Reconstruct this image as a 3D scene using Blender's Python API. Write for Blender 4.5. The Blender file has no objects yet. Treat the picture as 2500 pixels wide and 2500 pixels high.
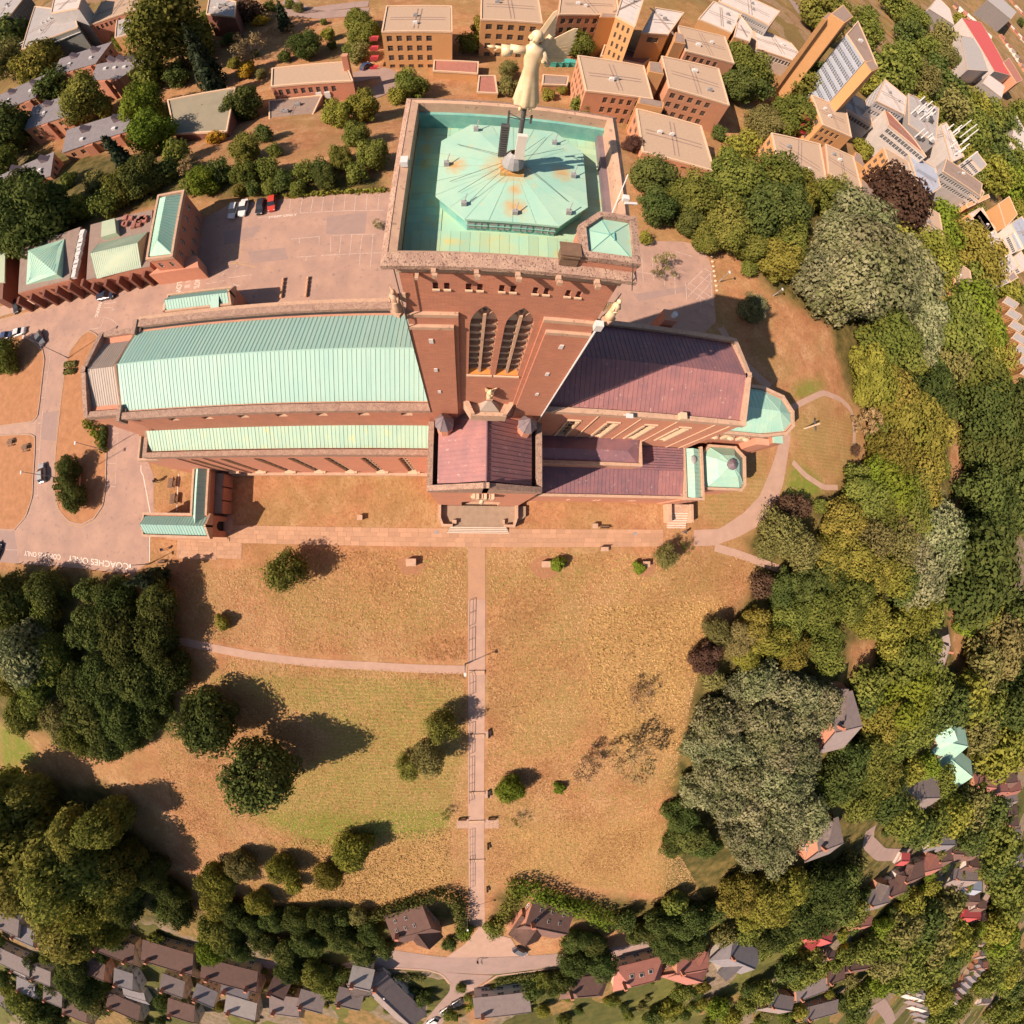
import bpy, math, random
import numpy as np
from mathutils import Vector, Matrix
random.seed(7); rng = np.random.default_rng(7)
R_ = math.radians
scene = bpy.context.scene
COL = scene.collection

# ------------------------------------------------------------------ camera (stereographic drone panorama, 70 m above the cathedral lawn)
H = 70.0
F_PX, TX, TY, RZ = 1043.54, .0596, -.1082, .0049
def rotm(a, b, c):
    ca, sa, cb, sb, cc, sc_ = math.cos(a), math.sin(a), math.cos(b), math.sin(b), math.cos(c), math.sin(c)
    return (np.array([[cc, -sc_, 0], [sc_, cc, 0], [0, 0, 1]]) @ np.array([[cb, 0, sb], [0, 1, 0], [-sb, 0, cb]])
            @ np.array([[1, 0, 0], [0, ca, -sa], [0, sa, ca]]))
RM = rotm(TX, TY, RZ)
cam = bpy.data.cameras.new('camera'); camo = bpy.data.objects.new('camera', cam); COL.objects.link(camo)
m4 = Matrix([list(RM[i]) + [0] for i in range(3)] + [[0, 0, 0, 1]])
m4.translation = Vector((0, 0, H)); camo.matrix_world = m4
cam.type = 'PANO'; cam.sensor_fit = 'HORIZONTAL'; cam.sensor_width = 36; cam.sensor_height = 36
cam.clip_start = .1; cam.clip_end = 12000
fm = F_PX / 2500 * 36
rr = np.linspace(.01, 26, 400); th = 2 * np.arctan(rr / (2 * fm))
Kc = np.linalg.lstsq(np.stack([rr, rr**2, rr**3, rr**4], 1), th, rcond=None)[0]
cy = cam
cy.panorama_type = 'FISHEYE_LENS_POLYNOMIAL'
cy.fisheye_fov = R_(200)
cy.fisheye_polynomial_k0 = 0
cy.fisheye_polynomial_k1, cy.fisheye_polynomial_k2, cy.fisheye_polynomial_k3, cy.fisheye_polynomial_k4 = [-float(k) for k in Kc]
scene.camera = camo

# ------------------------------------------------------------------ light
SUN_EL, SH = 41.0, np.array([.914, .406])           # shadows run east-north-east
world = bpy.data.worlds.new('World'); scene.world = world; world.use_nodes = True
wn = world.node_tree.nodes; bg = wn['Background']
sky = wn.new('ShaderNodeTexSky'); sky.sky_type = 'NISHITA'; sky.sun_disc = False
sky.sun_elevation = R_(SUN_EL)
# sun stands opposite the shadows; Nishita rotation is clockwise from +Y
sky.sun_rotation = math.atan2(-SH[0], -SH[1])
sky.altitude = 100; sky.air_density = 1.0; sky.dust_density = 1.6; sky.ozone_density = 1.0
world.node_tree.links.new(sky.outputs[0], bg.inputs[0]); bg.inputs[1].default_value = .06
sun = bpy.data.lights.new('sun', 'SUN'); suno = bpy.data.objects.new('sun', sun); COL.objects.link(suno)
sun.energy = 5.0; sun.angle = R_(.5); sun.color = (1, .795, .635)
ce = math.cos(R_(SUN_EL))
suno.rotation_euler = Vector((SH[0] * ce, SH[1] * ce, -math.sin(R_(SUN_EL)))).to_track_quat('-Z', 'Y').to_euler()
suno.location = (-60, -30, 120)
scene.view_settings.view_transform = 'Standard'; scene.view_settings.look = 'None'
scene.view_settings.gamma = 1; scene.view_settings.exposure = .72
scene.cycles.max_bounces = 5; scene.cycles.diffuse_bounces = 3; scene.cycles.glossy_bounces = 2
scene.cycles.transmission_bounces = 2; scene.cycles.transparent_max_bounces = 4
scene.cycles.use_denoising = True; scene.cycles.use_adaptive_sampling = True; scene.cycles.adaptive_threshold = .03
scene.cycles.max_bounces = 4; scene.cycles.diffuse_bounces = 2

# ------------------------------------------------------------------ terrain height and pixel -> place
def ramp(t, w=12.0):                                  # soft positive part
    return np.where(t > w, t - w / 2, np.where(t > 0, t * t / (2 * w), 0.0))
def hgt(x, y):
    x = np.asarray(x, float); y = np.asarray(y, float)
    s = .135 * ramp(-16 - y, 14) - .085 * ramp(-112 - y, 40)
    n = .33 * ramp(y - 70, 16) - .30 * ramp(y - 108, 20) 
    e = .17 * ramp(x - 60, 25) - .13 * ramp(x - 230, 90)
    w = .03 * ramp(-100 - x, 20)
    return -np.minimum((np.abs(s)**2.5 + np.abs(n)**2.5 + np.abs(e)**2.5 + np.abs(w)**2.5 + 1e-12)**.4, 60.0)
def r1_(t, w): return t - w / 2 if t > w else (t * t / (2 * w) if t > 0 else 0.0)
def h1(x, y):
    x = float(x); y = float(y)
    s = .135 * r1_(-16 - y, 14) - .085 * r1_(-112 - y, 40); n = .33 * r1_(y - 70, 16) - .30 * r1_(y - 108, 20)
    e = .17 * r1_(x - 60, 25) - .13 * r1_(x - 230, 90); w = .03 * r1_(-100 - x, 20)
    return -min((abs(s)**2.5 + abs(n)**2.5 + abs(e)**2.5 + abs(w)**2.5 + 1e-12)**.4, 60.0)
def ray(px, py):
    q = np.array([px - 1250, 1250 - py], float); r = math.hypot(*q) + 1e-9
    t = 2 * math.atan(r / (2 * F_PX))
    d = RM @ np.array([math.sin(t) * q[0] / r, math.sin(t) * q[1] / r, -math.cos(t)])
    return d[0] / -d[2], d[1] / -d[2]
def at(px, py, z=0.0):
    a, b = ray(px, py); return (a * (H - z), b * (H - z))
def gnd(px, py, dz=0.0):                              # the point dz above the terrain that this pixel shows
    a, b = ray(px, py); z = 0.0; lo, hi = -62.0, 2.0
    f = lambda z: h1(a * (H - z), b * (H - z)) + dz - z
    z = 2.0 + dz; step = .5
    while z > -70 and f(z) < 0: z -= step              # first hit from above
    lo, hi = z, z + step
    for _ in range(30):
        mid = (lo + hi) / 2
        if f(mid) < 0: hi = mid
        else: lo = mid
    z = (lo + hi) / 2
    return (a * (H - z), b * (H - z), z)
def pix(X, Y, Z):
    v = np.stack([np.asarray(X, float), np.asarray(Y, float), np.asarray(Z, float) - H], -1)
    v = v / np.linalg.norm(v, axis=-1, keepdims=True); q = v @ RM
    t = np.arccos(np.clip(-q[..., 2], -1, 1)); r = 2 * F_PX * np.tan(t / 2); s = np.hypot(q[..., 0], q[..., 1]) + 1e-12
    return 1250 + r * q[..., 0] / s, 1250 - r * q[..., 1] / s
def fr(x0, y0, s): return lambda x, y: (x0 + x / s, y0 + y / s)
Fa, Fb, Fc = fr(0, 0, 2.1467), fr(850, 0, 2.2729), fr(1650, 0, 2.2729)
Fd, Fe, Ff = fr(0, 600, 2.1467), fr(900, 600, 2.576), fr(1500, 700, 2.415)
Fg, Fh, Fi = fr(0, 1350, 2.1467), fr(800, 1300, 2.1467), fr(1600, 1300, 2.1467)
Fj, Fk, Fl = fr(0, 1900, 2.1467), fr(800, 1950, 2.1467), fr(1600, 1900, 2.1467)
Fm, Fn, Fo, Fp = fr(2100, 600, 2.76), fr(2000, 0, 2.76), fr(0, 800, 3.22), fr(0, 450, 4.83)
Fq, Fr, F6, F7, F8 = fr(450, 400, 3.864), fr(1450, 550, 3.22), fr(1000, 950, 4.83), fr(150, 700, 3.864), fr(300, 1050, 3.864)
Fs, Ft = fr(0, 0, 3.864), fr(1500, 0, 3.22)
FD = fr(0, 0, 1932 / 2500)

# ------------------------------------------------------------------ materials
MATS = {}
def mat(name, base, c2=None, rough=.85, scale=1.0, detail=5, amt=.5, stretch=(1, 1, 1), bump=0, bscale=None, metal=0, rand=0, spec=.3, speck=None, coord='pos'):
    m = bpy.data.materials.new(name); m.use_nodes = True
    nt = m.node_tree; N = nt.nodes; L = nt.links; b = N['Principled BSDF']
    b.inputs['Roughness'].default_value = rough; b.inputs['Metallic'].default_value = metal
    b.inputs['Specular IOR Level'].default_value = spec
    if coord == 'pos': src = N.new('ShaderNodeNewGeometry').outputs['Position']
    else: src = N.new('ShaderNodeTexCoord').outputs['Object']
    mp = N.new('ShaderNodeMapping'); mp.inputs['Scale'].default_value = stretch; L.new(src, mp.inputs[0])
    out = None
    if c2 is not None:
        nz = N.new('ShaderNodeTexNoise'); nz.inputs['Scale'].default_value = scale; nz.inputs['Detail'].default_value = min(detail, 4); nz.inputs['Roughness'].default_value = .65
        L.new(mp.outputs[0], nz.inputs['Vector'])
        cr = N.new('ShaderNodeValToRGB'); cr.color_ramp.elements[0].position = .5 - .25 * (1.2 - amt); cr.color_ramp.elements[1].position = .5 + .25 * (1.2 - amt)
        cr.color_ramp.elements[0].color = (*base, 1); cr.color_ramp.elements[1].color = (*c2, 1)
        L.new(nz.outputs[0], cr.inputs[0]); out = cr.outputs[0]
    else:
        rgb = N.new('ShaderNodeRGB'); rgb.outputs[0].default_value = (*base, 1); out = rgb.outputs[0]
    if speck:
        n2 = N.new('ShaderNodeTexNoise'); n2.inputs['Scale'].default_value = speck[0]; n2.inputs['Detail'].default_value = 2
        L.new(mp.outputs[0], n2.inputs['Vector'])
        c2r = N.new('ShaderNodeValToRGB'); c2r.color_ramp.elements[0].position = speck[1]; c2r.color_ramp.elements[1].position = speck[1] + speck[3] if len(speck) > 3 else speck[1] + .08
        L.new(n2.outputs[0], c2r.inputs[0])
        mx = N.new('ShaderNodeMix'); mx.data_type = 'RGBA'; mx.inputs['B'].default_value = (*speck[2], 1)
        L.new(c2r.outputs[0], mx.inputs['Factor']); L.new(out, mx.inputs['A']); out = mx.outputs['Result']
    if rand:
        oi = N.new('ShaderNodeObjectInfo'); mr = N.new('ShaderNodeMapRange')
        mr.inputs['To Min'].default_value = 1 - rand; mr.inputs['To Max'].default_value = 1 + rand
        L.new(oi.outputs['Random'], mr.inputs['Value'])
        vm = N.new('ShaderNodeVectorMath'); vm.operation = 'SCALE'; L.new(out, vm.inputs[0]); L.new(mr.outputs[0], vm.inputs['Scale']); out = vm.outputs[0]
    L.new(out, b.inputs['Base Color'])
    if bump:
        n3 = N.new('ShaderNodeTexNoise'); n3.inputs['Scale'].default_value = bscale or scale * 4; n3.inputs['Detail'].default_value = 2
        L.new(mp.outputs[0], n3.inputs['Vector'])
        bp = N.new('ShaderNodeBump'); bp.inputs['Strength'].default_value = min(1, bump); bp.inputs['Distance'].default_value = .1 * max(1, bump)
        L.new(n3.outputs[0], bp.inputs['Height']); L.new(bp.outputs[0], b.inputs['Normal'])
    MATS[name] = m; return m
def brick_mat(name, c1, c2, mortar, scale=1.0, stain=(.2, .1, .07)):
    m = bpy.data.materials.new(name); m.use_nodes = True; nt = m.node_tree; N = nt.nodes; L = nt.links; b = N['Principled BSDF']
    b.inputs['Roughness'].default_value = .9; b.inputs['Specular IOR Level'].default_value = .2
    g = N.new('ShaderNodeNewGeometry'); sp = N.new('ShaderNodeSeparateXYZ'); L.new(g.outputs['Position'], sp.inputs[0])
    ad = N.new('ShaderNodeMath'); L.new(sp.outputs[0], ad.inputs[0]); L.new(sp.outputs[1], ad.inputs[1])
    cb = N.new('ShaderNodeCombineXYZ'); L.new(ad.outputs[0], cb.inputs[0]); L.new(sp.outputs[2], cb.inputs[1])
    br = N.new('ShaderNodeTexBrick'); br.inputs['Scale'].default_value = scale; br.inputs['Brick Width'].default_value = .44; br.inputs['Row Height'].default_value = .15
    br.inputs['Mortar Size'].default_value = .014; br.inputs['Color1'].default_value = (*c1, 1); br.inputs['Color2'].default_value = (*c2, 1); br.inputs['Mortar'].default_value = (*mortar, 1)
    br.offset = .5
    L.new(cb.outputs[0], br.inputs['Vector'])
    nz = N.new('ShaderNodeTexNoise'); nz.inputs['Scale'].default_value = .45; nz.inputs['Detail'].default_value = 5; nz.inputs['Roughness'].default_value = .72
    L.new(g.outputs['Position'], nz.inputs['Vector'])
    cr = N.new('ShaderNodeValToRGB'); cr.color_ramp.elements[0].position = .38; cr.color_ramp.elements[1].position = .66
    cr.color_ramp.elements[0].color = (0, 0, 0, 1); cr.color_ramp.elements[1].color = (.75, .75, .75, 1)
    L.new(nz.outputs[0], cr.inputs[0])
    mx = N.new('ShaderNodeMix'); mx.data_type = 'RGBA'; L.new(cr.outputs[0], mx.inputs['Factor']); L.new(br.outputs[0], mx.inputs['A']); mx.inputs['B'].default_value = (*stain, 1)
    L.new(mx.outputs['Result'], b.inputs['Base Color'])
    MATS[name] = m; return m

# ------------------------------------------------------------------ mesh building
WL = {}                                               # world origin of every object that has been built unrotated
def tag(o, label=None, cat=None, group=None, kind=None):
    if label: o['label'] = label
    if cat: o['category'] = cat
    if group: o['group'] = group
    if kind: o['kind'] = kind
    return o
def empty(name, loc=(0, 0, 0), label=None, cat=None, group=None, rz=0):
    o = bpy.data.objects.new(name, None); COL.objects.link(o); o.location = loc; o.rotation_euler = (0, 0, rz)
    o.empty_display_size = .5
    WL[o.name] = Vector(loc); tag(o, label, cat, group); return o
def link(name, me, parent=None, loc=None, rz=None, sc=None):
    o = bpy.data.objects.new(name, me); COL.objects.link(o)
    if parent: o.parent = parent
    if loc is not None: o.location = loc
    if rz is not None: o.rotation_euler = (0, 0, rz)
    if sc is not None: o.scale = sc
    return o
class MB:
    def __init__(s): s.v = []; s.f = []; s.m = []
    def add(s, vs, fs, mi=0):
        n = len(s.v); s.v += [tuple(map(float, p)) for p in vs]; s.f += [tuple(i + n for i in f) for f in fs]; s.m += [mi] * len(fs); return s
    def box(s, x0, x1, y0, y1, z0, z1, mi=0):
        return s.add([(x0, y0, z0), (x1, y0, z0), (x1, y1, z0), (x0, y1, z0), (x0, y0, z1), (x1, y0, z1), (x1, y1, z1), (x0, y1, z1)],
                     [(0, 3, 2, 1), (4, 5, 6, 7), (0, 1, 5, 4), (1, 2, 6, 5), (2, 3, 7, 6), (3, 0, 4, 7)], mi)
    def prism(s, poly, z0, z1, mi=0, bottom=False):
        n = len(poly); ar = sum(poly[i][0] * poly[(i + 1) % n][1] - poly[(i + 1) % n][0] * poly[i][1] for i in range(n))
        if ar < 0: poly = poly[::-1]
        za = z0 if isinstance(z0, (list, tuple)) else [z0] * n; zb = z1 if isinstance(z1, (list, tuple)) else [z1] * n
        if ar < 0 and isinstance(z0, (list, tuple)): za = za[::-1]
        if ar < 0 and isinstance(z1, (list, tuple)): zb = zb[::-1]
        vs = [(p[0], p[1], za[i]) for i, p in enumerate(poly)] + [(p[0], p[1], zb[i]) for i, p in enumerate(poly)]
        fs = [tuple(range(n, 2 * n))] + [(i, (i + 1) % n, n + (i + 1) % n, n + i) for i in range(n)]
        if bottom: fs.append(tuple(range(n - 1, -1, -1)))
        return s.add(vs, fs, mi)
    def poly(s, pts, mi=0): return s.add(pts, [tuple(range(len(pts)))], mi)
    def tube(s, p, q, r0, r1=None, n=8, mi=0, cap=True):
        r1 = r0 if r1 is None else r1
        p = Vector(p); q = Vector(q); d = (q - p)
        if d.length < 1e-6: return s
        d.normalize(); a = d.orthogonal().normalized(); b = d.cross(a)
        vs = [p + (a * math.cos(t) + b * math.sin(t)) * r0 for t in [2 * math.pi * i / n for i in range(n)]] + \
             [q + (a * math.cos(t) + b * math.sin(t)) * r1 for t in [2 * math.pi * i / n for i in range(n)]]
        fs = [(i, (i + 1) % n, n + (i + 1) % n, n + i) for i in range(n)]
        if cap: fs += [tuple(range(n - 1, -1, -1)), tuple(range(n, 2 * n))]
        return s.add(vs, fs, mi)
    def cone(s, c, r, z0, z1, n=8, mi=0, ph=0, r1=0.0):
        vs = [(c[0] + r * math.cos(ph + 2 * math.pi * i / n), c[1] + r * math.sin(ph + 2 * math.pi * i / n), z0) for i in range(n)]
        if r1 > 0:
            vs += [(c[0] + r1 * math.cos(ph + 2 * math.pi * i / n), c[1] + r1 * math.sin(ph + 2 * math.pi * i / n), z1) for i in range(n)]
            return s.add(vs, [(i, (i + 1) % n, n + (i + 1) % n, n + i) for i in range(n)] + [tuple(range(n, 2 * n))], mi)
        return s.add(vs + [(c[0], c[1], z1)], [(i, (i + 1) % n, n) for i in range(n)], mi)
    def lathe(s, prof, n=12, c=(0, 0), mi=0):
        vs = []; k = len(prof)
        for i in range(n):
            t = 2 * math.pi * i / n
            vs += [(c[0] + r * math.cos(t), c[1] + r * math.sin(t), z) for r, z in prof]
        fs = [(i * k + j, ((i + 1) % n) * k + j, ((i + 1) % n) * k + j + 1, i * k + j + 1) for i in range(n) for j in range(k - 1)]
        return s.add(vs, fs, mi)
    def ball(s, c, r, n=8, k=6, sc=(1, 1, 1), mi=0):
        vs = []; fs = []
        for j in range(k + 1):
            ph = math.pi * j / k
            for i in range(n):
                t = 2 * math.pi * i / n
                vs.append((c[0] + r * sc[0] * math.sin(ph) * math.cos(t), c[1] + r * sc[1] * math.sin(ph) * math.sin(t), c[2] + r * sc[2] * math.cos(ph)))
        for j in range(k):
            for i in range(n): fs.append((j * n + i, (j + 1) * n + i, (j + 1) * n + (i + 1) % n, j * n + (i + 1) % n))
        return s.add(vs, fs, mi)
    def mesh(s, name, mats, off=(0, 0, 0), smooth=False):
        me = bpy.data.meshes.new(name)
        me.from_pydata([(p[0] - off[0], p[1] - off[1], p[2] - off[2]) for p in s.v], [], s.f)
        for m in (mats if isinstance(mats, (list, tuple)) else [mats]): me.materials.append(MATS[m] if isinstance(m, str) else m)
        me.polygons.foreach_set('material_index', s.m)
        if smooth: me.polygons.foreach_set('use_smooth', [True] * len(s.f))
        me.update(); return me
    def build(s, name, mats, parent=None, label=None, cat=None, group=None, kind=None, smooth=False, origin=None):
        if parent is not None: off = WL[parent.name]
        elif origin is not None: off = Vector(origin)
        else:
            a = np.array(s.v); off = Vector(((a[:, 0].min() + a[:, 0].max()) / 2, (a[:, 1].min() + a[:, 1].max()) / 2, a[:, 2].min()))
        o = bpy.data.objects.new(name, s.mesh(name, mats, off, smooth)); COL.objects.link(o)
        if parent is not None: o.parent = parent
        else: o.location = off
        WL[o.name] = off; tag(o, label, cat, group, kind); return o
def kids(o): return KID.get(o.name, [])
KID = {}
def copy_tree(o, loc=None, rz=None, sc=None, parent=None):
    c = o.copy(); COL.objects.link(c); c.parent = parent
    if parent is None:
        if loc is not None: c.location = loc
        if rz is not None: c.rotation_euler = (0, 0, rz)
        if sc is not None: c.scale = sc if isinstance(sc, (tuple, list)) else (sc, sc, sc)
    for ch in PARTS[o.name] if o.name in PARTS else []: 
        d = copy_tree(ch, parent=c)
        PARTS.setdefault(c.name, []).append(d)
    return c
PARTS = {}
def own(parent, *ch):
    PARTS.setdefault(parent.name, []).extend(ch)
# ------------------------------------------------------------------ palette
mat('asphalt', (.42, .265, .20), (.325, .21, .168), .9, .22, 8, .55, speck=(1.1, .60, (.27, .18, .15), .14), bump=.15, bscale=9)
mat('asphalt_patch', (.33, .225, .19), (.29, .20, .175), .9, .6, 6, .4)
mat('road', (.33, .23, .195), (.27, .19, .165), .9, .3, 8, .4)
mat('paving', (.46, .265, .16), (.40, .235, .15), .85, .4, 6, .4, speck=(6, .6, (.33, .2, .13)), rand=.10)
mat('paving_joint', (.30, .19, .125), (.26, .17, .12), .9, 2)
mat('path_tar', (.44, .285, .215), (.36, .235, .18), .9, .5, 8, .4)
mat('kerb', (.44, .29, .21), (.36, .24, .18), .85, 3)
mat('paint', (.62, .50, .43), (.36, .25, .21), .8, 5, 8, .75)
mat('paint_white', (.78, .68, .6), (.7, .6, .52), .7, 5)
mat('stone_brown', (.33, .235, .165), (.27, .19, .135), .85, 1.2, 4, .5)
mat('lead_purple', (.17, .135, .15), (.22, .175, .18), .5, 1, 4, .5)
mat('paint_yellow', (.55, .34, .14), (.36, .23, .14), .8, 4, 8, .7)
mat('paint_red', (.60, .33, .19), (.5, .29, .19), .8, 4, 8, .7)
mat('copper', (.275, .465, .405), (.325, .495, .42), .6, .5, 8, .4, stretch=(1.2, .35, .35), rand=.018, speck=(.9, .63, (.25, .40, .34), .2), spec=.4)
mat('copper_aisle', (.30, .47, .38), (.37, .51, .38), .6, .6, 8, .45, stretch=(1.2, .4, .4), rand=.025, speck=(1.3, .60, (.46, .52, .28), .15))
mat('copper_tower', (.36, .48, .30), (.29, .49, .37), .65, .5, 8, .75, speck=(.8, .56, (.47, .44, .18), .16), rand=.09)
mat('copper_cap', (.28, .50, .41), (.36, .53, .41), .6, .5, 8, .6, speck=(1.4, .62, (.40, .48, .31), .18), rand=.03)
mat('copper_dark', (.13, .36, .32), (.22, .44, .37), .6, 1.2, 8, .6)
mat('copper_grey', (.34, .42, .30), (.40, .45, .32), .65, .5, 8, .45, rand=.05)
mat('lead_grey', (.33, .27, .225), (.38, .31, .26), .6, .6, 8, .4, rand=.05)
mat('lead_dark', (.145, .11, .125), (.20, .15, .16), .5, 1, 6, .5)
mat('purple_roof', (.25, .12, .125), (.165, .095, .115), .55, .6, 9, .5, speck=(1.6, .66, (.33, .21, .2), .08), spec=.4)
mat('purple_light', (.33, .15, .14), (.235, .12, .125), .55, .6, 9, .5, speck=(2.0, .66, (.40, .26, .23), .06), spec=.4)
mat('rust', (.52, .24, .07), (.46, .33, .14), .8, 3, 6, .6)
brick_mat('brick', (.50, .20, .12), (.41, .155, .095), (.48, .26, .175), 1.0, (.38, .17, .115))
brick_mat('brick_aisle', (.60, .255, .16), (.52, .215, .135), (.56, .31, .21), 1.0, (.48, .23, .155))
brick_mat('brick_dark', (.22, .085, .06), (.18, .07, .05), (.22, .12, .09), 1.0, (.15, .07, .05))
brick_mat('brick_buff', (.56, .29, .115), (.50, .255, .105), (.52, .32, .17), 1.0, (.50, .27, .12))
brick_mat('brick_pink', (.52, .235, .135), (.47, .21, .12), (.50, .29, .18), 1.0, (.44, .22, .13))
mat('stone', (.50, .33, .225), (.42, .27, .19), .85, 1.2, 8, .6, speck=(4, .62, (.27, .17, .125)))
mat('stone_rough', (.40, .27, .20), (.30, .19, .145), .9, 2.2, 8, .75, speck=(9, .56, (.16, .10, .08)), bump=.5, bscale=14)
mat('stone_pale', (.62, .44, .30), (.54, .38, .26), .8, 2, 6, .5)
mat('gilt', (.74, .57, .37), (.60, .43, .25), .45, 2, 5, .5, spec=.5)
mat('orange_tile', (.60, .20, .04), (.55, .23, .07), .8, 1.5, 6, .5)
mat('glass', (.05, .065, .075), (.09, .10, .10), .15, .6, 3, .5, spec=.6)
mat('louvre_lit', (.40, .34, .27), (.45, .34, .2), .8, 2)
mat('glass_grey', (.17, .18, .17), (.24, .23, .20), .35, .8, 5, .5, spec=.5)
mat('louvre', (.52, .47, .41), (.58, .45, .31), .8, 1.5, 6, .5)
mat('dark', (.03, .028, .028), (.04, .035, .035), .8)
mat('metal_white', (.62, .60, .58), (.55, .53, .52), .5, 3, 4, .4)
mat('metal_grey', (.30, .29, .29), (.24, .235, .24), .5, 3, 4, .4)
mat('metal_dark', (.07, .068, .07), (.10, .095, .09), .5, 3, 4, .4)
mat('gravel_roof', (.43, .31, .22), (.37, .265, .19), .95, 2.0, 9, .5, speck=(5, .62, (.30, .215, .16), .15), bump=.3, bscale=8)
mat('felt_roof', (.28, .205, .165), (.23, .17, .145), .9, .9, 8, .5)
mat('flat_grey', (.37, .345, .33), (.32, .295, .29), .8, .4, 8, .5)
mat('flat_pale', (.55, .49, .45), (.47, .42, .39), .8, .4, 8, .5)
mat('flat_blue', (.36, .39, .46), (.32, .35, .42), .6, .4, 8, .5)
mat('flat_olive', (.27, .235, .165), (.23, .20, .145), .9, .3, 4, .5)
mat('slate', (.17, .155, .165), (.22, .195, .20), .75, .8, 8, .5, rand=.08)
mat('tile_brown', (.17, .095, .075), (.13, .075, .062), .85, .9, 8, .5, rand=.14)
mat('tile_red', (.33, .135, .10), (.27, .115, .09), .85, .9, 8, .5, rand=.18)
mat('tile_grey', (.27, .215, .195), (.22, .175, .165), .85, .9, 8, .5, rand=.15)
mat('tile_pale', (.40, .36, .33), (.34, .30, .28), .8, .9, 4, .5, rand=.12)
mat('tile_scarlet', (.50, .09, .085), (.42, .08, .08), .85, .9, 8, .5, rand=.1)
mat('render_white', (.68, .60, .53), (.60, .52, .46), .85, 1.2, 6, .4, rand=.08)
mat('render_cream', (.60, .44, .30), (.54, .39, .27), .85, 1.2, 6, .4, rand=.1)
mat('wood', (.20, .12, .075), (.15, .09, .06), .85, 3, 6, .5)
mat('red_paint', (.46, .05, .06), (.40, .045, .055), .6, 2, 5, .4)
mat('teal', (.06, .33, .28), (.08, .38, .32), .5, 2, 5, .4)
mat('blue_paint', (.08, .24, .46), (.10, .28, .5), .5, 2, 5, .4)
mat('soil', (.34, .165, .085), (.28, .14, .075), .95, 2.5, 8, .6)
mat('bark', (.17, .125, .095), (.12, .09, .07), .95, 3, 6, .5, coord='obj')
mat('rubber', (.02, .02, .02), None, .9)
for nm_, c_ in (('car_white', (.62, .61, .60)), ('car_silver', (.34, .34, .35)), ('car_red', (.48, .05, .03)), ('car_black', (.025, .025, .03)),
                ('car_blue', (.045, .07, .15)), ('car_navy', (.03, .04, .07)), ('car_grey', (.15, .15, .16))):
    mat(nm_, c_, None, .22, spec=.6, coord='obj')
mat('car_glass', (.02, .024, .03), None, .08, spec=.8, coord='obj')
for nm_, c_ in (('skin', (.48, .27, .18)), ('cloth_blue', (.06, .10, .22)), ('cloth_white', (.6, .57, .53)), ('cloth_dark', (.035, .035, .045)), ('cloth_grey', (.2, .2, .21)), ('cloth_red', (.4, .06, .05)), ('hair', (.05, .03, .02))):
    mat(nm_, c_, None, .85, coord='obj')

# ------------------------------------------------------------------ ground sheet
def inpoly(px, py, poly):
    c = np.zeros(px.shape, bool); n = len(poly); j = n - 1
    for i in range(n):
        xi, yi = poly[i]; xj, yj = poly[j]
        t = ((yi > py) != (yj > py)) & (px < (xj - xi) * (py - yi) / ((yj - yi) + 1e-12) + xi)
        c ^= t; j = i
    return c
def axis(lo, hi, step, far, g=1.16):
    a = list(np.arange(lo, hi + .01, step)); s = step; x = a[-1]
    while x < far: s *= g; x += s; a.append(x)
    s = step; x = a[0]
    while x > -far: s *= g; x -= s; a.insert(0, x)
    return np.array(a)
gx = axis(-150, 190, 1.5, 4200); gy = axis(-165, 150, 1.5, 4200)
GX, GY = np.meshgrid(gx, gy); GZ = hgt(GX, GY)
nx_, ny_ = len(gx), len(gy)
me = bpy.data.meshes.new('ground')
idx = np.arange(nx_ * ny_).reshape(ny_, nx_)
quads = np.stack([idx[:-1, :-1], idx[:-1, 1:], idx[1:, 1:], idx[1:, :-1]], -1).reshape(-1, 4)
me.vertices.add(nx_ * ny_); me.vertices.foreach_set('co', np.stack([GX, GY, GZ], -1).reshape(-1))
me.loops.add(quads.size); me.loops.foreach_set('vertex_index', quads.reshape(-1).astype(np.int32))
me.polygons.add(len(quads)); me.polygons.foreach_set('loop_start', np.arange(0, quads.size, 4, dtype=np.int32)); me.polygons.foreach_set('loop_total', np.full(len(quads), 4, np.int32))
me.update(calc_edges=True); me.polygons.foreach_set('use_smooth', [True] * len(quads))
PXg, PYg = pix(GX, GY, GZ); PXd, PYd = PXg * 1932 / 2500, PYg * 1932 / 2500
def reg(polys):
    c = np.zeros(GX.shape, bool)
    for p in polys: c |= inpoly(PXd, PYd, p)
    return c.astype(float)
green = 1.0 * reg([[(330, 1270), (875, 1285), (870, 1420), (845, 1560), (610, 1590), (460, 1530), (640, 1400), (540, 1330)]])
green = np.maximum(green, .50 * reg([[(480, 1085), (872, 1080), (872, 1190), (560, 1180)], [(960, 1140), (1110, 1140), (1110, 1300), (1090, 1420), (955, 1440)], [(1150, 1290), (1290, 1420), (1250, 1500), (1160, 1440)]]))
green = np.maximum(green, .45 * reg([[(930, 1080), (1380, 1080), (1380, 1130), (930, 1130)]]))
green = np.maximum(green, .5 * reg([[(1315, 930), (1420, 850), (1470, 870), (1440, 960), (1360, 1000), (1310, 990)], [(1490, 770), (1640, 790), (1600, 920), (1490, 860)]]))
bright = reg([[(1490, 738), (1548, 712), (1552, 735), (1502, 758)], [(1482, 905), (1498, 866), (1545, 905), (1560, 930), (1500, 960), (1478, 945)], [(0, 1360), (60, 1400), (75, 1440), (0, 1450)],
             [(470, 1540), (840, 1530), (840, 1575), (600, 1600)], [(0, 800), (0, 830), (5, 830)]])
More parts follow.
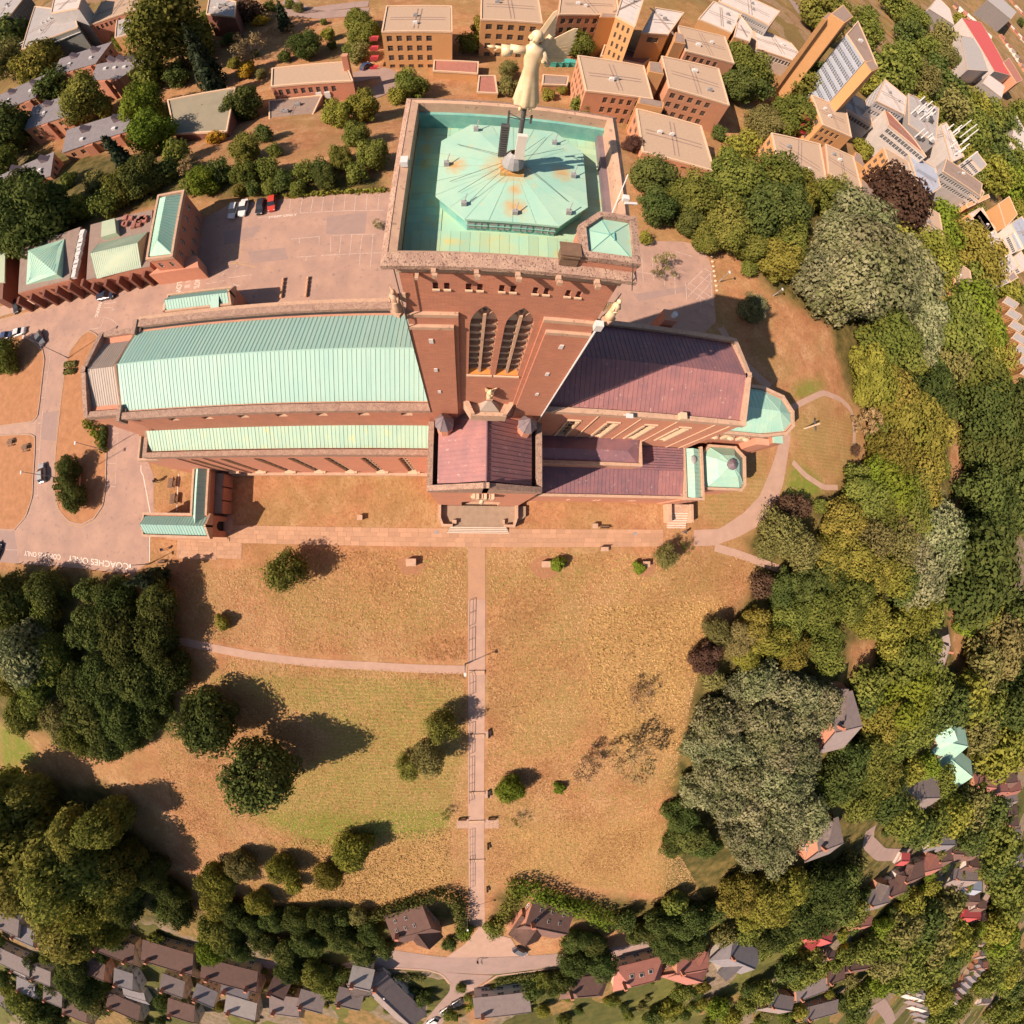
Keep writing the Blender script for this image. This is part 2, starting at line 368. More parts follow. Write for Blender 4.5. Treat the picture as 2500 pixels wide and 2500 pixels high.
gold = reg([[(1112, 1145), (1372, 1132), (1300, 1260), (1282, 1420), (1180, 1420), (1110, 1310)], [(530, 1590), (850, 1560), (852, 1690), (520, 1735)], [(955, 1560), (1260, 1540), (1330, 1700), (960, 1650)]])
wood = reg([[(1290, 340), (1500, 330), (1560, 420), (1720, 470), (1830, 560), (1990, 760), (2400, 1100), (2600, 1932), (1932, 2300), (1560, 1990), (1250, 1760), (1255, 1600), (1262, 1500), (1290, 1350), (1330, 1220), (1430, 1090), (1400, 1010), (1500, 965), (1625, 890), (1648, 800), (1590, 720), (1570, 620), (1450, 545), (1390, 475)],
            [(-400, 250), (720, 330), (725, 365), (430, 375), (360, 365), (280, 390), (0, 470), (-400, 600)], [(-400, 1070), (200, 1080), (330, 1260), (330, 1380), (200, 1430), (0, 1360), (-400, 1350)],
            [(-400, 1500), (200, 1480), (330, 1700), (500, 1760), (860, 1700), (880, 1740), (900, 2400), (-600, 2400)], [(930, 1680), (1240, 1700), (1600, 1932), (1600, 2400), (900, 2400)]])
clear = reg([[(1785, 1130), (1825, 1140), (1830, 1220), (1810, 1300), (1795, 1200)], [(1600, 1215), (1655, 1200), (1650, 1260), (1610, 1275)], [(1790, 860), (1820, 760), (1840, 860), (1835, 980), (1850, 1100), (1820, 1090), (1800, 930)], [(1840, 1030), (1880, 1020), (1910, 1110), (1880, 1130)],
             [(1600, 1270), (1660, 1320), (1650, 1400), (1620, 1330)], [(760, 1740), (1240, 1740), (1250, 1800), (700, 1830)]])
wood = wood * (1 - clear)
far = np.clip((np.hypot(GX, GY) - 160) / 90, 0, 1)
wood = np.maximum(wood, far * .6)
def blur(a, k=2):
    for _ in range(k):
        b = a.copy(); b[1:] += a[:-1]; b[:-1] += a[1:]; b[:, 1:] += a[:, :-1]; b[:, :-1] += a[:, 1:]; a = b / 5
    return a
green, gold, wood = blur(green, 3), blur(gold, 1), blur(wood, 1)
ca = me.color_attributes.new('zones', 'FLOAT_COLOR', 'POINT')
ca.data.foreach_set('color', np.stack([green, wood, gold, blur(bright, 1)], -1).reshape(-1))
town = np.maximum(far, ((GY < -88) & (PYd > 1740)).astype(float)); ta = me.attributes.new('town', 'FLOAT', 'POINT'); ta.data.foreach_set('value', blur(town, 2).reshape(-1).astype(np.float32))
gm = bpy.data.materials.new('ground'); gm.use_nodes = True; nt = gm.node_tree; N = nt.nodes; L = nt.links; b = N['Principled BSDF']
b.inputs['Roughness'].default_value = .95; b.inputs['Specular IOR Level'].default_value = .1
at_ = N.new('ShaderNodeAttribute'); at_.attribute_name = 'zones'; sx = N.new('ShaderNodeSeparateColor'); L.new(at_.outputs['Color'], sx.inputs[0])
geo = N.new('ShaderNodeNewGeometry')
def noise(scale, det=8, rough=.65, stretch=None, dist=0):
    n = N.new('ShaderNodeTexNoise'); n.inputs['Scale'].default_value = scale; n.inputs['Detail'].default_value = det; n.inputs['Roughness'].default_value = rough; n.inputs['Distortion'].default_value = dist
    if stretch:
        mp = N.new('ShaderNodeMapping'); mp.inputs['Scale'].default_value = stretch; L.new(geo.outputs['Position'], mp.inputs[0]); L.new(mp.outputs[0], n.inputs['Vector'])
    else: L.new(geo.outputs['Position'], n.inputs['Vector'])
    return n.outputs[0]
def rampn(src, p0, p1, c0=(0, 0, 0), c1=(1, 1, 1)):
    r = N.new('ShaderNodeValToRGB'); r.color_ramp.elements[0].position = p0; r.color_ramp.elements[1].position = p1
    r.color_ramp.elements[0].color = (*c0, 1); r.color_ramp.elements[1].color = (*c1, 1); L.new(src, r.inputs[0]); return r.outputs[0]
def mixc(f, a, b2):
    m = N.new('ShaderNodeMix'); m.data_type = 'RGBA'
    if isinstance(f, float): m.inputs['Factor'].default_value = f
    else: L.new(f, m.inputs['Factor'])
    for k, s in (('A', a), ('B', b2)):
        if isinstance(s, tuple): m.inputs[k].default_value = (*s, 1)
        else: L.new(s, m.inputs[k])
    return m.outputs['Result']
def mathn(op, a, b2=0.0):
    m = N.new('ShaderNodeMath'); m.operation = op
    for i, s in enumerate((a, b2)):
        if isinstance(s, (int, float)): m.inputs[i].default_value = s
        else: L.new(s, m.inputs[i])
    m.use_clamp = op in ('MULTIPLY', 'ADD'); return m.outputs[0]
dry = rampn(noise(.22, 5, .7), .34, .68, (.31, .135, .065), (.47, .25, .125))
dry = mixc(mathn('MULTIPLY', rampn(noise(.075, 6), .44, .60), .65), dry, (.285, .19, .075))
dry = mixc(mathn('MULTIPLY', rampn(noise(.16, 5, .7), .52, .66), .55), dry, (.50, .32, .17))
dry = mixc(mathn('MULTIPLY', rampn(noise(1.7, 5, .75), .48, .66), .7), dry, (.21, .11, .05))
grn = rampn(noise(.8, 5), .35, .7, (.25, .195, .06), (.185, .18, .05))
wv = N.new('ShaderNodeTexWave'); wv.wave_type = 'BANDS'; wv.bands_direction = 'Y'; wv.inputs['Scale'].default_value = .42; wv.inputs['Distortion'].default_value = 3; wv.inputs['Detail'].default_value = 4; wv.inputs['Detail Scale'].default_value = 1.6
L.new(geo.outputs['Position'], wv.inputs['Vector'])
mow = rampn(wv.outputs[0], .55, .9)
grn = mixc(mathn('MULTIPLY', mow, .55), grn, (.42, .26, .105))
grass = mixc(mathn('MULTIPLY', sx.outputs[0], rampn(noise(.5, 5, .7), .26, .54)), dry, grn)
gld = rampn(noise(1.1, 5, .7, (1, .35, 1), 1.5), .36, .66, (.27, .165, .06), (.47, .29, .115))
grass = mixc(mathn('MULTIPLY', sx.outputs[2], .85), grass, gld)
br2 = rampn(noise(1.5, 4), .3, .7, (.19, .21, .035), (.14, .17, .03))
grass = mixc(mathn('MULTIPLY', at_.outputs['Alpha'], rampn(noise(.9, 6), .25, .5)), grass, br2)
wd = rampn(noise(.35, 6), .38, .66, (.065, .062, .02), (.20, .145, .05))
vo = N.new('ShaderNodeTexVoronoi'); vo.inputs['Scale'].default_value = .085; vo.inputs['Randomness'].default_value = .8; mpv = N.new('ShaderNodeMapping'); mpv.inputs['Scale'].default_value = (1, 1, 0); nd_ = N.new('ShaderNodeTexNoise'); nd_.inputs['Scale'].default_value = .12; L.new(geo.outputs['Position'], nd_.inputs['Vector']); va_ = N.new('ShaderNodeVectorMath'); va_.operation = 'MULTIPLY_ADD'; L.new(nd_.outputs['Color'], va_.inputs[0]); va_.inputs[1].default_value = (9, 9, 0); L.new(geo.outputs['Position'], va_.inputs[2]); L.new(va_.outputs[0], mpv.inputs[0]); L.new(mpv.outputs[0], vo.inputs['Vector'])
sv_ = N.new('ShaderNodeSeparateColor'); L.new(vo.outputs['Color'], sv_.inputs[0])
plot = rampn(sv_.outputs[0], 0, 1, (.07, .085, .025), (.42, .24, .12)); pr_ = plot.node.color_ramp; pr_.interpolation = 'CONSTANT'
for p_, c_ in ((.25, (.14, .15, .04)), (.45, (.05, .06, .02)), (.6, (.34, .20, .09)), (.78, (.30, .22, .18))): e_ = pr_.elements.new(p_); e_.color = (*c_, 1)
at2 = N.new('ShaderNodeAttribute'); at2.attribute_name = 'town'
wd = mixc(mathn('MULTIPLY', at2.outputs['Fac'], .7), wd, mixc(mathn('MULTIPLY', rampn(noise(.6, 4), .42, .6), .6), plot, (.10, .10, .03)))
col = mixc(sx.outputs[1], grass, wd)
L.new(col, b.inputs['Base Color'])
bp = N.new('ShaderNodeBump'); bp.inputs['Strength'].default_value = .55; bp.inputs['Distance'].default_value = .25; L.new(noise(2.6, 4, .7), bp.inputs['Height']); L.new(bp.outputs[0], b.inputs['Normal'])
me.materials.append(gm)
tag(link('ground', me), kind='structure')
MATS['grass'] = gm
mat('lawn', (.43, .205, .10), (.32, .15, .07), .95, .7, 10, .5, speck=(2.5, .6, (.31, .20, .07), .15), bump=.4, bscale=6)

# ------------------------------------------------------------------ sheets laid on the ground
def P(f, *pts): return [f(*p) for p in pts]
def flat(name, pts, z, m, parent=None, kind='structure', thick=.0, label=None):
    mb = MB(); w = [at(*p, z) for p in pts]
    if thick: mb.prism(w, z - thick, z)
    else: mb.poly([(x, y, z) for x, y in (w if sum(w[i][0] * w[(i + 1) % len(w)][1] - w[(i + 1) % len(w)][0] * w[i][1] for i in range(len(w))) > 0 else w[::-1])])
    return mb.build(name, m, parent, kind=None if parent else kind, label=label)
def resample(pts, n):
    p = np.array(pts, float); d = np.r_[0, np.cumsum(np.hypot(*np.diff(p[:, :2], axis=0).T))]
    t = np.linspace(0, d[-1], n); return np.stack([np.interp(t, d, p[:, k]) for k in range(p.shape[1])], 1)
def strip(name, A, B, off, m, step=1.5, across=3, parent=None, kind='structure', world=False):
    """a ribbon between two edge lines (pixels), draped on the terrain"""
    a = np.array(A if world else [gnd(*p)[:2] for p in A]); b_ = np.array(B if world else [gnd(*p)[:2] for p in B])
    Ln = max(np.hypot(*np.diff(a, axis=0).T).sum(), np.hypot(*np.diff(b_, axis=0).T).sum()); n = max(2, int(Ln / step) + 1)
    a, b_ = resample(a, n), resample(b_, n); mb = MB(); vs = []
    for i in range(n):
        for k in range(across):
            p = a[i] + (b_[i] - a[i]) * k / (across - 1); vs.append((p[0], p[1], h1(*p) + off))
    c = np.cross(a[-1] - a[0], b_[0] - a[0])
    fs = []
    for i in range(n - 1):
        for k in range(across - 1):
            q = (i * across + k, (i + 1) * across + k, (i + 1) * across + k + 1, i * across + k + 1)
            fs.append(q if c > 0 else q[::-1])
    mb.add(vs, fs); return mb.build(name, m, parent, kind=None if parent else kind)
def ribbon(name, C, w, off, m, step=1.5, parent=None, kind='structure', world=False, closed=False, wall=None):
    """a band of width w along a centre line"""
    c = np.array(C if world else [gnd(*p)[:2] for p in C])
    if closed: c = np.vstack([c, c[:1]])
    n = max(2, int(np.hypot(*np.diff(c, axis=0).T).sum() / step) + 1); c = resample(c, n)
    t = np.gradient(c, axis=0); t /= np.linalg.norm(t, axis=1, keepdims=True) + 1e-9; nr = np.stack([-t[:, 1], t[:, 0]], 1)
    return strip(name, (c + nr * w / 2).tolist(), (c - nr * w / 2).tolist(), off, m, step, 2, parent, kind, True)

# forecourt and car park asphalt (one polygon round the north and west of the church)
fore = P(fr(0, 0, 1), (-80, 800), (0, 779), (83, 757), (207, 721), (300, 707), (400, 690), (440, 640), (480, 545), (559, 500), (709, 484), (786, 477), (942, 470), (1200, 470), (1400, 520), (1584, 588), (1667, 590), (1698, 597), (1729, 628), (1739, 659), (1742, 715), (1748, 786), (1700, 830), (1400, 790), (900, 770), (345, 800),
         (340, 1073), (375, 1160), (378, 1300), (365, 1303), (365, 1371), (323, 1402), (186, 1386), (47, 1376), (-80, 1366))
flat('road', fore, .02, 'asphalt')
# lighter and darker repairs on the asphalt
for pts in (P(Fq, (1345, 500), (1725, 455), (1705, 655), (1335, 665)), P(Fq, (600, 830), (950, 790), (980, 900), (640, 940)), P(Fq, (380, 640), (730, 580), (650, 690), (370, 770)), P(Fo, (340, 670), (470, 650), (440, 890), (325, 880)), P(Fr, (330, 540), (720, 480), (740, 520), (350, 600))):
    flat('asphalt_patch', pts, .026, 'asphalt_patch')
def island(pts, name='lawn', kerb=True):
    w = [at(*p, .1) for p in pts]
    o = MB().prism(w, .0, .12).build(name, 'lawn', kind='structure')
    if kerb:
        c = np.array(w); n = max(8, int(np.hypot(*np.diff(np.vstack([c, c[:1]]), axis=0).T).sum() / 1.0)); c = resample(np.vstack([c, c[:1]]), n)[:-1]
        t = np.roll(c, -1, 0) - np.roll(c, 1, 0); t /= np.linalg.norm(t, axis=1, keepdims=True); nr = np.stack([-t[:, 1], t[:, 0]], 1)
        s = 1 if np.sum(c[:, 0] * np.roll(c[:, 1], -1) - np.roll(c[:, 0], -1) * c[:, 1]) > 0 else -1
        k = len(c); mb = MB()
        for i in range(k):
            j = (i + 1) % k; a, a2 = c[i] - s * nr[i] * .0, c[i] - s * nr[i] * .28; d, d2 = c[j], c[j] - s * nr[j] * .28
            e = a + (d - a) * .97; e2 = a2 + (d2 - a2) * .97
            mb.prism([tuple(a), tuple(e), tuple(e2), tuple(a2)], .0, .15 + .01 * (i % 3))
        kb = mb.build('kerb', 'kerb', o, kind='stuff')
    return o
island(P(Fo, (700, 30), (640, 70), (545, 200), (505, 400), (470, 700), (440, 1000), (432, 1300), (465, 1430), (540, 1520), (640, 1545), (740, 1490), (805, 1390), (825, 1250), (832, 970), (858, 790), (800, 600), (760, 60)))
island(P(Fo, (330, 175), (345, 255), (310, 560), (290, 700), (250, 735), (20, 765), (-260, 800), (-260, 80), (0, 100), (180, 60)))
island(P(Fo, (-260, 860), (30, 850), (230, 842), (272, 862), (268, 1000), (250, 1330), (200, 1480), (110, 1585), (0, 1580), (-260, 1570)))
flat('path', P(Fo, (-260, 805), (20, 770), (250, 738), (292, 715), (275, 868), (232, 838), (30, 845), (-260, 855)), .03, 'path_tar')
flat('path', P(Fo, (-260, 1570), (0, 1590), (112, 1600), (150, 1850), (-260, 1830)), .03, 'asphalt_patch')

# E-W paved walk with its own slabs
def slab_path(name, rects, sx_, sy_, near=300, m='paving'):
    """rects: axis-aligned (x0,x1,y0,y1) world areas at z=0; slabs laid in courses"""
    root = MB()
    for (x0, x1, y0, y1) in rects: root.box(x0, x1, y0, y1, -.05, .02)
    base = root.build(name, 'paving_joint', kind='structure')
    cells = []
    for (x0, x1, y0, y1) in rects:
        ny = max(1, round((y1 - y0) / sy_)); hy = (y1 - y0) / ny
        for j in range(ny):
            x = x0 - random.random() * sx_
            while x < x1:
                wv_ = sx_ * random.choice((.75, 1, 1, 1.3)); a, c = max(x, x0), min(x + wv_, x1)
                if c - a > .12: cells.append((a + .012, c - .012, y0 + j * hy + .012, y0 + (j + 1) * hy - .012))
                x += wv_
    cells.sort(key=lambda c: (c[0] + c[1])**2 + (c[2] + c[3])**2)
    unit = MB().box(-.5, .5, -.5, .5, 0, 1).mesh('paving_slab', m)
    off = WL[base.name]
    for (a, c, y0, y1) in cells[:near]:
        o = link('paving_slab', unit, base, ((a + c) / 2 - off[0], (y0 + y1) / 2 - off[1], .02 - off[2]), 0, (c - a, y1 - y0, .02 + random.random() * .012))
    if len(cells) > near:
        mb = MB()
        for (a, c, y0, y1) in cells[near:]: mb.box(a, c, y0, y1, .02, .04 + random.random() * .012)
        mb.build('paving_slabs', m, base, kind='stuff')
    return base
slab_path('pavement', [(-43.5, 34.5, -1.55, 1.45), (-51.8, -43.5, -4.6, -.9), (-43.5, -38.5, -4.3, -1.55), (-43.5, -40.2, 1.45, 3.2)], 1.5, .75)
# curving tail of the walk round the east end, side paths
strip('path', [(1694, 1333), (1740, 1333), (1800, 1312), (1850, 1285), (1890, 1240), (1912, 1180), (1925, 1100), (1930, 1062)], [(1694, 1294), (1757, 1291), (1815, 1252), (1855, 1210), (1880, 1150), (1897, 1100), (1905, 1058)], .03, 'path_tar')
ribbon('path', [(1925, 1000), (1951, 986), (2009, 958), (2052, 975), (2078, 1000), (2086, 1050), (2084, 1093)], 1.3, .035, 'path_tar')
ribbon('path', [(1935, 1128), (1965, 1160), (2010, 1190), (2045, 1190)], 1.2, .035, 'path_tar')
ribbon('path', [(1745, 1336), (1800, 1352), (1844, 1368), (1914, 1393), (1960, 1410)], 1.5, .035, 'path_tar')
ribbon('path', [(1760, 800), (1800, 870), (1850, 920), (1880, 945)], 1.7, .03, 'path_tar')
# south walk: sandstone head, tarred run with landings, down the hill
strip('path', [(1143, 1336), (1143, 1465)], [(1184.5, 1336), (1185, 1465)], .03, 'paving', 1.0)
strip('path', [(1143, 1464), (1143, 1700), (1143, 1900), (1144, 2092), (1146, 2262)], [(1185, 1464), (1184, 1700), (1182, 1900), (1182, 2092), (1184, 2258)], .035, 'path_tar', 1.0)
ribbon('path', P(Fg, (830, 445), (990, 470), (1150, 505), (1340, 540), (1640, 575), (1932, 592)) + [(1020, 1632), (1140, 1635)], 1.45, .03, 'path_tar')
for (x0, y0, x1, y1) in ((1115, 2000, 1143, 2022), (1183, 2000, 1218, 2022), (1183, 1785, 1200, 1800), (1183, 1930, 1199, 1948)):
    strip('path', [(x0, y0), (x1, y0)], [(x0, y1), (x1, y1)], .04, 'path_tar', .6)
# gravelly verge either side of the lower walk
# road at the foot of the hill
strip('road', P(Fk, (-700, 800), (60, 870), (330, 790), (620, 830), (900, 830), (1090, 820), (1560, 770), (1800, 700)), P(Fk, (-700, 870), (80, 885), (330, 890), (560, 905), (880, 920), (1170, 880), (1500, 830), (1900, 790)), .05, 'road', 2)
strip('road', P(Fk, (570, 905), (640, 960), (640, 1010), (560, 1100), (460, 1230)), P(Fk, (870, 925), (790, 980), (700, 1060), (640, 1120), (560, 1240)), .06, 'road', 2)
flat_pts = P(Fk, (720, 760), (770, 700), (800, 660), (820, 690), (960, 730), (990, 780), (1060, 820), (620, 830))
mbp = MB(); mbp.poly([(x, y, z + .09) for x, y, z in [gnd(*p) for p in flat_pts]][::-1]); mbp.build('driveway', 'path_tar', kind='structure')
for o_ in list(COL.objects):
    if o_.name.startswith(('driveway',)) : pass
ribbon('pavement', P(Fk, (80, 880), (330, 885), (520, 895), (600, 920), (640, 970)), .6, .12, 'kerb')
ribbon('pavement', P(Fk, (1500, 835), (1170, 890), (890, 925), (800, 985), (700, 1070)), .7, .12, 'kerb')
# other roads
for C_, w_ in ((P(Fl, (1130, 260), (1110, 330), (1180, 400), (1320, 400)), 5), (P(Fl, (1540, 250), (1640, 235), (1700, 230), (1730, 330), (1735, 600), (1750, 1000), (1760, 1288)), 7), (P(Fl, (1100, 1230), (1180, 1180), (1220, 1240), (1240, 1288)), 7),
               (P(Fc, (1050, 140), (700, 90), (640, 0)), 6), (P(Fa, (1470, 60), (1700, 80), (1932, 60)), 6), (P(Fa, (1500, 0), (1600, 60), (1932, 20)), 5), (P(Fb, (30, 430), (200, 400), (250, 460), (150, 520), (20, 560)), 6)):
    ribbon('road', C_, w_, .12, 'road', 3)
# ================================================================== CATHEDRAL
YC, XW, XG, XT0, XT1 = 19.75, -49.5, -43.2, -3.8, 7.8
cath = empty('cathedral', (0, YC, 0), 'large red brick cathedral with green copper nave roof and square tower on the hilltop', 'cathedral')
def wallo(mb, A, B, z0, z1, ops=(), depth=.5, mi=0, mj=1, thick=None):
    """wall face from A to B (outward side on the right hand of A->B) with real openings [u0,u1,zbottom,zspring,zapex]"""
    A = np.array(A, float); B = np.array(B, float); Ln = np.linalg.norm(B - A); d = (B - A) / Ln; n = np.array([d[1], -d[0]])
    q = lambda u, z, k=0.0: (*(A + d * u - n * k), z)
    u = 0.0
    for (u0, u1, zb, zs, za) in sorted(ops):
        if u0 > u + 1e-4: mb.poly([q(u, z0), q(u0, z0), q(u0, z1), q(u, z1)], mi)
        if zb > z0 + 1e-4: mb.poly([q(u0, z0), q(u1, z0), q(u1, zb), q(u0, zb)], mi)
        if za > zs + 1e-4:
            w = (u1 - u0) / 2; arc = [(u0 + w * s_, zs + (za - zs) * math.sqrt(max(0, 4 - (2 - s_)**2)) / 1.7320508) for s_ in (0, .06, .2, .42, .7, 1)]
            left = arc; right = [(2 * (u0 + w) - a, z) for a, z in arc[::-1]][1:]
            top = left + right
        else: top = [(u0, zs), (u1, zs)]
        k = len(top) // 2
        if za > zs + 1e-4:
            mid = top[k]
            mb.poly([q(u0, zs)] + [q(*p) for p in top[1:k + 1]] + [q(mid[0], z1), q(u0, z1)], mi)
            mb.poly([q(*p) for p in top[k:]] + [q(u1, z1), q(mid[0], z1)], mi)
        elif z1 > zs + 1e-4: mb.poly([q(u0, zs), q(u1, zs), q(u1, z1), q(u0, z1)], mi)
        loop = [(u0, zb)] + ([(u0, zs)] if zs > zb else []) + top[1:-1] + [(u1, zs), (u1, zb)]
        loop = [(u0, zb), (u0, zs)] + top[1:-1] + [(u1, zs), (u1, zb)]
        for i in range(len(loop)):
            a, c = loop[i], loop[(i + 1) % len(loop)]
            mb.poly([q(*a), q(*a, depth), q(*c, depth), q(*c)], mj)
        u = u1
    if u < Ln - 1e-4: mb.poly([q(u, z0), q(Ln, z0), q(Ln, z1), q(u, z1)], mi)
    return q
def pane(parent, q, op, depth, m='glass', mull=1, bars=3, fm='stone_pale', name='window', bw=.09):
    u0, u1, zb, zs, za = op; g = .0
    mb = MB(); k = depth - .015
    pts = [(u0, zb), (u1, zb), (u1, zs)] + ([((u0 + u1) / 2 + (u1 - u0) / 2 * .72, zs + (za - zs) * .62), ((u0 + u1) / 2, za), ((u0 + u1) / 2 - (u1 - u0) / 2 * .72, zs + (za - zs) * .62)] if za > zs else []) + [(u0, zs)]
    mb.poly([q(*p, k) for p in pts])
    w = mb.build(name, m, parent)
    fmb = MB()
    def bar(ua, ub, za_, zb_):
        c = [q(ua, za_, k - .02), q(ub, za_, k - .02), q(ub, zb_, k - .02), q(ua, zb_, k - .02)]; e = [q(ua, za_, k - .14), q(ub, za_, k - .14), q(ub, zb_, k - .14), q(ua, zb_, k - .14)]
        fmb.add(c + e, [(4, 5, 6, 7), (0, 1, 5, 4), (1, 2, 6, 5), (2, 3, 7, 6), (3, 0, 4, 7)])
    for i in range(mull): uu = u0 + (u1 - u0) * (i + 1) / (mull + 1); bar(uu - bw / 2, uu + bw / 2, zb, zs + (za - zs) * .5)
    for i in range(bars): zz = zb + (zs - zb) * (i + 1) / (bars + 1); bar(u0, u1, zz - bw / 2, zz + bw / 2)
    if fmb.v: fmb.build('mullion', fm, w)
    return w

# ---- nave and chancel walls (tops just under the eaves)
mb = MB()
q = wallo(mb, (XG, 13.7), (XT0, 13.7), 17.5, 25.2, [(6 + 4.95 * i, 7.3 + 4.95 * i, 22.6, 23.6, 23.6) for i in range(7)], .5)
mb.box(XG, XT0, 14.4, 25.8, 0, 25.2); mb.box(XG + .02, XT0, 13.72, 14.4, 0, 17.5)
nave = mb.build('nave_wall', ['brick', 'stone'], cath)
for i in range(7): pane(nave, q, (6 + 4.95 * i, 7.3 + 4.95 * i, 22.6, 23.6, 23.6), .45, 'glass', 2, 0, bw=.14)
MB().box(XW, XG - .01, 14.2, 25.3, 0, 25.0).build('west_bay_wall', 'brick_aisle', cath)
# ---- roofs as standing-seam panels
def panel_mesh(name, w, L_, m):
    b_ = MB(); b_.box(0, w, 0, L_, 0, .03)
    b_.box(w - .035, w + .012, 0, L_, .03, .07); return b_.mesh(name, m)
def seam_roof(part, m, x0, x1, ye, ze, yr, zr, n, name='roof_panel', joined=False, gap=0.0):
    """panels between eave line (ye,ze) and ridge (yr,zr) from x0 to x1"""
    Ls = math.hypot(yr - ye, zr - ze); w = (x1 - x0) / n; s = 1 if yr > ye else -1
    ang = math.atan2(zr - ze, abs(yr - ye)); off = WL[part.name]
    if not joined:
        pm = panel_mesh(name, w, Ls, m)
        for i in range(n):
            o = link(name, pm, part)
            x = x0 + i * w if s > 0 else x0 + (i + 1) * w
            o.location = (x - off[0], ye - off[1], ze - off[2] + random.uniform(0, .012))
            o.rotation_euler = (ang, 0, 0) if s > 0 else (ang, 0, math.pi)
    else:
        b_ = MB()
        for i in range(n):
            a = x0 + i * w
            for (u0, u1, hh) in ((a, a + w, .03), (a + w - .03, a + w + .03, .09)):
                nz = (-math.sin(ang) * s * hh, math.cos(ang) * hh)
                v = [(u0, ye, ze), (u1, ye, ze), (u1, yr, zr), (u0, yr, zr)]; t = [(p[0], p[1] + nz[0], p[2] + nz[1]) for p in v]
                fs = [(4, 5, 6, 7), (0, 1, 5, 4), (1, 2, 6, 5), (2, 3, 7, 6), (3, 0, 4, 7)]
                if s < 0: fs = [f[::-1] for f in fs]
                b_.add(v + t, fs)
        return b_.build(name + 's', m, part, kind='stuff')
def roof_core(name, m, x0, x1, y0, y1, ze, zr, yr=None, zlow=None):
    yr = (y0 + y1) / 2 if yr is None else yr; b_ = MB(); zl = ze - .3 if zlow is None else zlow
    v = [(x, y, z) for x in (x0, x1) for (y, z) in ((y0, zl), (y0, ze), (yr, zr), (y1, ze), (y1, zl))]
    b_.add(v, [(0, 1, 2, 3, 4)[::-1], (5, 6, 7, 8, 9), (0, 5, 6, 1), (1, 6, 7, 2), (2, 7, 8, 3), (3, 8, 9, 4)])
    return b_.build(name, m, cath)
nr = roof_core('nave_roof', 'copper_dark', XG, XT0, 14.35, 25.15, 24.95, 27.35, YC)
seam_roof(nr, 'copper', XG + .1, XT0, 14.2, 25.0, YC + .02, 27.45, 76); seam_roof(nr, 'copper', XG + .1, XT0, 25.3, 25.0, YC - .02, 27.45, 76)
MB().tube((XG, YC, 27.47), (XT0, YC, 27.47), .09, n=6).build('ridge_roll', 'copper', nr)
wr = roof_core('west_roof', 'lead_dark', XW + .8, XG - .15, 14.9, 24.6, 24.6, 26.9, YC)
seam_roof(wr, 'lead_grey', XW + .8, XG - .3, 14.85, 24.65, YC + .02, 26.98, 13); seam_roof(wr, 'lead_grey', XW + .8, XG - .3, 24.65, 24.65, YC - .02, 26.98, 13)
# verge bar between the two roofs
b_ = MB()
for (ya, za, yb, zb_) in ((14.3, 24.9, YC, 27.5), (25.2, 24.9, YC, 27.5)):
    b_.add([(XG - .3, ya, za - .3), (XG + .1, ya, za - .3), (XG + .1, yb, zb_ - .3), (XG - .3, yb, zb_ - .3), (XG - .3, ya, za + .1), (XG + .1, ya, za + .1), (XG + .1, yb, zb_ + .1), (XG - .3, yb, zb_ + .1)],
           [(4, 5, 6, 7), (7, 6, 5, 4), (0, 1, 5, 4), (1, 2, 6, 5), (2, 3, 7, 6), (3, 0, 4, 7)])
b_.build('verge', 'stone', cath)
# parapets
for (ya, yb) in ((25.22, 25.56), (14.12, 14.32)): MB().box(XG + .4, XT0, ya, yb, 25.02, 25.24).build('gutter', 'dark', cath)
def coping(name, pts, w, z0, z1, m='stone_rough', closed=False, parent=cath):
    c = np.array(pts, float); n = len(c); b_ = MB()
    for i in range(n if closed else n - 1):
        a, d = c[i], c[(i + 1) % n]; t = (d - a); t = t / np.linalg.norm(t); nr_ = np.array([-t[1], t[0]]) * w / 2; e = t * w / 2 * .998
        za = z1[i] if isinstance(z1, (list, tuple)) else z1; zb2 = z1[(i + 1) % n] if isinstance(z1, (list, tuple)) else z1
        P4 = [a - e - nr_, d + e - nr_, d + e + nr_, a - e + nr_]
        k = .002 * (i % 2)
        za, zb2 = za + k, zb2 + k
        b_.add([(*P4[0], z0), (*P4[1], z0), (*P4[2], z0), (*P4[3], z0), (*P4[0], za), (*P4[1], zb2), (*P4[2], zb2), (*P4[3], za)],
               [(4, 5, 6, 7), (0, 1, 5, 4), (1, 2, 6, 5), (2, 3, 7, 6), (3, 0, 4, 7)])
    return b_.build(name, m, parent)
coping('parapet', [(XG + .2, 13.75), (XT0, 13.75)], .85, 25.0, 25.75)
coping('parapet', [(XG + .2, 25.95), (XT0, 25.95)], .9, 24.6, 25.75); coping('parapet', [(XG + .2, 26.9), (XT0, 26.9)], .6, 24.2, 25.2, 'stone')
coping('parapet', [(XG + .5, 14.35), (XW + .35, 14.35), (XW + .35, YC), (XW + .35, 25.2), (XG + .5, 25.2)], .75, 24.3, [25.5, 25.5, 27.35, 25.5, 25.5])
coping('parapet', [(XG + .1, 13.4), (XG + .1, 14.8)], .6, 24.3, 25.9); coping('parapet', [(XG + .1, 24.7), (XG + .1, 26.2)], .6, 24.3, 25.9)
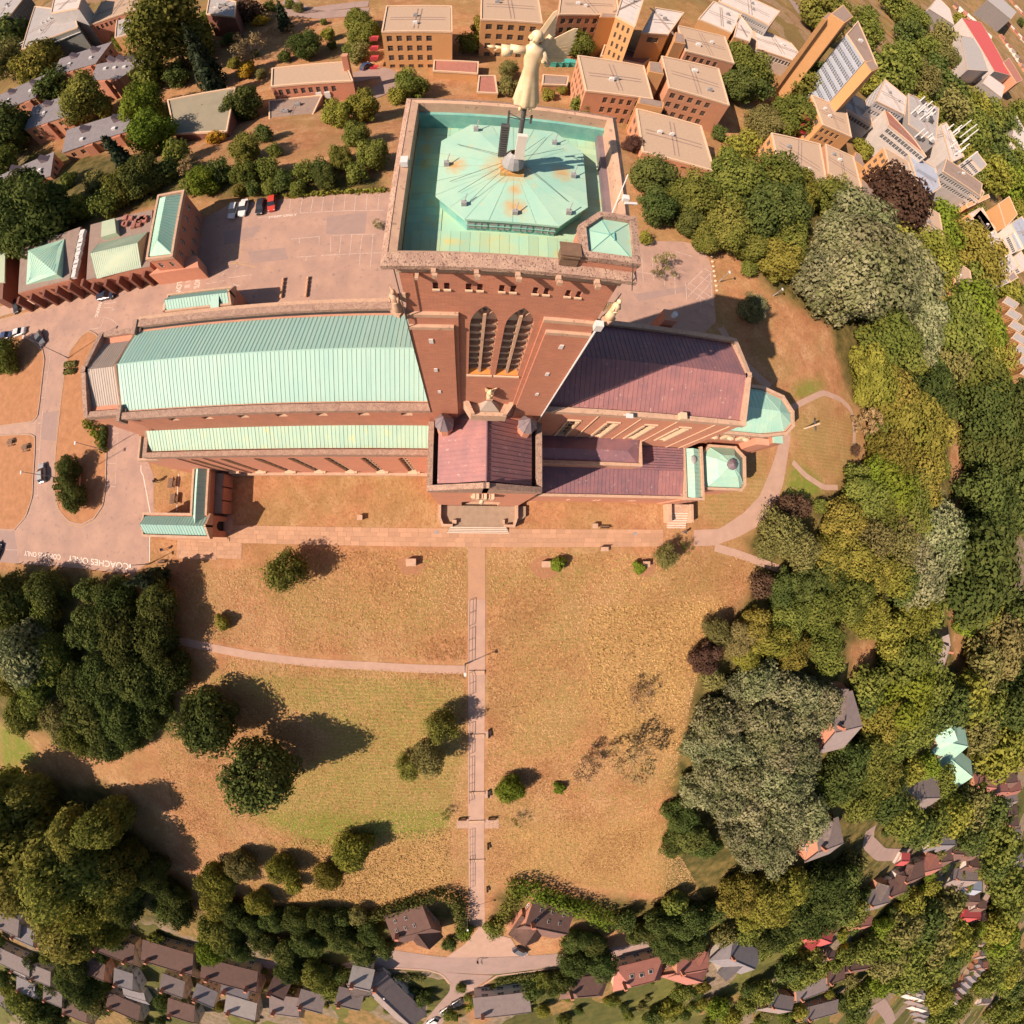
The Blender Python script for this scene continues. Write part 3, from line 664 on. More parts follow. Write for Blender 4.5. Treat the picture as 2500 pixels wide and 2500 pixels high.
# ---- south aisle
ops = []
ax0, ax1 = -45.6, -4.3
for xc in (-39.45, -34.45, -29.1, -23.95, -18.7, -13.6, -8.5): ops.append((xc - .75 - ax0, xc + .55 - ax0, 2.2, 13.2, 14.2))
mb = MB(); q = wallo(mb, (ax0, 10.35), (ax1, 10.35), 0, 17.0, ops, .45)
mb.box(ax0, ax1, 10.9, 13.7, 0, 17.0); mb.poly([(ax0, 13.7, 0), (ax0, 10.35, 0), (ax0, 10.35, 17), (ax0, 13.7, 17)])
aisle = mb.build('aisle_wall', ['brick_aisle', 'stone_pale'], cath)
for op in ops: pane(aisle, q, op, .42, 'glass', 1, 5, 'stone_pale', bw=.16)
for op in ops: MB().box(ax0 + op[0] - .12, ax0 + op[1] + .12, 10.0, 10.36, 1.8, 2.2).build('window_sill', 'stone_pale', aisle); MB().box(ax0 + op[1] + .2, ax0 + op[1] + .5, 10.05, 10.36, 1.6, 2.3).build('corbel', 'stone_pale', aisle)
b_ = MB().box(ax0 - .1, ax1, 9.9, 10.36, 0, .8); b_.build('plinth', 'stone', cath)
for x in (-41.2, -36.9): MB().tube((x, 10.25, 15.8), (x, 10.25, .4), .07, n=6).build('downpipe', 'metal_dark', cath)
ar = MB().add([(ax0 + .6, 11.1, 16.6), (XT0, 11.1, 16.6), (XT0, 13.75, 18.0), (ax0 + .6, 13.75, 18.0)], [(0, 1, 2, 3)]).build('aisle_roof', 'copper_dark', cath)
seam_roof(ar, 'copper_aisle', ax0 + .7, XT0 - .3, 10.95, 16.9, 13.72, 18.15, 78)
coping('parapet', [(ax0 + .2, 13.6), (ax0 + .2, 10.45), (ax1, 10.45)], .7, 16.2, 17.55)
# low west bay of the aisle
MB().box(-49.7, -45.75, 10.5, 14.1, 0, 13.4).build('west_porch_wall', 'brick_aisle', cath)
MB().box(-49.4, -45.8, 10.8, 13.9, 13.4, 13.62).build('porch_roof', 'copper', cath)
coping('parapet', [(-45.7, 10.55), (-49.6, 10.55), (-49.6, 13.9)], .35, 13.0, 14.0, 'stone')
# north aisle (mostly hidden)
MB().box(ax0, ax1, 26.0, 29.2, 0, 17.2).build('north_aisle_wall', 'brick', cath)
MB().box(ax0 + .5, ax1, 26.2, 28.9, 17.2, 17.5).build('north_aisle_roof', 'copper', cath)
coping('parapet', [(ax0, 29.2), (ax1, 29.2)], .6, 16.8, 17.8)

# ---- tower
TY0, TY1, ZT = 13.5, 25.5, 51.9
mb = MB()
WN = [(-.03 - XT0, 1.78 - XT0, 36.0, 44.6, 47.1), (2.22 - XT0, 4.06 - XT0, 36.0, 44.6, 47.1)]
SWN = []
for xc in (-2.12, -.32, 1.5, 3.36, 5.2):
    for dx in (0, .62): SWN.append((xc + dx - XT0, xc + dx + .3 - XT0, 48.8, 49.4, 49.4))
q = wallo(mb, (XT0, TY0), (XT1, TY0), 17, 48.2, WN, .62, 0, 2)
q2 = wallo(mb, (XT0, TY0), (XT1, TY0), 48.2, 51.4, SWN, .6, 0, 2)
wallo(mb, (XT1, TY0), (XT1, TY1), 0, 51.4); wallo(mb, (XT1, TY1), (XT0, TY1), 0, 51.4); wallo(mb, (XT0, TY1), (XT0, TY0), 0, 51.4)
tower = mb.build('tower_wall', ['brick', 'stone', 'brick'], cath)
for wi, op in enumerate(WN):
    o = pane(tower, q, op, .6, 'louvre', 0, 0, name='belfry_opening')
    u0, u1, zb, zs, za = op; x0, x1 = XT0 + u0, XT0 + u1; xm = (x0 + x1) / 2
    b_ = MB(); b_.box(xm - .1, xm + .1, TY0 + .12, TY0 + .58, zb, zs + 1.2)
    for k in range(8):
        z = zb + .7 + k * 1.08
        b_.add([(x0, TY0 + .3, z), (x1, TY0 + .3, z), (x1, TY0 + .57, z + .2), (x0, TY0 + .57, z + .2)], [(0, 1, 2, 3), (3, 2, 1, 0)])
        for sx_ in (-1, 1):                       # scalloped mullion edges
            b_.add([(xm + sx_ * .1, TY0 + .15, z), (xm + sx_ * .26, TY0 + .25, z + .2), (xm + sx_ * .1, TY0 + .15, z + .4), (xm + sx_ * .1, TY0 + .45, z + .2)], [(0, 1, 2), (2, 1, 0), (0, 1, 3), (3, 1, 0)])
        b_.add([(x1 - .02, TY0 + .1, z), (x1 - .25, TY0 + .3, z + .2), (x1 - .02, TY0 + .1, z + .4)], [(0, 1, 2), (2, 1, 0)])
    for t in (-.6, -.3, .3, .6): b_.tube((xm, TY0 + .4, zs + .2), (xm + t * (x1 - x0) * .55, TY0 + .4, zs + (za - zs) * (1 - abs(t) * .6)), .07, n=5)
    b_.build('tracery', 'stone', o)
    MB().add([(x0, TY0 + .02, zb + .04), (x1, TY0 + .02, zb + .04), (x1, TY0 + .58, zb + .75), (x0, TY0 + .58, zb + .75)], [(0, 1, 2, 3)]).build('sloping_sill', 'orange_tile', o)
    MB().box(x0 - .15, x1 + .15, TY0 - .12, TY0 + .06, zb - .22, zb).build('window_sill', 'stone_pale', o)
for op in SWN:
    w = pane(tower, q2, op, .55, 'dark', 0, 0)
    MB().box(XT0 + op[0] - .03, XT0 + op[1] + .08, TY0 - .1, TY0 + .1, 48.68, 48.8).build('window_sill', 'stone_pale', w)
# clasping pilasters with stone weatherings
for (xa, xb, xc) in ((XT0 - .08, -.74, -1.03), (XT1 + .08, 4.5, 4.86)):
    x0, x1 = sorted((xa, xb)); x2, x3 = sorted((xa, xc))
    MB().box(x0, x1, TY0 - .18, TY0 - .002, 17, 45.9).build('pilaster', 'brick', cath)
    MB().box(x2, x3, TY0 - .36, TY0 - .182, 17, 44.6).build('pilaster', 'brick', cath)
    MB().box(x0, x1, TY0 - .24, TY0, 45.9, 46.25).box(x2, x3, TY0 - .42, TY0 - .19, 44.6, 44.95).build('weathering', 'stone', cath)
for (xa, xb) in ((XT0 - .08, XT0 - .002), (XT1 + .002, XT1 + .08)):
    MB().box(xa, xb, TY0 + .02, TY0 + 3, 17, 45.9).build('pilaster', 'brick', cath); MB().box(xa - .05, xb + .05, TY0 - .35, TY0 + 3.05, 45.9, 46.3).build('weathering', 'stone', cath)
coping('string_course', [(XT0, TY0), (XT1, TY0), (XT1, TY1), (XT0, TY1)], .2, 50.5, 50.72, 'stone', True)
# parapet: sloping stone weathering ring
def ring(name, o, i, z0o, z1o, z1i, z0i, m, parent=cath):
    """o, i: outer and inner (x0,x1,y0,y1); outer wall z0o..z1o, top slopes to inner z1i, inner wall down to z0i"""
    b_ = MB(); R4 = lambda r, z: [(r[0], r[2], z), (r[1], r[2], z), (r[1], r[3], z), (r[0], r[3], z)]
    v = R4(o, z0o) + R4(o, z1o) + R4(i, z1i) + R4(i, z0i)
    fs = [(k * 4 + j, k * 4 + (j + 1) % 4, (k + 1) * 4 + (j + 1) % 4, (k + 1) * 4 + j) for k in range(3) for j in range(4)]
    return b_.add(v, fs).build(name, m, parent)
ring('parapet', (-4.5, 8.4, 12.98, 25.95), (-4.15, 8.05, 13.6, 25.4), 51.35, 51.65, 51.95, 51.9, 'stone_rough')
ring('parapet_wall', (-4.15, 8.05, 13.6, 25.4), (-3.7, 7.7, 13.75, 25.2), 51.9, 51.92, 51.85, 50.0, 'stone')
ring('cornice', (-4.02, 8.02, 13.3, 25.7), (-4.3, 8.2, 13.1, 25.85), 51.0, 51.1, 51.34, 51.34, 'stone')
for x in (-1.9, .2, 2.25, 4.3, 6.3): MB().box(x - .12, x + .12, 12.75, 13.05, 51.2, 51.5).box(x - .05, x + .2, 12.6, 12.76, 51.1, 51.4).build('gargoyle', 'stone', cath)
b_ = MB().box(-4.0, 7.9, 13.75, 25.2, 49.9, 50.15); tr = b_.build('tower_roof', 'copper_tower', cath)
off = WL[tr.name]
um = MB().box(0, 1, 0, 1, 0, .03).mesh('roof_sheet', 'copper_tower')
def sheet_at(x, y, w, d, z): link('roof_sheet', um, tr, (x - off[0] + .006, y - off[1] + .006, z - off[2] + random.uniform(0, .01)), 0, (w - .012, d - .012, 1))
for i in range(22):                                                     # south and north strips
    x = -3.9 + i * .53; sheet_at(x, 13.8, .53, 2.6, 50.15); sheet_at(x, 24.2, .53, .95, 50.15)
for j in range(14):                                                     # west and east courses
    y = 16.4 + j * .557; d_ = random.uniform(-.3, .3)
    sheet_at(-3.9, y, 1.0 + d_, .557, 50.15); sheet_at(-2.9 + d_, y, 1.1 - d_, .557, 50.15); sheet_at(5.9, y, 1.9, .557, 50.15)
MB().box(-3.8, 7.7, 24.95, 25.19, 50.15, 51.2).build('gutter_upstand', 'copper_dark', cath)
MB().box(7.35, 7.88, 16.5, 24.9, 50.2, 50.8).build('gutter', 'lead_dark', cath)
# octagonal cap
CX, CY, hx, hy, ch = 2.0, 20.2, 4.15, 3.85, 1.65
octo = [(CX - hx, CY - hy + ch), (CX - hx + ch, CY - hy), (CX + hx - ch, CY - hy), (CX + hx, CY - hy + ch), (CX + hx, CY + hy - ch), (CX + hx - ch, CY + hy), (CX - hx + ch, CY + hy), (CX - hx, CY + hy - ch)]
inn = [(CX + (x - CX) * .955, CY + (y - CY) * .955) for x, y in octo]
b_ = MB().prism(inn, 50.15, 51.15); capw = b_.build('lantern_wall', 'copper_dark', cath)
b_ = MB()
for i in range(4): x0 = CX - hx + ch + .12 + i * 1.22; b_.box(x0, x0 + 1.05, inn[1][1] - .06, inn[1][1], 50.4, 50.98)
b_.build('louvre_panel', 'metal_grey', capw)
b_ = MB()
for i in range(4):
    x0 = CX - hx + ch + .12 + i * 1.22
    for k in (.38, .72): b_.box(x0 + k - .02, x0 + k + .02, inn[1][1] - .1, inn[1][1] - .06, 50.4, 50.98)
    b_.box(x0 - .05, x0 + 1.1, inn[1][1] - .12, inn[1][1] - .07, 50.66, 50.71)
b_.build('louvre_bar', 'copper_dark', capw)
b_ = MB().prism(octo, 51.1, 51.22)
n8 = len(octo); b_.add([(x, y, 51.22) for x, y in octo] + [(CX, CY, 51.62)], [(i, (i + 1) % 8, 8) for i in range(8)])
capr = b_.build('lantern_roof', 'copper_cap', cath)
# each facet of the cap is sheeted in tapering panels
for i in range(8):
    a, c = np.array(octo[i]), np.array(octo[(i + 1) % 8]); Ln = np.linalg.norm(c - a); k = max(2, round(Ln / 1.15))
    for j in range(k):
        p, r_ = a + (c - a) * (j / k + .003), a + (c - a) * ((j + 1) / k - .003); ctr = np.array([CX, CY])
        p2, r2 = ctr + (p - ctr) * .06, ctr + (r_ - ctr) * .06; zz = 51.62 - .06 * .40
        v = [(*p, 51.225), (*r_, 51.225), (*r2, zz), (*p2, zz)]; t = [(x, y, z + .02) for x, y, z in v]
        MB().add(v + t, [(4, 5, 6, 7), (0, 1, 5, 4), (1, 2, 6, 5), (2, 3, 7, 6), (3, 0, 4, 7)]).build('roof_sheet', 'copper_cap', capr)
# stays, rust plates and fixings on the cap
b_ = MB()
for t in (203, 218, 232, 322, 38, 60, 150): b_.tube((CX + .3 * math.cos(R_(t)), CY + .3 * math.sin(R_(t)), 52.1), (CX + hx * .9 * math.cos(R_(t)), CY + hy * .9 * math.sin(R_(t)), 51.45), .012, n=4)
b_.build('stay_wire', 'metal_dark', cath)
MB().prism([(CX - .75, CY - .8), (CX + .55, CY - .8), (CX + .55, CY + .3), (CX - .75, CY + .3)], 51.4, 51.75).build('rusty_plate', 'rust', capr)
for (x, y) in ((CX - 3.7, CY + .1), (CX + .1, CY - 3.3), (CX + 3.4, CY - .05), (CX - 2.6, CY - 2.9), (CX + 3.0, CY - 2.9), (CX - 2.2, CY + 3.2), (CX + 2.4, CY + 2.6)):
    z = 51.3; MB().box(x - .14, x + .14, y - .1, y + .12, z - .05, z + .25).tube((x, y, z + .2), (x + .15, y + .35, z + .55), .03, n=5).build('stay_anchor', 'metal_grey', capr)
# stair turret at the south-east corner
tpoly = [(5.2, 13.42), (8.2, 13.42), (8.25, 16.4), (6.3, 16.4), (5.15, 15.3)]
MB().prism(tpoly, 51.4, 52.38).build('stair_turret', 'brick', cath)
tin = [(6.7 + (x - 6.7) * .78, 14.85 + (y - 14.85) * .80) for x, y in tpoly]
tout = [(6.7 + (x - 6.7) * 1.03, 14.85 + (y - 14.85) * 1.03) for x, y in tpoly]
b_ = MB(); k5 = 5; v = [(*p, 52.35) for p in tout] + [(*p, 52.7) for p in tout] + [(*p, 52.75) for p in tin] + [(*p, 52.4) for p in tin]
b_.add(v, [(r_ * 5 + j, r_ * 5 + (j + 1) % 5, (r_ + 1) * 5 + (j + 1) % 5, (r_ + 1) * 5 + j) for r_ in range(3) for j in range(5)]); b_.build('parapet', 'stone_rough', cath)
b_ = MB().add([(*p, 52.5) for p in tin] + [(6.7, 14.9, 52.75)], [(i, (i + 1) % 5, 5) for i in range(5)]); b_.build('turret_roof', 'copper_cap', cath)
b_ = MB()
for p in tin: b_.tube((*p, 52.52), (6.7, 14.9, 52.77), .02, n=4)
b_.box(6.9, 6.94, 14.6, 15.1, 52.7, 52.8); b_.build('roof_seam', 'copper_dark', cath)
MB().box(4.2, 5.12, 13.3, 14.0, 51.9, 52.6).add([(4.1, 13.2, 52.9), (5.15, 13.2, 52.9), (5.15, 14.1, 52.75), (4.1, 14.1, 52.75), (4.1, 13.2, 52.82), (5.15, 13.2, 52.82)], [(0, 1, 2, 3), (4, 5, 1, 0)]).box(4.15, 5.1, 13.2, 14.05, 52.6, 52.72).build('roof_hatch', 'wood', cath)
# lightning cables and corner rainwater pipe
MB().tube((XT0 - .1, TY0 - .4, 51.3), (XT0 - .1, TY0 - .4, 26), .035, n=5).tube((7.7, 13.2, 52.9), (8.35, 12.9, 51), .03, n=5).build('lightning_cable', 'metal_dark', cath)
MB().tube((XT1 + .1, TY0 - .45, 46.2), (XT1 + .1, TY0 - .45, 24), .075, n=8).box(XT1 - .2, XT1 + .3, TY0 - .7, TY0 - .3, 46.2, 46.9).build('rainwater_pipe', 'metal_white', cath)
MB().box(-2.95, -2.75, 13.1, 13.5, 50.2, 50.4).build('spout', 'stone', cath)
for (x, z) in ((-2.6, 42.6), (-2.6, 37.4), (-2.6, 32.2), (6.3, 42.6), (6.3, 37.4), (6.3, 32.4)): MB().box(x - .14, x + .14, TY0 - .42, TY0 - .355, z, z + .6).build('stair_window', 'metal_white', cath)
# gilded corner figures standing on brackets
def figure(parent_label, loc, rz, s=1.0, m='gilt'):
    root = empty('statue', loc, parent_label, 'statue', 'figures on the tower corners', rz)
    b_ = MB()
    prof = [(.30, 0), (.34, .1), (.30, .6), (.26, 1.1), (.28, 1.45), (.22, 1.7), (.1, 1.8), (.09, 1.86)]
    b_.lathe([(r * s, z * s) for r, z in prof], 10); b_.ball((0, 0, 2.02 * s), .17 * s, 10, 8, (.9, 1, 1.2))
    for sx_ in (-1, 1): b_.tube((sx_ * .24 * s, 0, 1.62 * s), (sx_ * .34 * s, -.12 * s, 1.2 * s), .09 * s, .07 * s, 7); b_.tube((sx_ * .34 * s, -.12 * s, 1.2 * s), (sx_ * .12 * s, -.34 * s, 1.25 * s), .07 * s, .05 * s, 7)
    o = link('figure', b_.mesh('figure', m, smooth=True), root)
    o2 = link('wings', MB().add([(-.1 * s, .2 * s, 1.6 * s), (-.62 * s, .34 * s, 1.9 * s), (-.5 * s, .36 * s, .7 * s), (-.12 * s, .24 * s, .9 * s), (-.1 * s, .28 * s, 1.6 * s), (-.62 * s, .42 * s, 1.9 * s), (-.5 * s, .44 * s, .7 * s), (-.12 * s, .32 * s, .9 * s)], [(0, 1, 2, 3), (7, 6, 5, 4), (0, 4, 5, 1), (1, 5, 6, 2), (2, 6, 7, 3), (3, 7, 4, 0)])
              .add([(.1 * s, .2 * s, 1.6 * s), (.62 * s, .34 * s, 1.9 * s), (.5 * s, .36 * s, .7 * s), (.12 * s, .24 * s, .9 * s), (.1 * s, .28 * s, 1.6 * s), (.62 * s, .42 * s, 1.9 * s), (.5 * s, .44 * s, .7 * s), (.12 * s, .32 * s, .9 * s)], [(3, 2, 1, 0), (4, 5, 6, 7), (1, 5, 4, 0), (2, 6, 5, 1), (3, 7, 6, 2), (0, 4, 7, 3)]).mesh('wings', m), root)
    link('plinth', MB().box(-.35 * s, .35 * s, -.35 * s, .35 * s, -.35, 0).mesh('plinth', 'stone'), root)
    return root
figure('weathered carved figure on the tower corner beside the green nave roof', (XT0 - .55, TY0 - .1, 46.65), R_(-30), .95, 'stone')
figure('pale gilded carved figure on the tower corner beside the purple chancel roof', (XT1 + .75, TY0 + .15, 46.65), R_(40), .95)
figure('small gilded carved figure set against the tower wall below the belfry windows', (2.0, TY0 - .45, 31.6), 0, .85)
# balcony at the foot of the tower face
MB().box(.1, 4.3, TY0 - .9, TY0, 27.0, 28.2).build('balcony', 'stone', cath)
b_ = MB()
b_.prism([(-.5, TY0), (.3, TY0 - 1.3), (.7, TY0 - 1.3), (.1, TY0)], 26.5, 28.9); b_.prism([(4.7, TY0), (3.9, TY0 - 1.3), (3.5, TY0 - 1.3), (4.1, TY0)], 26.5, 28.9); b_.box(.3, 3.9, TY0 - 1.35, TY0 - .95, 26.5, 28.4)
b_.build('balcony_parapet', 'stone', cath)
MB().add([(1.2, TY0 - .9, 28.25), (3.2, TY0 - .9, 28.25), (3.2, TY0, 28.25), (1.2, TY0, 28.25), (2.1, TY0 - .1, 30.0)], [(0, 1, 4), (1, 2, 4), (2, 3, 4), (3, 0, 4)]).build('balcony_roof', 'lead_grey', cath)
# rust bloom round the stay fixings is part of the copper: a node mask in the cap sheets
def stain_mat(name, src, spots, c, rad):
    m = MATS[src].copy(); m.name = name; nt = m.node_tree; N = nt.nodes; L = nt.links; b = N['Principled BSDF']
    cur = b.inputs['Base Color'].links[0].from_socket; g = N.new('ShaderNodeNewGeometry')
    nz = N.new('ShaderNodeTexNoise'); nz.inputs['Scale'].default_value = 2.2; nz.inputs['Detail'].default_value = 5; L.new(g.outputs['Position'], nz.inputs['Vector'])
    for (x, y, z, r) in spots:
        vd = N.new('ShaderNodeVectorMath'); vd.operation = 'DISTANCE'; L.new(g.outputs['Position'], vd.inputs[0]); vd.inputs[1].default_value = (x, y, z)
        a = N.new('ShaderNodeMath'); a.operation = 'MULTIPLY_ADD'; L.new(nz.outputs[0], a.inputs[0]); a.inputs[1].default_value = r * 1.5; L.new(vd.outputs['Value'], a.inputs[2])
        mr = N.new('ShaderNodeMapRange'); mr.inputs['From Min'].default_value = r * .9; mr.inputs['From Max'].default_value = r * 2.0; mr.inputs['To Min'].default_value = .85; mr.inputs['To Max'].default_value = 0; L.new(a.outputs[0], mr.inputs['Value'])
        mx = N.new('ShaderNodeMix'); mx.data_type = 'RGBA'; L.new(mr.outputs[0], mx.inputs['Factor']); L.new(cur, mx.inputs['A']); mx.inputs['B'].default_value = (*c, 1); cur = mx.outputs['Result']
    L.new(cur, b.inputs['Base Color']); MATS[name] = m; return m
sm = stain_mat('copper_cap_stained', 'copper_cap', [(CX - .3, CY - .1, 51.65, 1.25), (CX - 3.2, CY + .1, 51.3, .6), (CX + .1, CY - 2.9, 51.3, .65), (CX + 2.8, CY + .1, 51.4, .6), (CX + .1, CY - 1.7, 51.5, .45)], (.50, .27, .08), 1)
for o_ in bpy.data.objects:
    if o_.parent and o_.parent.name == capr.name and o_.name.startswith('roof_sheet'): o_.data.materials[0] = sm

def pitched(name, m, x0, x1, y0, y1, ze, zr, n, axis='x', parent=cath, joined=True, core='lead_dark'):
    """a gable roof with its ridge along x or y, sheeted in joined standing-seam panels"""
    if axis == 'x':
        r = roof_core(name, core, x0, x1, y0, y1, ze, zr)
        seam_roof(r, m, x0, x1, y0, ze + .02, (y0 + y1) / 2, zr + .02, n, joined=joined); seam_roof(r, m, x0, x1, y1, ze + .02, (y0 + y1) / 2, zr + .02, n, joined=joined)
        return r
    xm = (x0 + x1) / 2; b_ = MB(); v = [(x, y, z) for y in (y0, y1) for (x, z) in ((x0, ze - .3), (x0, ze), (xm, zr), (x1, ze), (x1, ze - .3))]
    b_.add(v, [(0, 1, 2, 3, 4), (9, 8, 7, 6, 5), (0, 5, 6, 1), (1, 6, 7, 2), (2, 7, 8, 3), (3, 8, 9, 4)])
    r = b_.build(name, core, parent); w = (y1 - y0) / n; b2 = MB()
    for i in range(n):
        a = y0 + i * w
        for (xe, s) in ((x0, 1), (x1, -1)):
            for (u0, u1, hh) in ((a, a + w - .0, .03), (a + w - .03, a + w + .03, .09)):
                v = [(xe, u0, ze), (xe, u1, ze), (xm, u1, zr), (xm, u0, zr)]; t = [(p[0], p[1], p[2] + hh) for p in v]
                fs = [(4, 7, 6, 5), (0, 4, 5, 1), (1, 5, 6, 2), (2, 6, 7, 3), (3, 7, 4, 0)]
                b2.add(v + t, [f if s > 0 else f[::-1] for f in fs])
    b2.build('roof_panels', m, r, kind='stuff'); return r
# ---- south transept
TX0, TX1, TYS = -4.3, 8.45, 5.2
mb = MB(); door = (3.6, 9.4, 0, 6.5, 8.5)
qd = wallo(mb, (TX0, TYS), (TX1, TYS), 0, 21.9, [door], 1.5, 0, 1); wallo(mb, (TX1, TYS), (TX1, 13.5), 0, 21.9); wallo(mb, (TX0, 13.5), (TX0, TYS), 0, 21.9)
mb.add([(TX0, TYS, 21.9), (TX1, TYS, 21.9), ((TX0 + TX1) / 2, TYS, 25.6)], [(0, 1, 2)])
trn = mb.build('transept_wall', ['brick_aisle', 'stone'], cath)
pane(trn, qd, door, 1.45, 'wood', 1, 1, 'stone', 'door')
xm = (TX0 + TX1) / 2
pitched('transept_roof', 'purple_light', TX0 + 1.05, TX1 - 1.05, TYS + .7, 13.48, 22.3, 25.9, 15, 'y')
MB().tube((xm, TYS + .6, 25.93), (xm, 13.4, 25.93), .1, n=6).build('ridge_roll', 'purple_roof', cath)
MB().box(TX0 + .3, TX0 + 1.1, TYS + .6, 13.3, 21.3, 21.6).build('gutter', 'dark', cath); MB().box(TX1 - 1.1, TX1 - .3, TYS + .6, 13.3, 21.3, 21.6).build('gutter', 'dark', cath)
coping('parapet', [(TX0 + .22, 12.7), (TX0 + .22, TYS + .2), (xm, TYS + .2), (TX1 - .22, TYS + .2), (TX1 - .22, 12.9)], .62, 21.2, [22.7, 22.7, 26.2, 22.7, 22.7])
for (x, y) in ((-2.45, 12.1), (6.45, 12.15)):
    MB().cone((x, y), .92, 21.5, 25.6, 8, ph=.39, r1=.9).build('turret', 'brick_aisle', cath)
    tc = MB().cone((x, y), 1.08, 25.55, 27.7, 8, ph=.39).build('turret_roof', 'lead_purple', cath)
    b_ = MB()
    for i in range(8): t = .39 + i * math.pi / 4; b_.tube((x + 1.08 * math.cos(t), y + 1.08 * math.sin(t), 25.57), (x, y, 27.72), .03, n=4)
    b_.build('roof_hips', 'lead_dark', tc)
# carved relief and light over the door
b_ = MB()
for i in range(6): b_.box(.75 + i * .45, 1.1 + i * .45, TYS - .55 - .1 * (i % 2), TYS, 17.0, 19.2 + .3 * (i % 2))
b_.box(.6, 3.5, TYS - .3, TYS, 16.3, 17.0); b_.lathe([(.28, 12.5), (.34, 13.5), (.3, 15.2), (.12, 15.6), (.18, 15.9), (.16, 16.2), (0, 16.35)], 9, (2.05, TYS - .5))
b_.build('carved_relief', 'stone_pale', cath)
# ---- terrace and steps
ter = empty('terrace', (2, 3.4, 0), 'stone terrace with splayed low walls and steps before the transept door', 'terrace')
MB().prism([(-4.2, 5.15), (-4.2, 3.1), (-3.7, 1.9), (7.6, 1.9), (9.8, 3.5), (9.8, 5.15)], 0, .62).build('platform', 'stone_brown', ter)
for k in range(4):
    MB().box(-2.55 - .17 * k, 6.6 + .17 * k, 1.85 - .28 * (k + 1), 1.88 - .28 * k, 0, .5 - .13 * k).build('step', 'stone_brown', ter)
    MB().box(-2.53 - .17 * k, 6.58 + .17 * k, 1.85 - .28 * (k + 1) - .02, 1.85 - .28 * (k + 1) + .07, .5 - .13 * k, .512 - .13 * k).build('step_nosing', 'paint_white', ter)
for pts in ([(-4.2, 5.1), (-4.2, 3.1), (-3.7, 1.9), (-2.3, 1.9)], [(8.2, 5.1), (8.2, 3.3), (7.75, 1.9), (6.4, 1.9)]):
    coping('low_wall', pts, .42, .3, 1.55, 'stone', parent=ter)
MB().box(-2.2, -1.5, 2.2, 2.8, .62, 1.3).build('pier', 'stone', ter); MB().box(6.0, 6.3, 2.2, 2.9, .62, 1.2).build('pier', 'stone', ter)
# ---- chancel
CE = 34.0; mb = MB()
cops = [(x - XT1 - .6, x - XT1 + .6, 14.2, 20.6, 21.6) for x in (12.6, 17.6, 22.6, 27.4)]
qc = wallo(mb, (XT1, 14.0), (CE, 14.0), 0, 25.1, cops, .5, 0, 1); wallo(mb, (CE, 14.0), (CE, 25.4), 0, 25.1); wallo(mb, (CE, 25.4), (XT1, 25.4), 0, 25.1)
mb.add([(CE, 14, 25.1), (CE, 25.4, 25.1), (CE, 19.7, 27.3)], [(0, 1, 2)])
chn = mb.build('chancel_wall', ['brick_aisle', 'stone_pale'], cath)
for op in cops: pane(chn, qc, op, .46, 'glass', 1, 3, 'stone_pale', bw=.12)
b_ = MB()
for op in cops:
    x0, x1 = XT1 + op[0], XT1 + op[1]
    for (xa, xb) in ((x0 - .28, x0), (x1, x1 + .28)): b_.box(xa, xb, 13.85, 14.0, 14, 21)
    b_.box(x0 - .28, x1 + .28, 13.85, 14.0, 21.6, 21.9)
b_.build('window_surround', 'stone_pale', chn, kind='stuff')
cr_ = roof_core('chancel_roof', 'purple_roof', XT1, CE - .3, 14.5, 24.9, 24.9, 27.2, 19.7)
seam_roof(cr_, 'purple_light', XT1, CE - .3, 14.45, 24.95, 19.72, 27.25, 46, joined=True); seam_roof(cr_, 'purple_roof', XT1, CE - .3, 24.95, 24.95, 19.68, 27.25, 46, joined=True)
coping('parapet', [(XT1, 14.05), (CE - .25, 14.05), (CE - .25, 19.7), (CE - .25, 25.35), (XT1, 25.35)], .6, 24.6, [25.45, 25.45, 27.7, 25.45, 25.45], 'stone')
for x in (14.9, 20.2, 25.0, 30.3, 32.5): MB().tube((x, 13.9, 24.8), (x, 13.9, 10), .07, n=6).build('downpipe', 'stone_pale', cath)
MB().box(24.4, 25.2, 13.7, 14.5, 25.4, 26.2).build('floodlight_base', 'stone_pale', cath)
MB().tube((17.5, 13.9, 25.4), (17.8, 13.6, 26.2), .06, n=6).box(17.5, 18.3, 13.3, 13.8, 26.1, 26.3).build('floodlight', 'metal_white', cath)
MB().box(23.2, 24.9, 26.1, 27.6, 0, 26.4).build('chimney', 'brick', cath); MB().tube((24.4, 26.8, 26.4), (24.4, 26.8, 27.0), .35, .35, 12).build('chimney_cowl', 'metal_white', cath)
# ---- lower choir blocks
MB().box(TX1, 24.8, 10.3, 13.98, 0, 12.6).build('vestry_wall', 'brick_aisle', cath)
b_ = MB().add([(TX1, 10.5, 12.9), (24.4, 10.5, 12.9), (24.4, 13.98, 13.5), (TX1, 13.98, 13.5), (22.4, 12.2, 13.9), (TX1, 12.2, 13.9)], [(0, 1, 4, 5), (1, 2, 4), (2, 3, 5, 4)]); b_.build('vestry_roof', 'purple_roof', cath)
coping('parapet', [(TX1 + .2, 10.4), (24.7, 10.4), (24.7, 13.8)], .45, 12.2, 13.25, 'stone')
mb = MB(); lo = [(x - TX1, x - TX1 + .35, 2.5, 4.5, 4.5) for x in (16, 20.5, 21.2, 26.5, 27.2)]
ql = wallo(mb, (TX1, 6.1), (33.4, 6.1), 0, 9.3, lo, .3); mb.box(TX1 + .02, 33.4, 6.5, 13.9, 0, 9.3); low = mb.build('choir_aisle_wall', ['brick_aisle', 'stone_pale'], cath)
for op in lo: pane(low, ql, op, .28, 'glass', 0, 1, 'stone_pale')
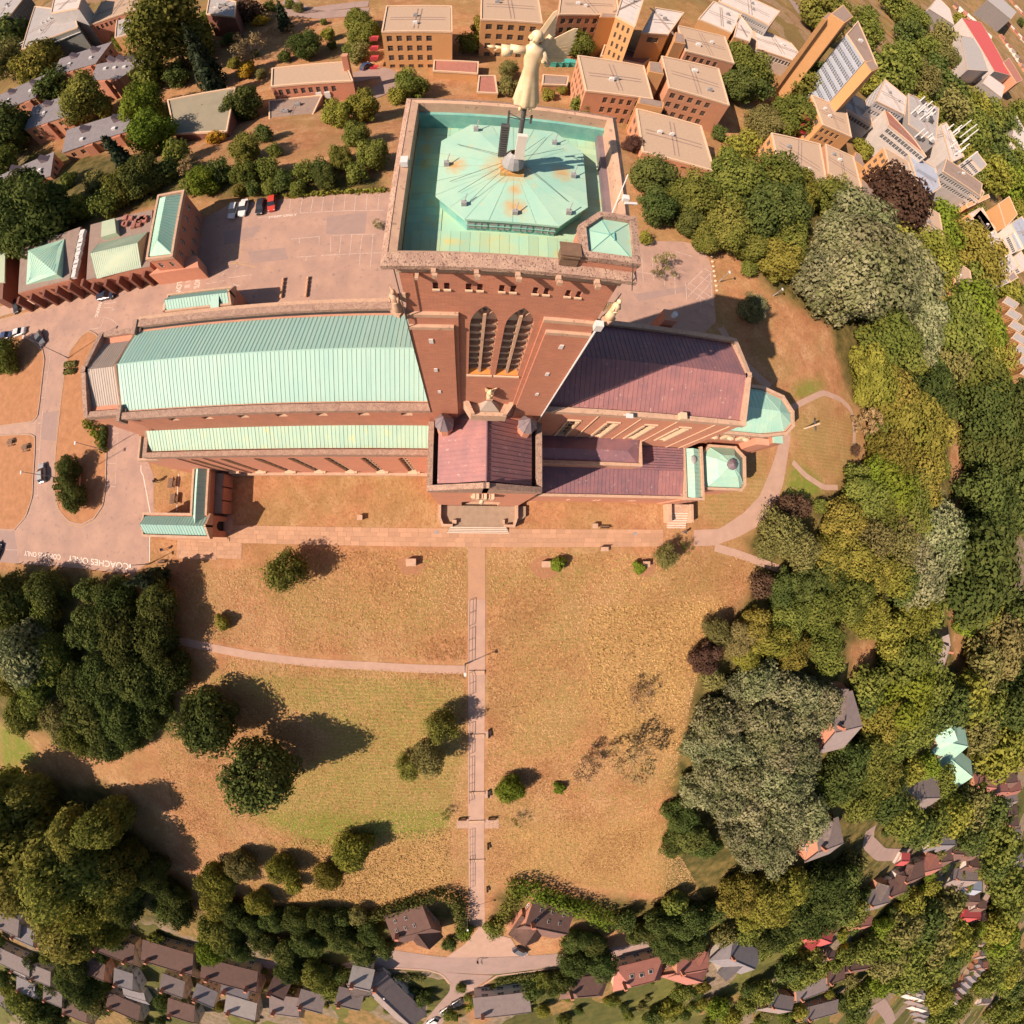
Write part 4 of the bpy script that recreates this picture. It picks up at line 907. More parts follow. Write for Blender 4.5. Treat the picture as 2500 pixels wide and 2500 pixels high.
for k, (xa, xb) in enumerate(((TX1, 21.7), (21.75, 29.0), (29.05, 33.35))):
    b_ = MB().add([(xa, 6.5, 9.25), (xb, 6.5, 9.25), (xb, 10.3, 9.9), (xa, 10.3, 9.9)], [(0, 1, 2, 3)]); r_ = b_.build('choir_aisle_roof', 'purple_roof', cath)
    seam_roof(r_, 'purple_roof' if k < 2 else 'purple_light', xa, xb - .05, 6.45, 9.3, 10.3, 9.95, max(3, int((xb - xa) / .6)), joined=True)
b_ = MB()
for i in range(9): b_.box(25.0, 33.3, 10.32 + i * .4, 10.66 + i * .4, 9.9 + i * .035, 9.98 + i * .035)
b_.build('stepped_roof', 'purple_roof', cath, kind='stuff')
coping('parapet', [(TX1 + .1, 6.2), (33.3, 6.2)], .4, 9.0, 9.6, 'stone')
MB().box(33.5, 36.85, 5.9, 14.0, 0, 9.6).build('link_wall', 'brick_aisle', cath)
pitched('link_roof', 'copper_cap', 33.75, 36.5, 6.2, 13.95, 9.7, 10.3, 12, 'y', core='copper_dark')
MB().ball((35.1, 12.2, 10.3), .5, 10, 6, (1, 1.4, .5)).build('roof_dome', 'metal_grey', cath)
coping('parapet', [(33.6, 13.9), (33.6, 6.0), (36.75, 6.0), (36.75, 14.2)], .38, 9.2, 10.15, 'stone')
# chapter house with pavilion roof
ho = [(37.6, 8.6), (38.3, 7.9), (45.2, 7.9), (46.0, 8.8), (46.2, 13.4), (44.4, 15.0), (39.2, 15.0), (37.6, 13.5)]
MB().prism(ho, 0, 8.2).build('chapter_house_wall', 'brick_aisle', cath)
hr = MB(); c8 = (41.9, 11.6); hi = [(c8[0] + (x - c8[0]) * .95, c8[1] + (y - c8[1]) * .95) for x, y in ho]; hj = [(c8[0] + (x - c8[0]) * .5, c8[1] + (y - c8[1]) * .5) for x, y in ho]
hr.add([(*p, 8.3) for p in hi] + [(*p, 10.0) for p in hj] + [(*c8, 10.8)], [(i, (i + 1) % 8, 8 + (i + 1) % 8, 8 + i) for i in range(8)] + [(8 + i, 8 + (i + 1) % 8, 16) for i in range(8)])
hro = hr.build('chapter_house_roof', 'copper_cap', cath)
b_ = MB()
for i in range(8): b_.tube((*hi[i], 8.33), (*hj[i], 10.03), .05, n=4); b_.tube((*hj[i], 10.03), (*c8, 10.83), .05, n=4)
b_.build('roof_seams', 'copper', hro, kind='stuff')
MB().cone(c8, .8, 10.5, 11.0, 8, r1=.78).cone(c8, .95, 11.0, 11.5, 8).build('lantern', 'lead_dark', cath)
coping('parapet', ho, .4, 7.9, 8.75, 'stone', True)
MB().box(46.1, 47.6, 9.2, 12.8, 0, 6.5).build('buttress', 'brick_aisle', cath)
# external steps beside it
se = empty('stone_steps', (37, 3.4, 0), 'stone steps with white edges between low walls beside the chapter house', 'steps')
for k in range(7):
    MB().box(35.2, 39.0, 1.7 + .42 * k, 5.85 if k == 6 else 1.7 + .42 * (k + 1) + .01, 0, .16 * (k + 1)).build('step', 'stone', se); MB().box(35.22, 38.98, 1.69 + .42 * k, 1.79 + .42 * k, .16 * (k + 1), .16 * (k + 1) + .012).build('step_nosing', 'paint_white', se)
MB().box(34.6, 35.15, 2.6, 5.85, 0, 2.2).build('low_wall', 'stone', se); MB().box(39.05, 39.6, 2.6, 5.85, 0, 2.0).build('low_wall', 'stone', se)
# ---- lady chapel
lp = [(CE, 16.1), (46.5, 16.1), (51.5, 16.9), (53.2, 18.4), (53.4, 20.8), (51.6, 23.2), (47.5, 24.3), (CE, 24.3)]
MB().prism(lp, 0, 13.2).build('lady_chapel_wall', 'brick_aisle', cath)
ra, rb = (CE, 20.2), (49.5, 20.2)
lr = MB(); li = [(p[0], p[1]) for p in lp]; li = [(x if x == CE else x - .4, y + (.4 if y < 20 else -.4)) for x, y in li]
lr.add([(*p, 13.4) for p in li] + [(*ra, 14.7), (*rb, 14.7)], [(0, 1, 9, 8), (1, 2, 9), (2, 3, 9), (3, 4, 9), (4, 5, 9), (5, 6, 9), (6, 7, 8, 9)])
lro = lr.build('lady_chapel_roof', 'copper_cap', cath)
b_ = MB()
for i in range(17):
    x = CE + .5 + i * .85
    if x < 48.5: b_.tube((x, 16.5, 13.43), (x, 20.2, 14.73), .03, n=4); b_.tube((x, 23.9, 13.43), (x, 20.2, 14.73), .03, n=4)
for p in li[1:7]: b_.tube((*p, 13.43), (*rb, 14.73), .035, n=4)
b_.build('roof_seams', 'copper', lro, kind='stuff')
coping('parapet', [lp[0], lp[1], lp[2], lp[3], lp[4], lp[5], lp[6], lp[7]], .5, 12.8, 13.7, 'stone')
MB().box(46.2, 49.0, 15.0, 16.1, 0, 12.0).build('buttress', 'brick_aisle', cath); MB().box(49.2, 51.2, 15.3, 16.6, 0, 12.6).build('buttress', 'brick', cath); MB().box(49.2, 51.2, 15.3, 16.6, 12.6, 12.9).build('buttress_roof', 'copper_cap', cath)
for i, x in enumerate((37.2, 40.2, 43.2)): MB().box(x, x + 1.6, 15.7, 16.1, 10.4, 12.2).ball((x + .8, 15.6, 12.2), .7, 8, 5, (1, .6, .5)).build('corbel', 'stone_pale', cath)
crs = empty('wayside_cross', (*at(1963, 1047, 0), 0), 'tall pale wooden cross standing on the lawn beyond the lady chapel apse', 'cross')
cx_, cy_ = at(1963, 1047, 0)
MB().box(cx_ - .14, cx_ + .14, cy_ - .14, cy_ + .14, 0, 4.6).build('post', 'stone_pale', crs); MB().box(cx_ - .12, cx_ + .12, cy_ - 1.1, cy_ + 1.1, 3.2, 3.5).build('cross_arm', 'metal_dark', crs)

# ---- west cloister wings
def wing(name, label, boxes):
    pass
sw = empty('cloister_wing', (-46, 3, 0), 'low brick cloister wing with L-shaped green copper roof at the west front', 'cloister')
MB().box(-45.3, -42.5, 2.9, 10.3, 0, 4.9).build('wall', 'brick', sw)
mb = MB(); dop = (1.05, 2.65, 0, 2.4, 3.4)
qw = wallo(mb, (-41.5, -.65), (-41.5, 2.85), 0, 4.9, [dop], .8); mb.add([(-41.5, -.65, 4.9), (-41.5, 2.85, 4.9), (-41.5, 1.1, 6.4)], [(0, 1, 2)])
mb.box(-55.3, -42.35, -.65, 2.85, 0, 4.9); mb.box(-42.35, -41.51, -.65, .35, 0, 4.9); mb.box(-42.35, -41.51, 2.05, 2.85, 0, 4.9); mb.box(-42.35, -41.51, .35, 2.05, 3.5, 4.9)
w_ = mb.build('wall', ['brick', 'stone'], sw); pane(w_, qw, dop, .78, 'dark', 0, 0, name='doorway')
def wroof(parent, x0, x1, y0, y1, ze, zr, n, ax):
    b_ = MB(); b2 = MB()
    if ax == 'x':
        ym = (y0 + y1) / 2; F_ = [[(x0, y0, ze), (x1, y0, ze), (x1, ym, zr), (x0, ym, zr)], [(x1, y1, ze), (x0, y1, ze), (x0, ym, zr), (x1, ym, zr)]]
        for i in range(n + 1):
            x = x0 + (x1 - x0) * i / n; b2.tube((x, y0, ze + .02), (x, ym, zr + .02), .035, n=4); b2.tube((x, y1, ze + .02), (x, ym, zr + .02), .035, n=4)
    else:
        xm_ = (x0 + x1) / 2; F_ = [[(x0, y1, ze), (x0, y0, ze), (xm_, y0, zr), (xm_, y1, zr)], [(x1, y0, ze), (x1, y1, ze), (xm_, y1, zr), (xm_, y0, zr)]]
        for i in range(n + 1):
            y = y0 + (y1 - y0) * i / n; b2.tube((x0, y, ze + .02), (xm_, y, zr + .02), .03, n=4); b2.tube((x1, y, ze + .02), (xm_, y, zr + .02), .03, n=4)
    for f in F_: b_.poly(f)
    r = b_.build('roof', 'copper', parent); b2.build('roof_seams', 'copper_dark', r, kind='stuff'); return r
wroof(sw, -45.1, -42.75, 1.1, 10.3, 5.0, 6.1, 9, 'y'); wroof(sw, -55.1, -41.75, -.4, 2.6, 5.0, 6.3, 23, 'x')
coping('parapet', [(-45.35, 10.2), (-45.35, 2.95), (-55.35, 2.95), (-55.35, -.72), (-41.6, -.72)], .4, 4.6, 5.3, 'stone', parent=sw); coping('parapet', [(-42.45, 10.2), (-42.45, 3.0)], .4, 4.6, 5.3, 'stone', parent=sw)
coping('parapet', [(-41.6, -.75), (-41.6, 1.1), (-41.6, 2.95)], .35, 4.7, [5.4, 6.9, 5.4], 'stone', parent=sw)
hp = [(-55.55 - 1.0 * math.sin(t), 1.1 - 1.75 * math.cos(t)) for t in np.linspace(0, math.pi, 9)]
MB().prism(hp, 0, 4.4).build('rounded_end', 'stone_pale', sw)
for k in range(3): MB().box(-42.0, -40.75 + .3 * (1 - k), .0 + .14 * k, 2.4 - .14 * k, .1 * k + .03, .1 * (k + 1) + .03).build('step', 'stone', sw)
for k in range(2): MB().box(-54, -41.2 + .3 * (1 - k), -1.35 + .3 * k, -.68, .1 * k + .04, .1 * (k + 1) + .05).build('step', 'paving', sw)
# glazed arcade on its east side
for i in range(3):
    y0 = 3.3 + i * 2.25
    MB().box(-41.0, -40.7, y0, y0 + 2.0, 0, 2.9).build('arcade_pier', 'brick', sw)
MB().box(-42.48, -41.0, 3.2, 10.1, 0, 2.8).build('arcade_wall', 'brick_dark', sw); MB().box(-42.4, -41.05, 3.3, 10.0, 2.8, 2.86).build('arcade_roof', 'glass_grey', sw)
nw = empty('cloister_wing', (-50, 41.3, 0), 'low brick cloister wing with green copper roof on the car park side of the nave', 'cloister')
MB().box(-56.6, -42.3, 39.6, 43.0, 0, 5.2).build('wall', 'brick', nw)
wroof(nw, -56.2, -42.9, 39.8, 42.8, 5.3, 6.5, 22, 'x'); coping('parapet', [(-56.5, 39.6), (-56.5, 43.0), (-42.5, 43.0)], .35, 4.9, 5.6, 'stone', parent=nw); coping('parapet', [(-56.5, 39.55), (-42.5, 39.55)], .35, 4.9, 5.6, 'stone', parent=nw)
coping('parapet', [(-42.35, 39.6), (-42.35, 41.3), (-42.35, 43.0)], .4, 4.9, [5.6, 7.2, 5.6], 'stone', parent=nw)
MB().box(-46.3, -44.6, 39.0, 41, 5.2, 5.6).add([(-46.3, 38.9, 5.6), (-44.6, 38.9, 5.6), (-44.6, 41.2, 6.4), (-46.3, 41.2, 6.4)], [(0, 1, 2, 3)]).build('porch_roof', 'copper', nw)
MB().box(-47, -44, 29, 39.6, 0, 4.8).build('link_wall', 'brick', nw)
hp = [(-56.7 - 1.2 * math.sin(t), 41.3 - 1.7 * math.cos(t)) for t in np.linspace(0, math.pi, 9)]
MB().prism(hp, 0, 4.6).build('rounded_end', 'stone_pale', nw)
# ================================================================== ANGEL WEATHERVANE
def loft(mb, rings, n=14):
    """rings: (cx, cy, z, rx, ry) joined into one skin"""
    vs = []
    for (x, y, z, rx, ry) in rings:
        for i in range(n):
            t = 2 * math.pi * i / n; vs.append((x + rx * math.cos(t), y + ry * math.sin(t), z))
    fs = [(k * n + i, k * n + (i + 1) % n, (k + 1) * n + (i + 1) % n, (k + 1) * n + i) for k in range(len(rings) - 1) for i in range(n)]
    fs += [tuple(range(n - 1, -1, -1)), tuple(range((len(rings) - 1) * n, len(rings) * n))]
    mb.add(vs, fs)
AX, AY, AZ = 2.05, 19.9, 56.0
ang = empty('angel_statue', (AX, AY, 52.15), 'gilded winged angel weathervane with one arm outstretched on the tower mast', 'statue')
b_ = MB(); n = 28; rings = [(0, 0, .56, .46), (.12, .0, .58, .47), (.5, .0, .52, .43), (1.0, 0, .45, .38), (1.5, 0, .38, .33), (1.95, 0, .33, .29), (2.05, 0, .35, .30), (2.4, 0, .40, .30), (2.75, 0, .44, .30), (2.95, 0, .35, .24), (3.05, 0, .14, .13), (3.16, 0, .11, .11)]
vs = []
for (z, dx, rx, ry) in rings:
    for i in range(n):
        t = 2 * math.pi * i / n; fold = 1 + (.09 if i % 4 < 2 else -.07) * max(0, (2.0 - z) / 2.0)
        vs.append((AX + dx + rx * fold * math.cos(t), AY + ry * fold * math.sin(t), AZ + z))
b_.add(vs, [(k * n + i, k * n + (i + 1) % n, (k + 1) * n + (i + 1) % n, (k + 1) * n + i) for k in range(len(rings) - 1) for i in range(n)] + [tuple(range(n - 1, -1, -1))])
b_.ball((AX + .02, AY - .02, AZ + 3.36), .21, 12, 9, (.92, 1.0, 1.18))
# pointing arm with sleeve (west), bent arm (east)
b_.tube((AX - .3, AY, AZ + 2.72), (AX - 1.0, AY - .02, AZ + 2.74), .19, .20, 10); b_.tube((AX - .9, AY - .02, AZ + 2.66), (AX - 1.35, AY - .02, AZ + 2.62), .24, .27, 10); b_.tube((AX - 1.25, AY - .02, AZ + 2.72), (AX - 1.62, AY - .02, AZ + 2.76), .09, .07, 8)
for k, (dy, dz, L2) in enumerate(((-.07, .03, .3), (-.025, .04, .36), (.025, .03, .33), (.07, .01, .26))): b_.tube((AX - 1.6, AY + dy, AZ + 2.76), (AX - 1.6 - L2, AY + dy * 1.2, AZ + 2.74 + dz), .03, .02, 5)
b_.tube((AX - 1.5, AY - .08, AZ + 2.72), (AX - 1.66, AY - .2, AZ + 2.68), .03, .02, 5)
b_.tube((AX + .3, AY, AZ + 2.72), (AX + .66, AY - .05, AZ + 2.2), .18, .16, 10); b_.tube((AX + .66, AY - .05, AZ + 2.2), (AX + .45, AY - .35, AZ + 2.45), .14, .08, 9); b_.ball((AX + .42, AY - .38, AZ + 2.5), .1, 8, 6)
for k in range(4): b_.tube((AX + .42, AY - .38, AZ + 2.5), (AX + .33 + .05 * k, AY - .46, AZ + 2.6), .028, .02, 5)
b_.tube((AX - .22, AY - .2, AZ + .05), (AX - .25, AY - .42, AZ - .18), .1, .07, 7); b_.tube((AX + .22, AY - .2, AZ + .05), (AX + .24, AY - .40, AZ - .18), .1, .07, 7)
b_.build('robed_body', 'gilt', ang, smooth=True)
b_ = MB(); b_.ball((AX + .03, AY + .06, AZ + 3.42), .27, 12, 8, (1, .95, .95))
for k in range(10): t = k * .63; b_.ball((AX + .24 * math.cos(t), AY + .08 + .22 * math.sin(t), AZ + 3.32), .09, 7, 5)
b_.build('hair', 'gilt', ang, smooth=True)
for sgn, lean, DV in ((-1, .5, (.5, .36, .9)), (1, 1.0, (.85, .36, .5))):
    b_ = MB(); ox = AX + sgn * .16
    for k in range(9):
        t = k / 8; Lf = 1.8 - .75 * t
        p = Vector((ox + lean * .1 * k * .2, AY + .25, AZ + 2.65 - .05 * k)); d = Vector((DV[0], DV[1] - .1 * t, DV[2] - .6 * t)).normalized()
        s_ = d.cross(Vector((0, 1, 0))).normalized() * .13; th_ = Vector((0, .03, 0)); e = p + d * Lf
        b_.add([p - s_ - th_, p + s_ - th_, e + s_ * .7 - th_, e + d * .16 - th_, e - s_ * .7 - th_, p - s_ + th_, p + s_ + th_, e + s_ * .7 + th_, e + d * .16 + th_, e - s_ * .7 + th_],
               [(0, 1, 2, 3, 4)[::-1], (5, 6, 7, 8, 9), (0, 5, 6, 1)[::-1], (1, 6, 7, 2)[::-1], (2, 7, 8, 3)[::-1], (3, 8, 9, 4)[::-1], (4, 9, 5, 0)[::-1]])
    b_.tube((ox, AY + .2, AZ + 2.5), (ox + lean * .5, AY + .55, AZ + 3.25), .2, .12, 8)
    b_.build('wing', 'gilt', ang, smooth=False)
MB().tube((AX, AY, 52.1), (AX, AY, AZ + .1), .13, .12, 10).build('mast', 'metal_dark', ang)
MB().box(AX - .15, AX + .33, AY - .42, AY - .2, 52.75, 54.3).build('mast_cover', 'render_white', ang)
b_ = MB()
for i in range(3): b_.box(AX - .95 + i * .06, AX - .92 + i * .06, AY + .1, AY + .13, 52.3, 54.6)
for i in range(14): b_.box(AX - 1.0, AX - .6, AY - .05, AY + .2, 52.5 + i * .15, 52.58 + i * .15)
b_.box(AX - .62, AX - .57, AY - .1, AY + .1, 52.4, 54.6)
b_.build('ladder', 'metal_dark', ang)
b_ = MB().lathe([(.55, 52.0), (.62, 52.12), (.5, 52.55), (.38, 52.75), (.2, 52.9)], 12, (AX - .15, AY - .05))
b_.build('mast_base', 'metal_grey', ang)
b_ = MB()
for k in range(5): t = k * 1.25; b_.tube((AX, AY, 55.0), (AX + .6 * math.cos(t) - .2, AY + .35 * math.sin(t), 55.05 + .06 * k), .025, n=5); b_.box(AX + .6 * math.cos(t) - .25, AX + .6 * math.cos(t) - .15, AY + .35 * math.sin(t) - .05, AY + .35 * math.sin(t) + .05, 54.85, 55.3)
b_.build('antenna', 'metal_dark', ang)
MB().tube((7.2, 16.9, 50.8), (8.0, 19.2, 53.0), .03, n=5).build('aerial', 'metal_white', cath)
MB().box(7.9, 8.25, 18.1, 18.4, 51.95, 52.25).tube((8.0, 17.9, 52.1), (8.7, 18.0, 52.1), .08, n=6).build('camera_unit', 'metal_white', cath)
MB().box(-4.1, -3.7, 19.4, 19.9, 51.95, 52.3).build('camera_unit', 'metal_white', cath)
# ================================================================== TREES
def leaf_mat(name, c1, c2, tr=.27):
    m = bpy.data.materials.new(name); m.use_nodes = True; nt = m.node_tree; N = nt.nodes; L = nt.links
    for n in list(N): N.remove(n)
    out = N.new('ShaderNodeOutputMaterial'); df = N.new('ShaderNodeBsdfDiffuse'); tl = N.new('ShaderNodeBsdfTranslucent'); mx = N.new('ShaderNodeMixShader'); mx.inputs[0].default_value = tr
    a = N.new('ShaderNodeAttribute'); a.attribute_name = 'tone'; oi = N.new('ShaderNodeObjectInfo')
    mc = N.new('ShaderNodeMix'); mc.data_type = 'RGBA'; mc.inputs['A'].default_value = (*c1, 1); mc.inputs['B'].default_value = (*c2, 1); L.new(a.outputs['Fac'], mc.inputs['Factor'])
    mr = N.new('ShaderNodeMapRange'); mr.inputs['To Min'].default_value = .78; mr.inputs['To Max'].default_value = 1.22; L.new(oi.outputs['Random'], mr.inputs['Value'])
    vm = N.new('ShaderNodeVectorMath'); vm.operation = 'SCALE'; L.new(mc.outputs['Result'], vm.inputs[0]); L.new(mr.outputs[0], vm.inputs['Scale'])
    hs = N.new('ShaderNodeHueSaturation'); fr_ = N.new('ShaderNodeMath'); fr_.operation = 'FRACT'; m7 = N.new('ShaderNodeMath'); m7.operation = 'MULTIPLY'; m7.inputs[1].default_value = 7.31; L.new(oi.outputs['Random'], m7.inputs[0]); L.new(m7.outputs[0], fr_.inputs[0]); mh = N.new('ShaderNodeMapRange'); mh.inputs['To Min'].default_value = .482; mh.inputs['To Max'].default_value = .522; L.new(fr_.outputs[0], mh.inputs['Value']); L.new(mh.outputs[0], hs.inputs['Hue']); L.new(vm.outputs[0], hs.inputs['Color'])
    L.new(hs.outputs[0], df.inputs[0]); L.new(hs.outputs[0], tl.inputs[0]); L.new(df.outputs[0], mx.inputs[1]); L.new(tl.outputs[0], mx.inputs[2]); L.new(mx.outputs[0], out.inputs[0])
    MATS[name] = m
leaf_mat('leaf_g', (.095, .12, .025), (.225, .22, .05)); leaf_mat('leaf_d', (.055, .08, .022), (.14, .155, .042)); leaf_mat('leaf_y', (.14, .145, .025), (.30, .26, .055))
leaf_mat('leaf_s', (.10, .125, .04), (.36, .335, .19)); leaf_mat('leaf_o', (.42, .24, .025), (.55, .33, .05)); leaf_mat('leaf_b', (.25, .16, .085), (.36, .24, .13))
leaf_mat('leaf_c', (.030, .045, .022), (.065, .08, .045)); leaf_mat('leaf_m', (.075, .04, .03), (.13, .075, .05)); leaf_mat('leaf_v', (.13, .17, .02), (.21, .24, .035))
leaf_mat('leaf_w', (.19, .20, .04), (.38, .35, .09), .45)
leaf_mat('leaf_l', (.15, .135, .045), (.23, .20, .075))       # dull olive
def leaf_cloud(lobes, nleaf, size, up=.25, inner=.25, droop=0.0, seed=0, aspect=.62):
    """leaf sprays spread through lobes (cx,cy,cz,rx,ry,rz); returns verts, faces, tone"""
    g = np.random.default_rng(seed); lob = np.array(lobes, float); area = (lob[:, 3] * lob[:, 4] + lob[:, 4] * lob[:, 5] + lob[:, 3] * lob[:, 5]); k = g.choice(len(lob), nleaf, p=area / area.sum())
    d = g.normal(size=(nleaf, 3)); d /= np.linalg.norm(d, axis=1, keepdims=True)
    rad = np.where(g.random(nleaf) < inner, g.uniform(.45, .9, nleaf), g.uniform(.86, 1.08, nleaf))
    # rough surface: radial wobble by direction
    wob = 1 + .13 * np.sin(d[:, 0] * 7 + k * 1.7) * np.sin(d[:, 1] * 6 + k) + .09 * np.sin(d[:, 2] * 11 + k * 2.3)
    c = lob[k, :3] + d * lob[k, 3:] * (rad * wob)[:, None]
    nrm = d * 1.35 + g.normal(size=(nleaf, 3)) * .5 + np.array([0, 0, up]); nrm /= np.linalg.norm(nrm, axis=1, keepdims=True)
    t = np.cross(nrm, g.normal(size=(nleaf, 3))); t[:, 2] -= droop; t -= nrm * np.sum(t * nrm, 1, keepdims=True); t /= np.linalg.norm(t, axis=1, keepdims=True) + 1e-9
    b = np.cross(nrm, t); s = size * g.uniform(.6, 1.35, nleaf)[:, None]
    v = np.stack([c - t * s * .9, c - t * s * .05 + b * s * aspect, c + t * s, c + t * s * .1 - b * s * aspect], 1).reshape(-1, 3)
    v[1::4] += nrm * s * .12; 
    lt = g.random(len(lob)) * .6
    tone = np.clip(lt[k] * .8 + g.random(nleaf) * .5, 0, 1)
    return v, tone
def cloud_mesh(name, clouds):
    v = np.concatenate([c[0] for c in clouds]); tone = np.concatenate([c[1] for c in clouds]); n = len(tone)
    me = bpy.data.meshes.new(name); me.vertices.add(4 * n); me.vertices.foreach_set('co', v.reshape(-1)); me.loops.add(4 * n); me.loops.foreach_set('vertex_index', np.arange(4 * n, dtype=np.int32))
    me.polygons.add(n); me.polygons.foreach_set('loop_start', np.arange(0, 4 * n, 4, dtype=np.int32)); me.polygons.foreach_set('loop_total', np.full(n, 4, np.int32)); me.update(calc_edges=True)
    a = me.attributes.new('tone', 'FLOAT', 'FACE'); a.data.foreach_set('value', tone.astype(np.float32)); me.materials.append(MATS['leaf_g']); return me
def limbs(top, r, n, seed, h0=.35, spread=.75, z1=.95, rr_=.055):
    """trunk with tapering limbs; crown radius 1 unit = r"""
    g = random.Random(seed); mb = MB(); pts = [(0, 0, -.4), (g.uniform(-.05, .05), g.uniform(-.05, .05), top * .3), (g.uniform(-.1, .1), g.uniform(-.1, .1), top * .62), (g.uniform(-.2, .2), g.uniform(-.2, .2), top * z1)]
    rad = [r * rr_ * 1.35, r * rr_, r * rr_ * .62, r * rr_ * .15]
    for i in range(3): mb.tube(pts[i], pts[i + 1], rad[i], rad[i + 1], 7)
    for k in range(n):
        t = g.uniform(h0, .8); a = k * 2.4 + g.uniform(-.4, .4); p = np.array(pts[0]) * (1 - t) + np.array(pts[3]) * t; L_ = r * spread * g.uniform(.7, 1.1) * (1.15 - .5 * t)
        m_ = p + np.array([math.cos(a) * L_ * .55, math.sin(a) * L_ * .55, L_ * .35]); e = p + np.array([math.cos(a) * L_, math.sin(a) * L_, L_ * .75])
        mb.tube(p, m_, r * rr_ * .45 * (1.1 - t), r * rr_ * .28, 5); mb.tube(m_, e, r * rr_ * .28, r * rr_ * .08, 5)
        for q_ in range(2): a2 = a + g.uniform(-.9, .9); f = m_ + np.array([math.cos(a2), math.sin(a2), .5]) * L_ * .45; mb.tube(m_, f, r * rr_ * .2, r * rr_ * .06, 4)
    return mb.mesh('trunk', 'bark', smooth=True)
PROTO = {}
def proto(key, fn): PROTO[key] = fn
def broad(seed, nl, tall=1.0, leaf=.235, nle=11500, inner=.22, up=.25, droop=0, flatten=1.0):
    g = random.Random(seed); R0 = 4.5; zc = R0 * (.80 * tall); L_ = [(0, 0, zc, R0 * .72, R0 * .72, R0 * .75 * tall)]
    for i in range(nl):
        a = i * 2.39996 + g.uniform(-.5, .5); z = g.uniform(-.62, .8); rr2 = R0 * g.uniform(.38, .78) * math.sqrt(max(.15, 1 - (z * .85)**2)); s = R0 * g.uniform(.2, .42)
        L_.append((math.cos(a) * rr2, math.sin(a) * rr2, zc + z * R0 * .72 * tall, s * g.uniform(.9, 1.25), s * g.uniform(.9, 1.25), s * g.uniform(.75, 1.0) * tall * flatten))
    return cloud_mesh('crown', [leaf_cloud(L_, nle, leaf, up, inner, droop, seed)]), limbs(zc * 1.25, R0, 9, seed), zc, R0, leaf_cloud(L_, 2500, leaf * 1.6, up, inner, droop, seed)
def conif(seed, nle=5200):
    g = random.Random(seed); R0 = 2.6; Ht = 11; L_ = []
    for i in range(26):
        t = (i + .5) / 26; r = R0 * (1 - t)**.8 * .62 + .25
        for k in range(2 if t < .7 else 1): a = g.uniform(0, 6.28); L_.append((math.cos(a) * r * .55, math.sin(a) * r * .55, 1.0 + t * (Ht - 1.4), r * .75, r * .75, .75))
    return cloud_mesh('crown', [leaf_cloud(L_, nle, .24, .1, .2, .3, seed)]), limbs(Ht, R0, 7, seed, .2, .6), Ht * .42, R0, leaf_cloud(L_, 1000, .5, .1, .2, .3, seed)
def sparse(seed, nle=1500, leaf=.22):
    g = random.Random(seed); R0 = 4.2; zc = R0 * .9; L_ = []
    for i in range(16):
        a = g.uniform(0, 6.28); z = g.uniform(-.5, .8); r = R0 * g.uniform(.3, .85); L_.append((math.cos(a) * r, math.sin(a) * r, zc + z * R0 * .7, R0 * .26, R0 * .26, R0 * .2))
    return cloud_mesh('crown', [leaf_cloud(L_, nle, leaf, .1, .6, .1, seed)]), limbs(zc * 1.5, R0, 18, seed, .2, 1.05, 1.0, .022), zc, R0, leaf_cloud(L_, 700, leaf * 1.6, .1, .6, .1, seed)
VAR = {'round': [broad(11, 26), broad(23, 32), broad(37, 24), broad(41, 38), broad(43, 30)], 'tall': [broad(51, 28, 1.4), broad(57, 30, 1.5)],
       'feather': [broad(61, 40, 1.15, .27, 11000, .38, .1, .7), broad(67, 46, 1.25, .27, 11000, .38, .1, .9), broad(71, 36, 1.05, .27, 10500, .38, .1, .7)],
       'airy': [broad(75, 30, 1.2, .22, 5600, .5, .1, .3), broad(79, 26, 1.1, .22, 5400, .5, .1, .3)],
       'conifer': [conif(83), conif(87)], 'bare': [sparse(91, 900, .2), sparse(95, 700, .2)], 'shrub': [broad(99, 9, .8, .42, 2600), broad(103, 11, .75, .42, 2600)]}
KIND = {'w': ('feather', 'leaf_w'), 'g': ('round', 'leaf_g'), 'd': ('round', 'leaf_d'), 'y': ('round', 'leaf_y'), 's': ('feather', 'leaf_s'), 'o': ('shrub', 'leaf_o'), 'b': ('bare', 'leaf_b'), 'c': ('conifer', 'leaf_c'), 'm': ('round', 'leaf_m'),
        'G': ('tall', 'leaf_g'), 'D': ('tall', 'leaf_d'), 'Y': ('tall', 'leaf_y'), 'v': ('round', 'leaf_v'), 'l': ('airy', 'leaf_l'), 'a': ('airy', 'leaf_g'), 'x': ('shrub', 'leaf_g'), 'X': ('shrub', 'leaf_d'), 'z': ('shrub', 'leaf_y'), 'L': ('round', 'leaf_l'), 'V': ('shrub', 'leaf_v'), 'B': ('bare', 'leaf_g')}
WORD = {'w': 'light yellow-green feathery tree', 'g': 'mid-green broadleaf tree', 'd': 'dark green broadleaf tree', 'y': 'yellow-green broadleaf tree', 's': 'silvery grey feathery tree', 'o': 'golden yellow shrub', 'b': 'thin brown half-bare tree', 'c': 'dark conifer', 'm': 'dark copper-leaved tree',
        'G': 'tall mid-green tree', 'D': 'tall dark green tree', 'Y': 'tall yellow-green tree', 'v': 'bright fresh green tree', 'l': 'airy dull olive tree', 'a': 'airy loose green tree', 'x': 'rounded green shrub', 'X': 'rounded dark shrub', 'z': 'rounded yellow-green shrub', 'L': 'dull olive broadleaf tree', 'V': 'bright green shrub', 'B': 'thin sparse green sapling'}
TREES = []; cnt_ = 0; CLEAR = []; HARD = []
def keep_clear(pts):
    p = np.array(pts, float); c = p.mean(0); S = np.vstack([c[None], c + (p - c) * .8, c + (p - c) * .4]); CLEAR.append((c[0], c[1], np.hypot(*(p - c).T).max(), S))
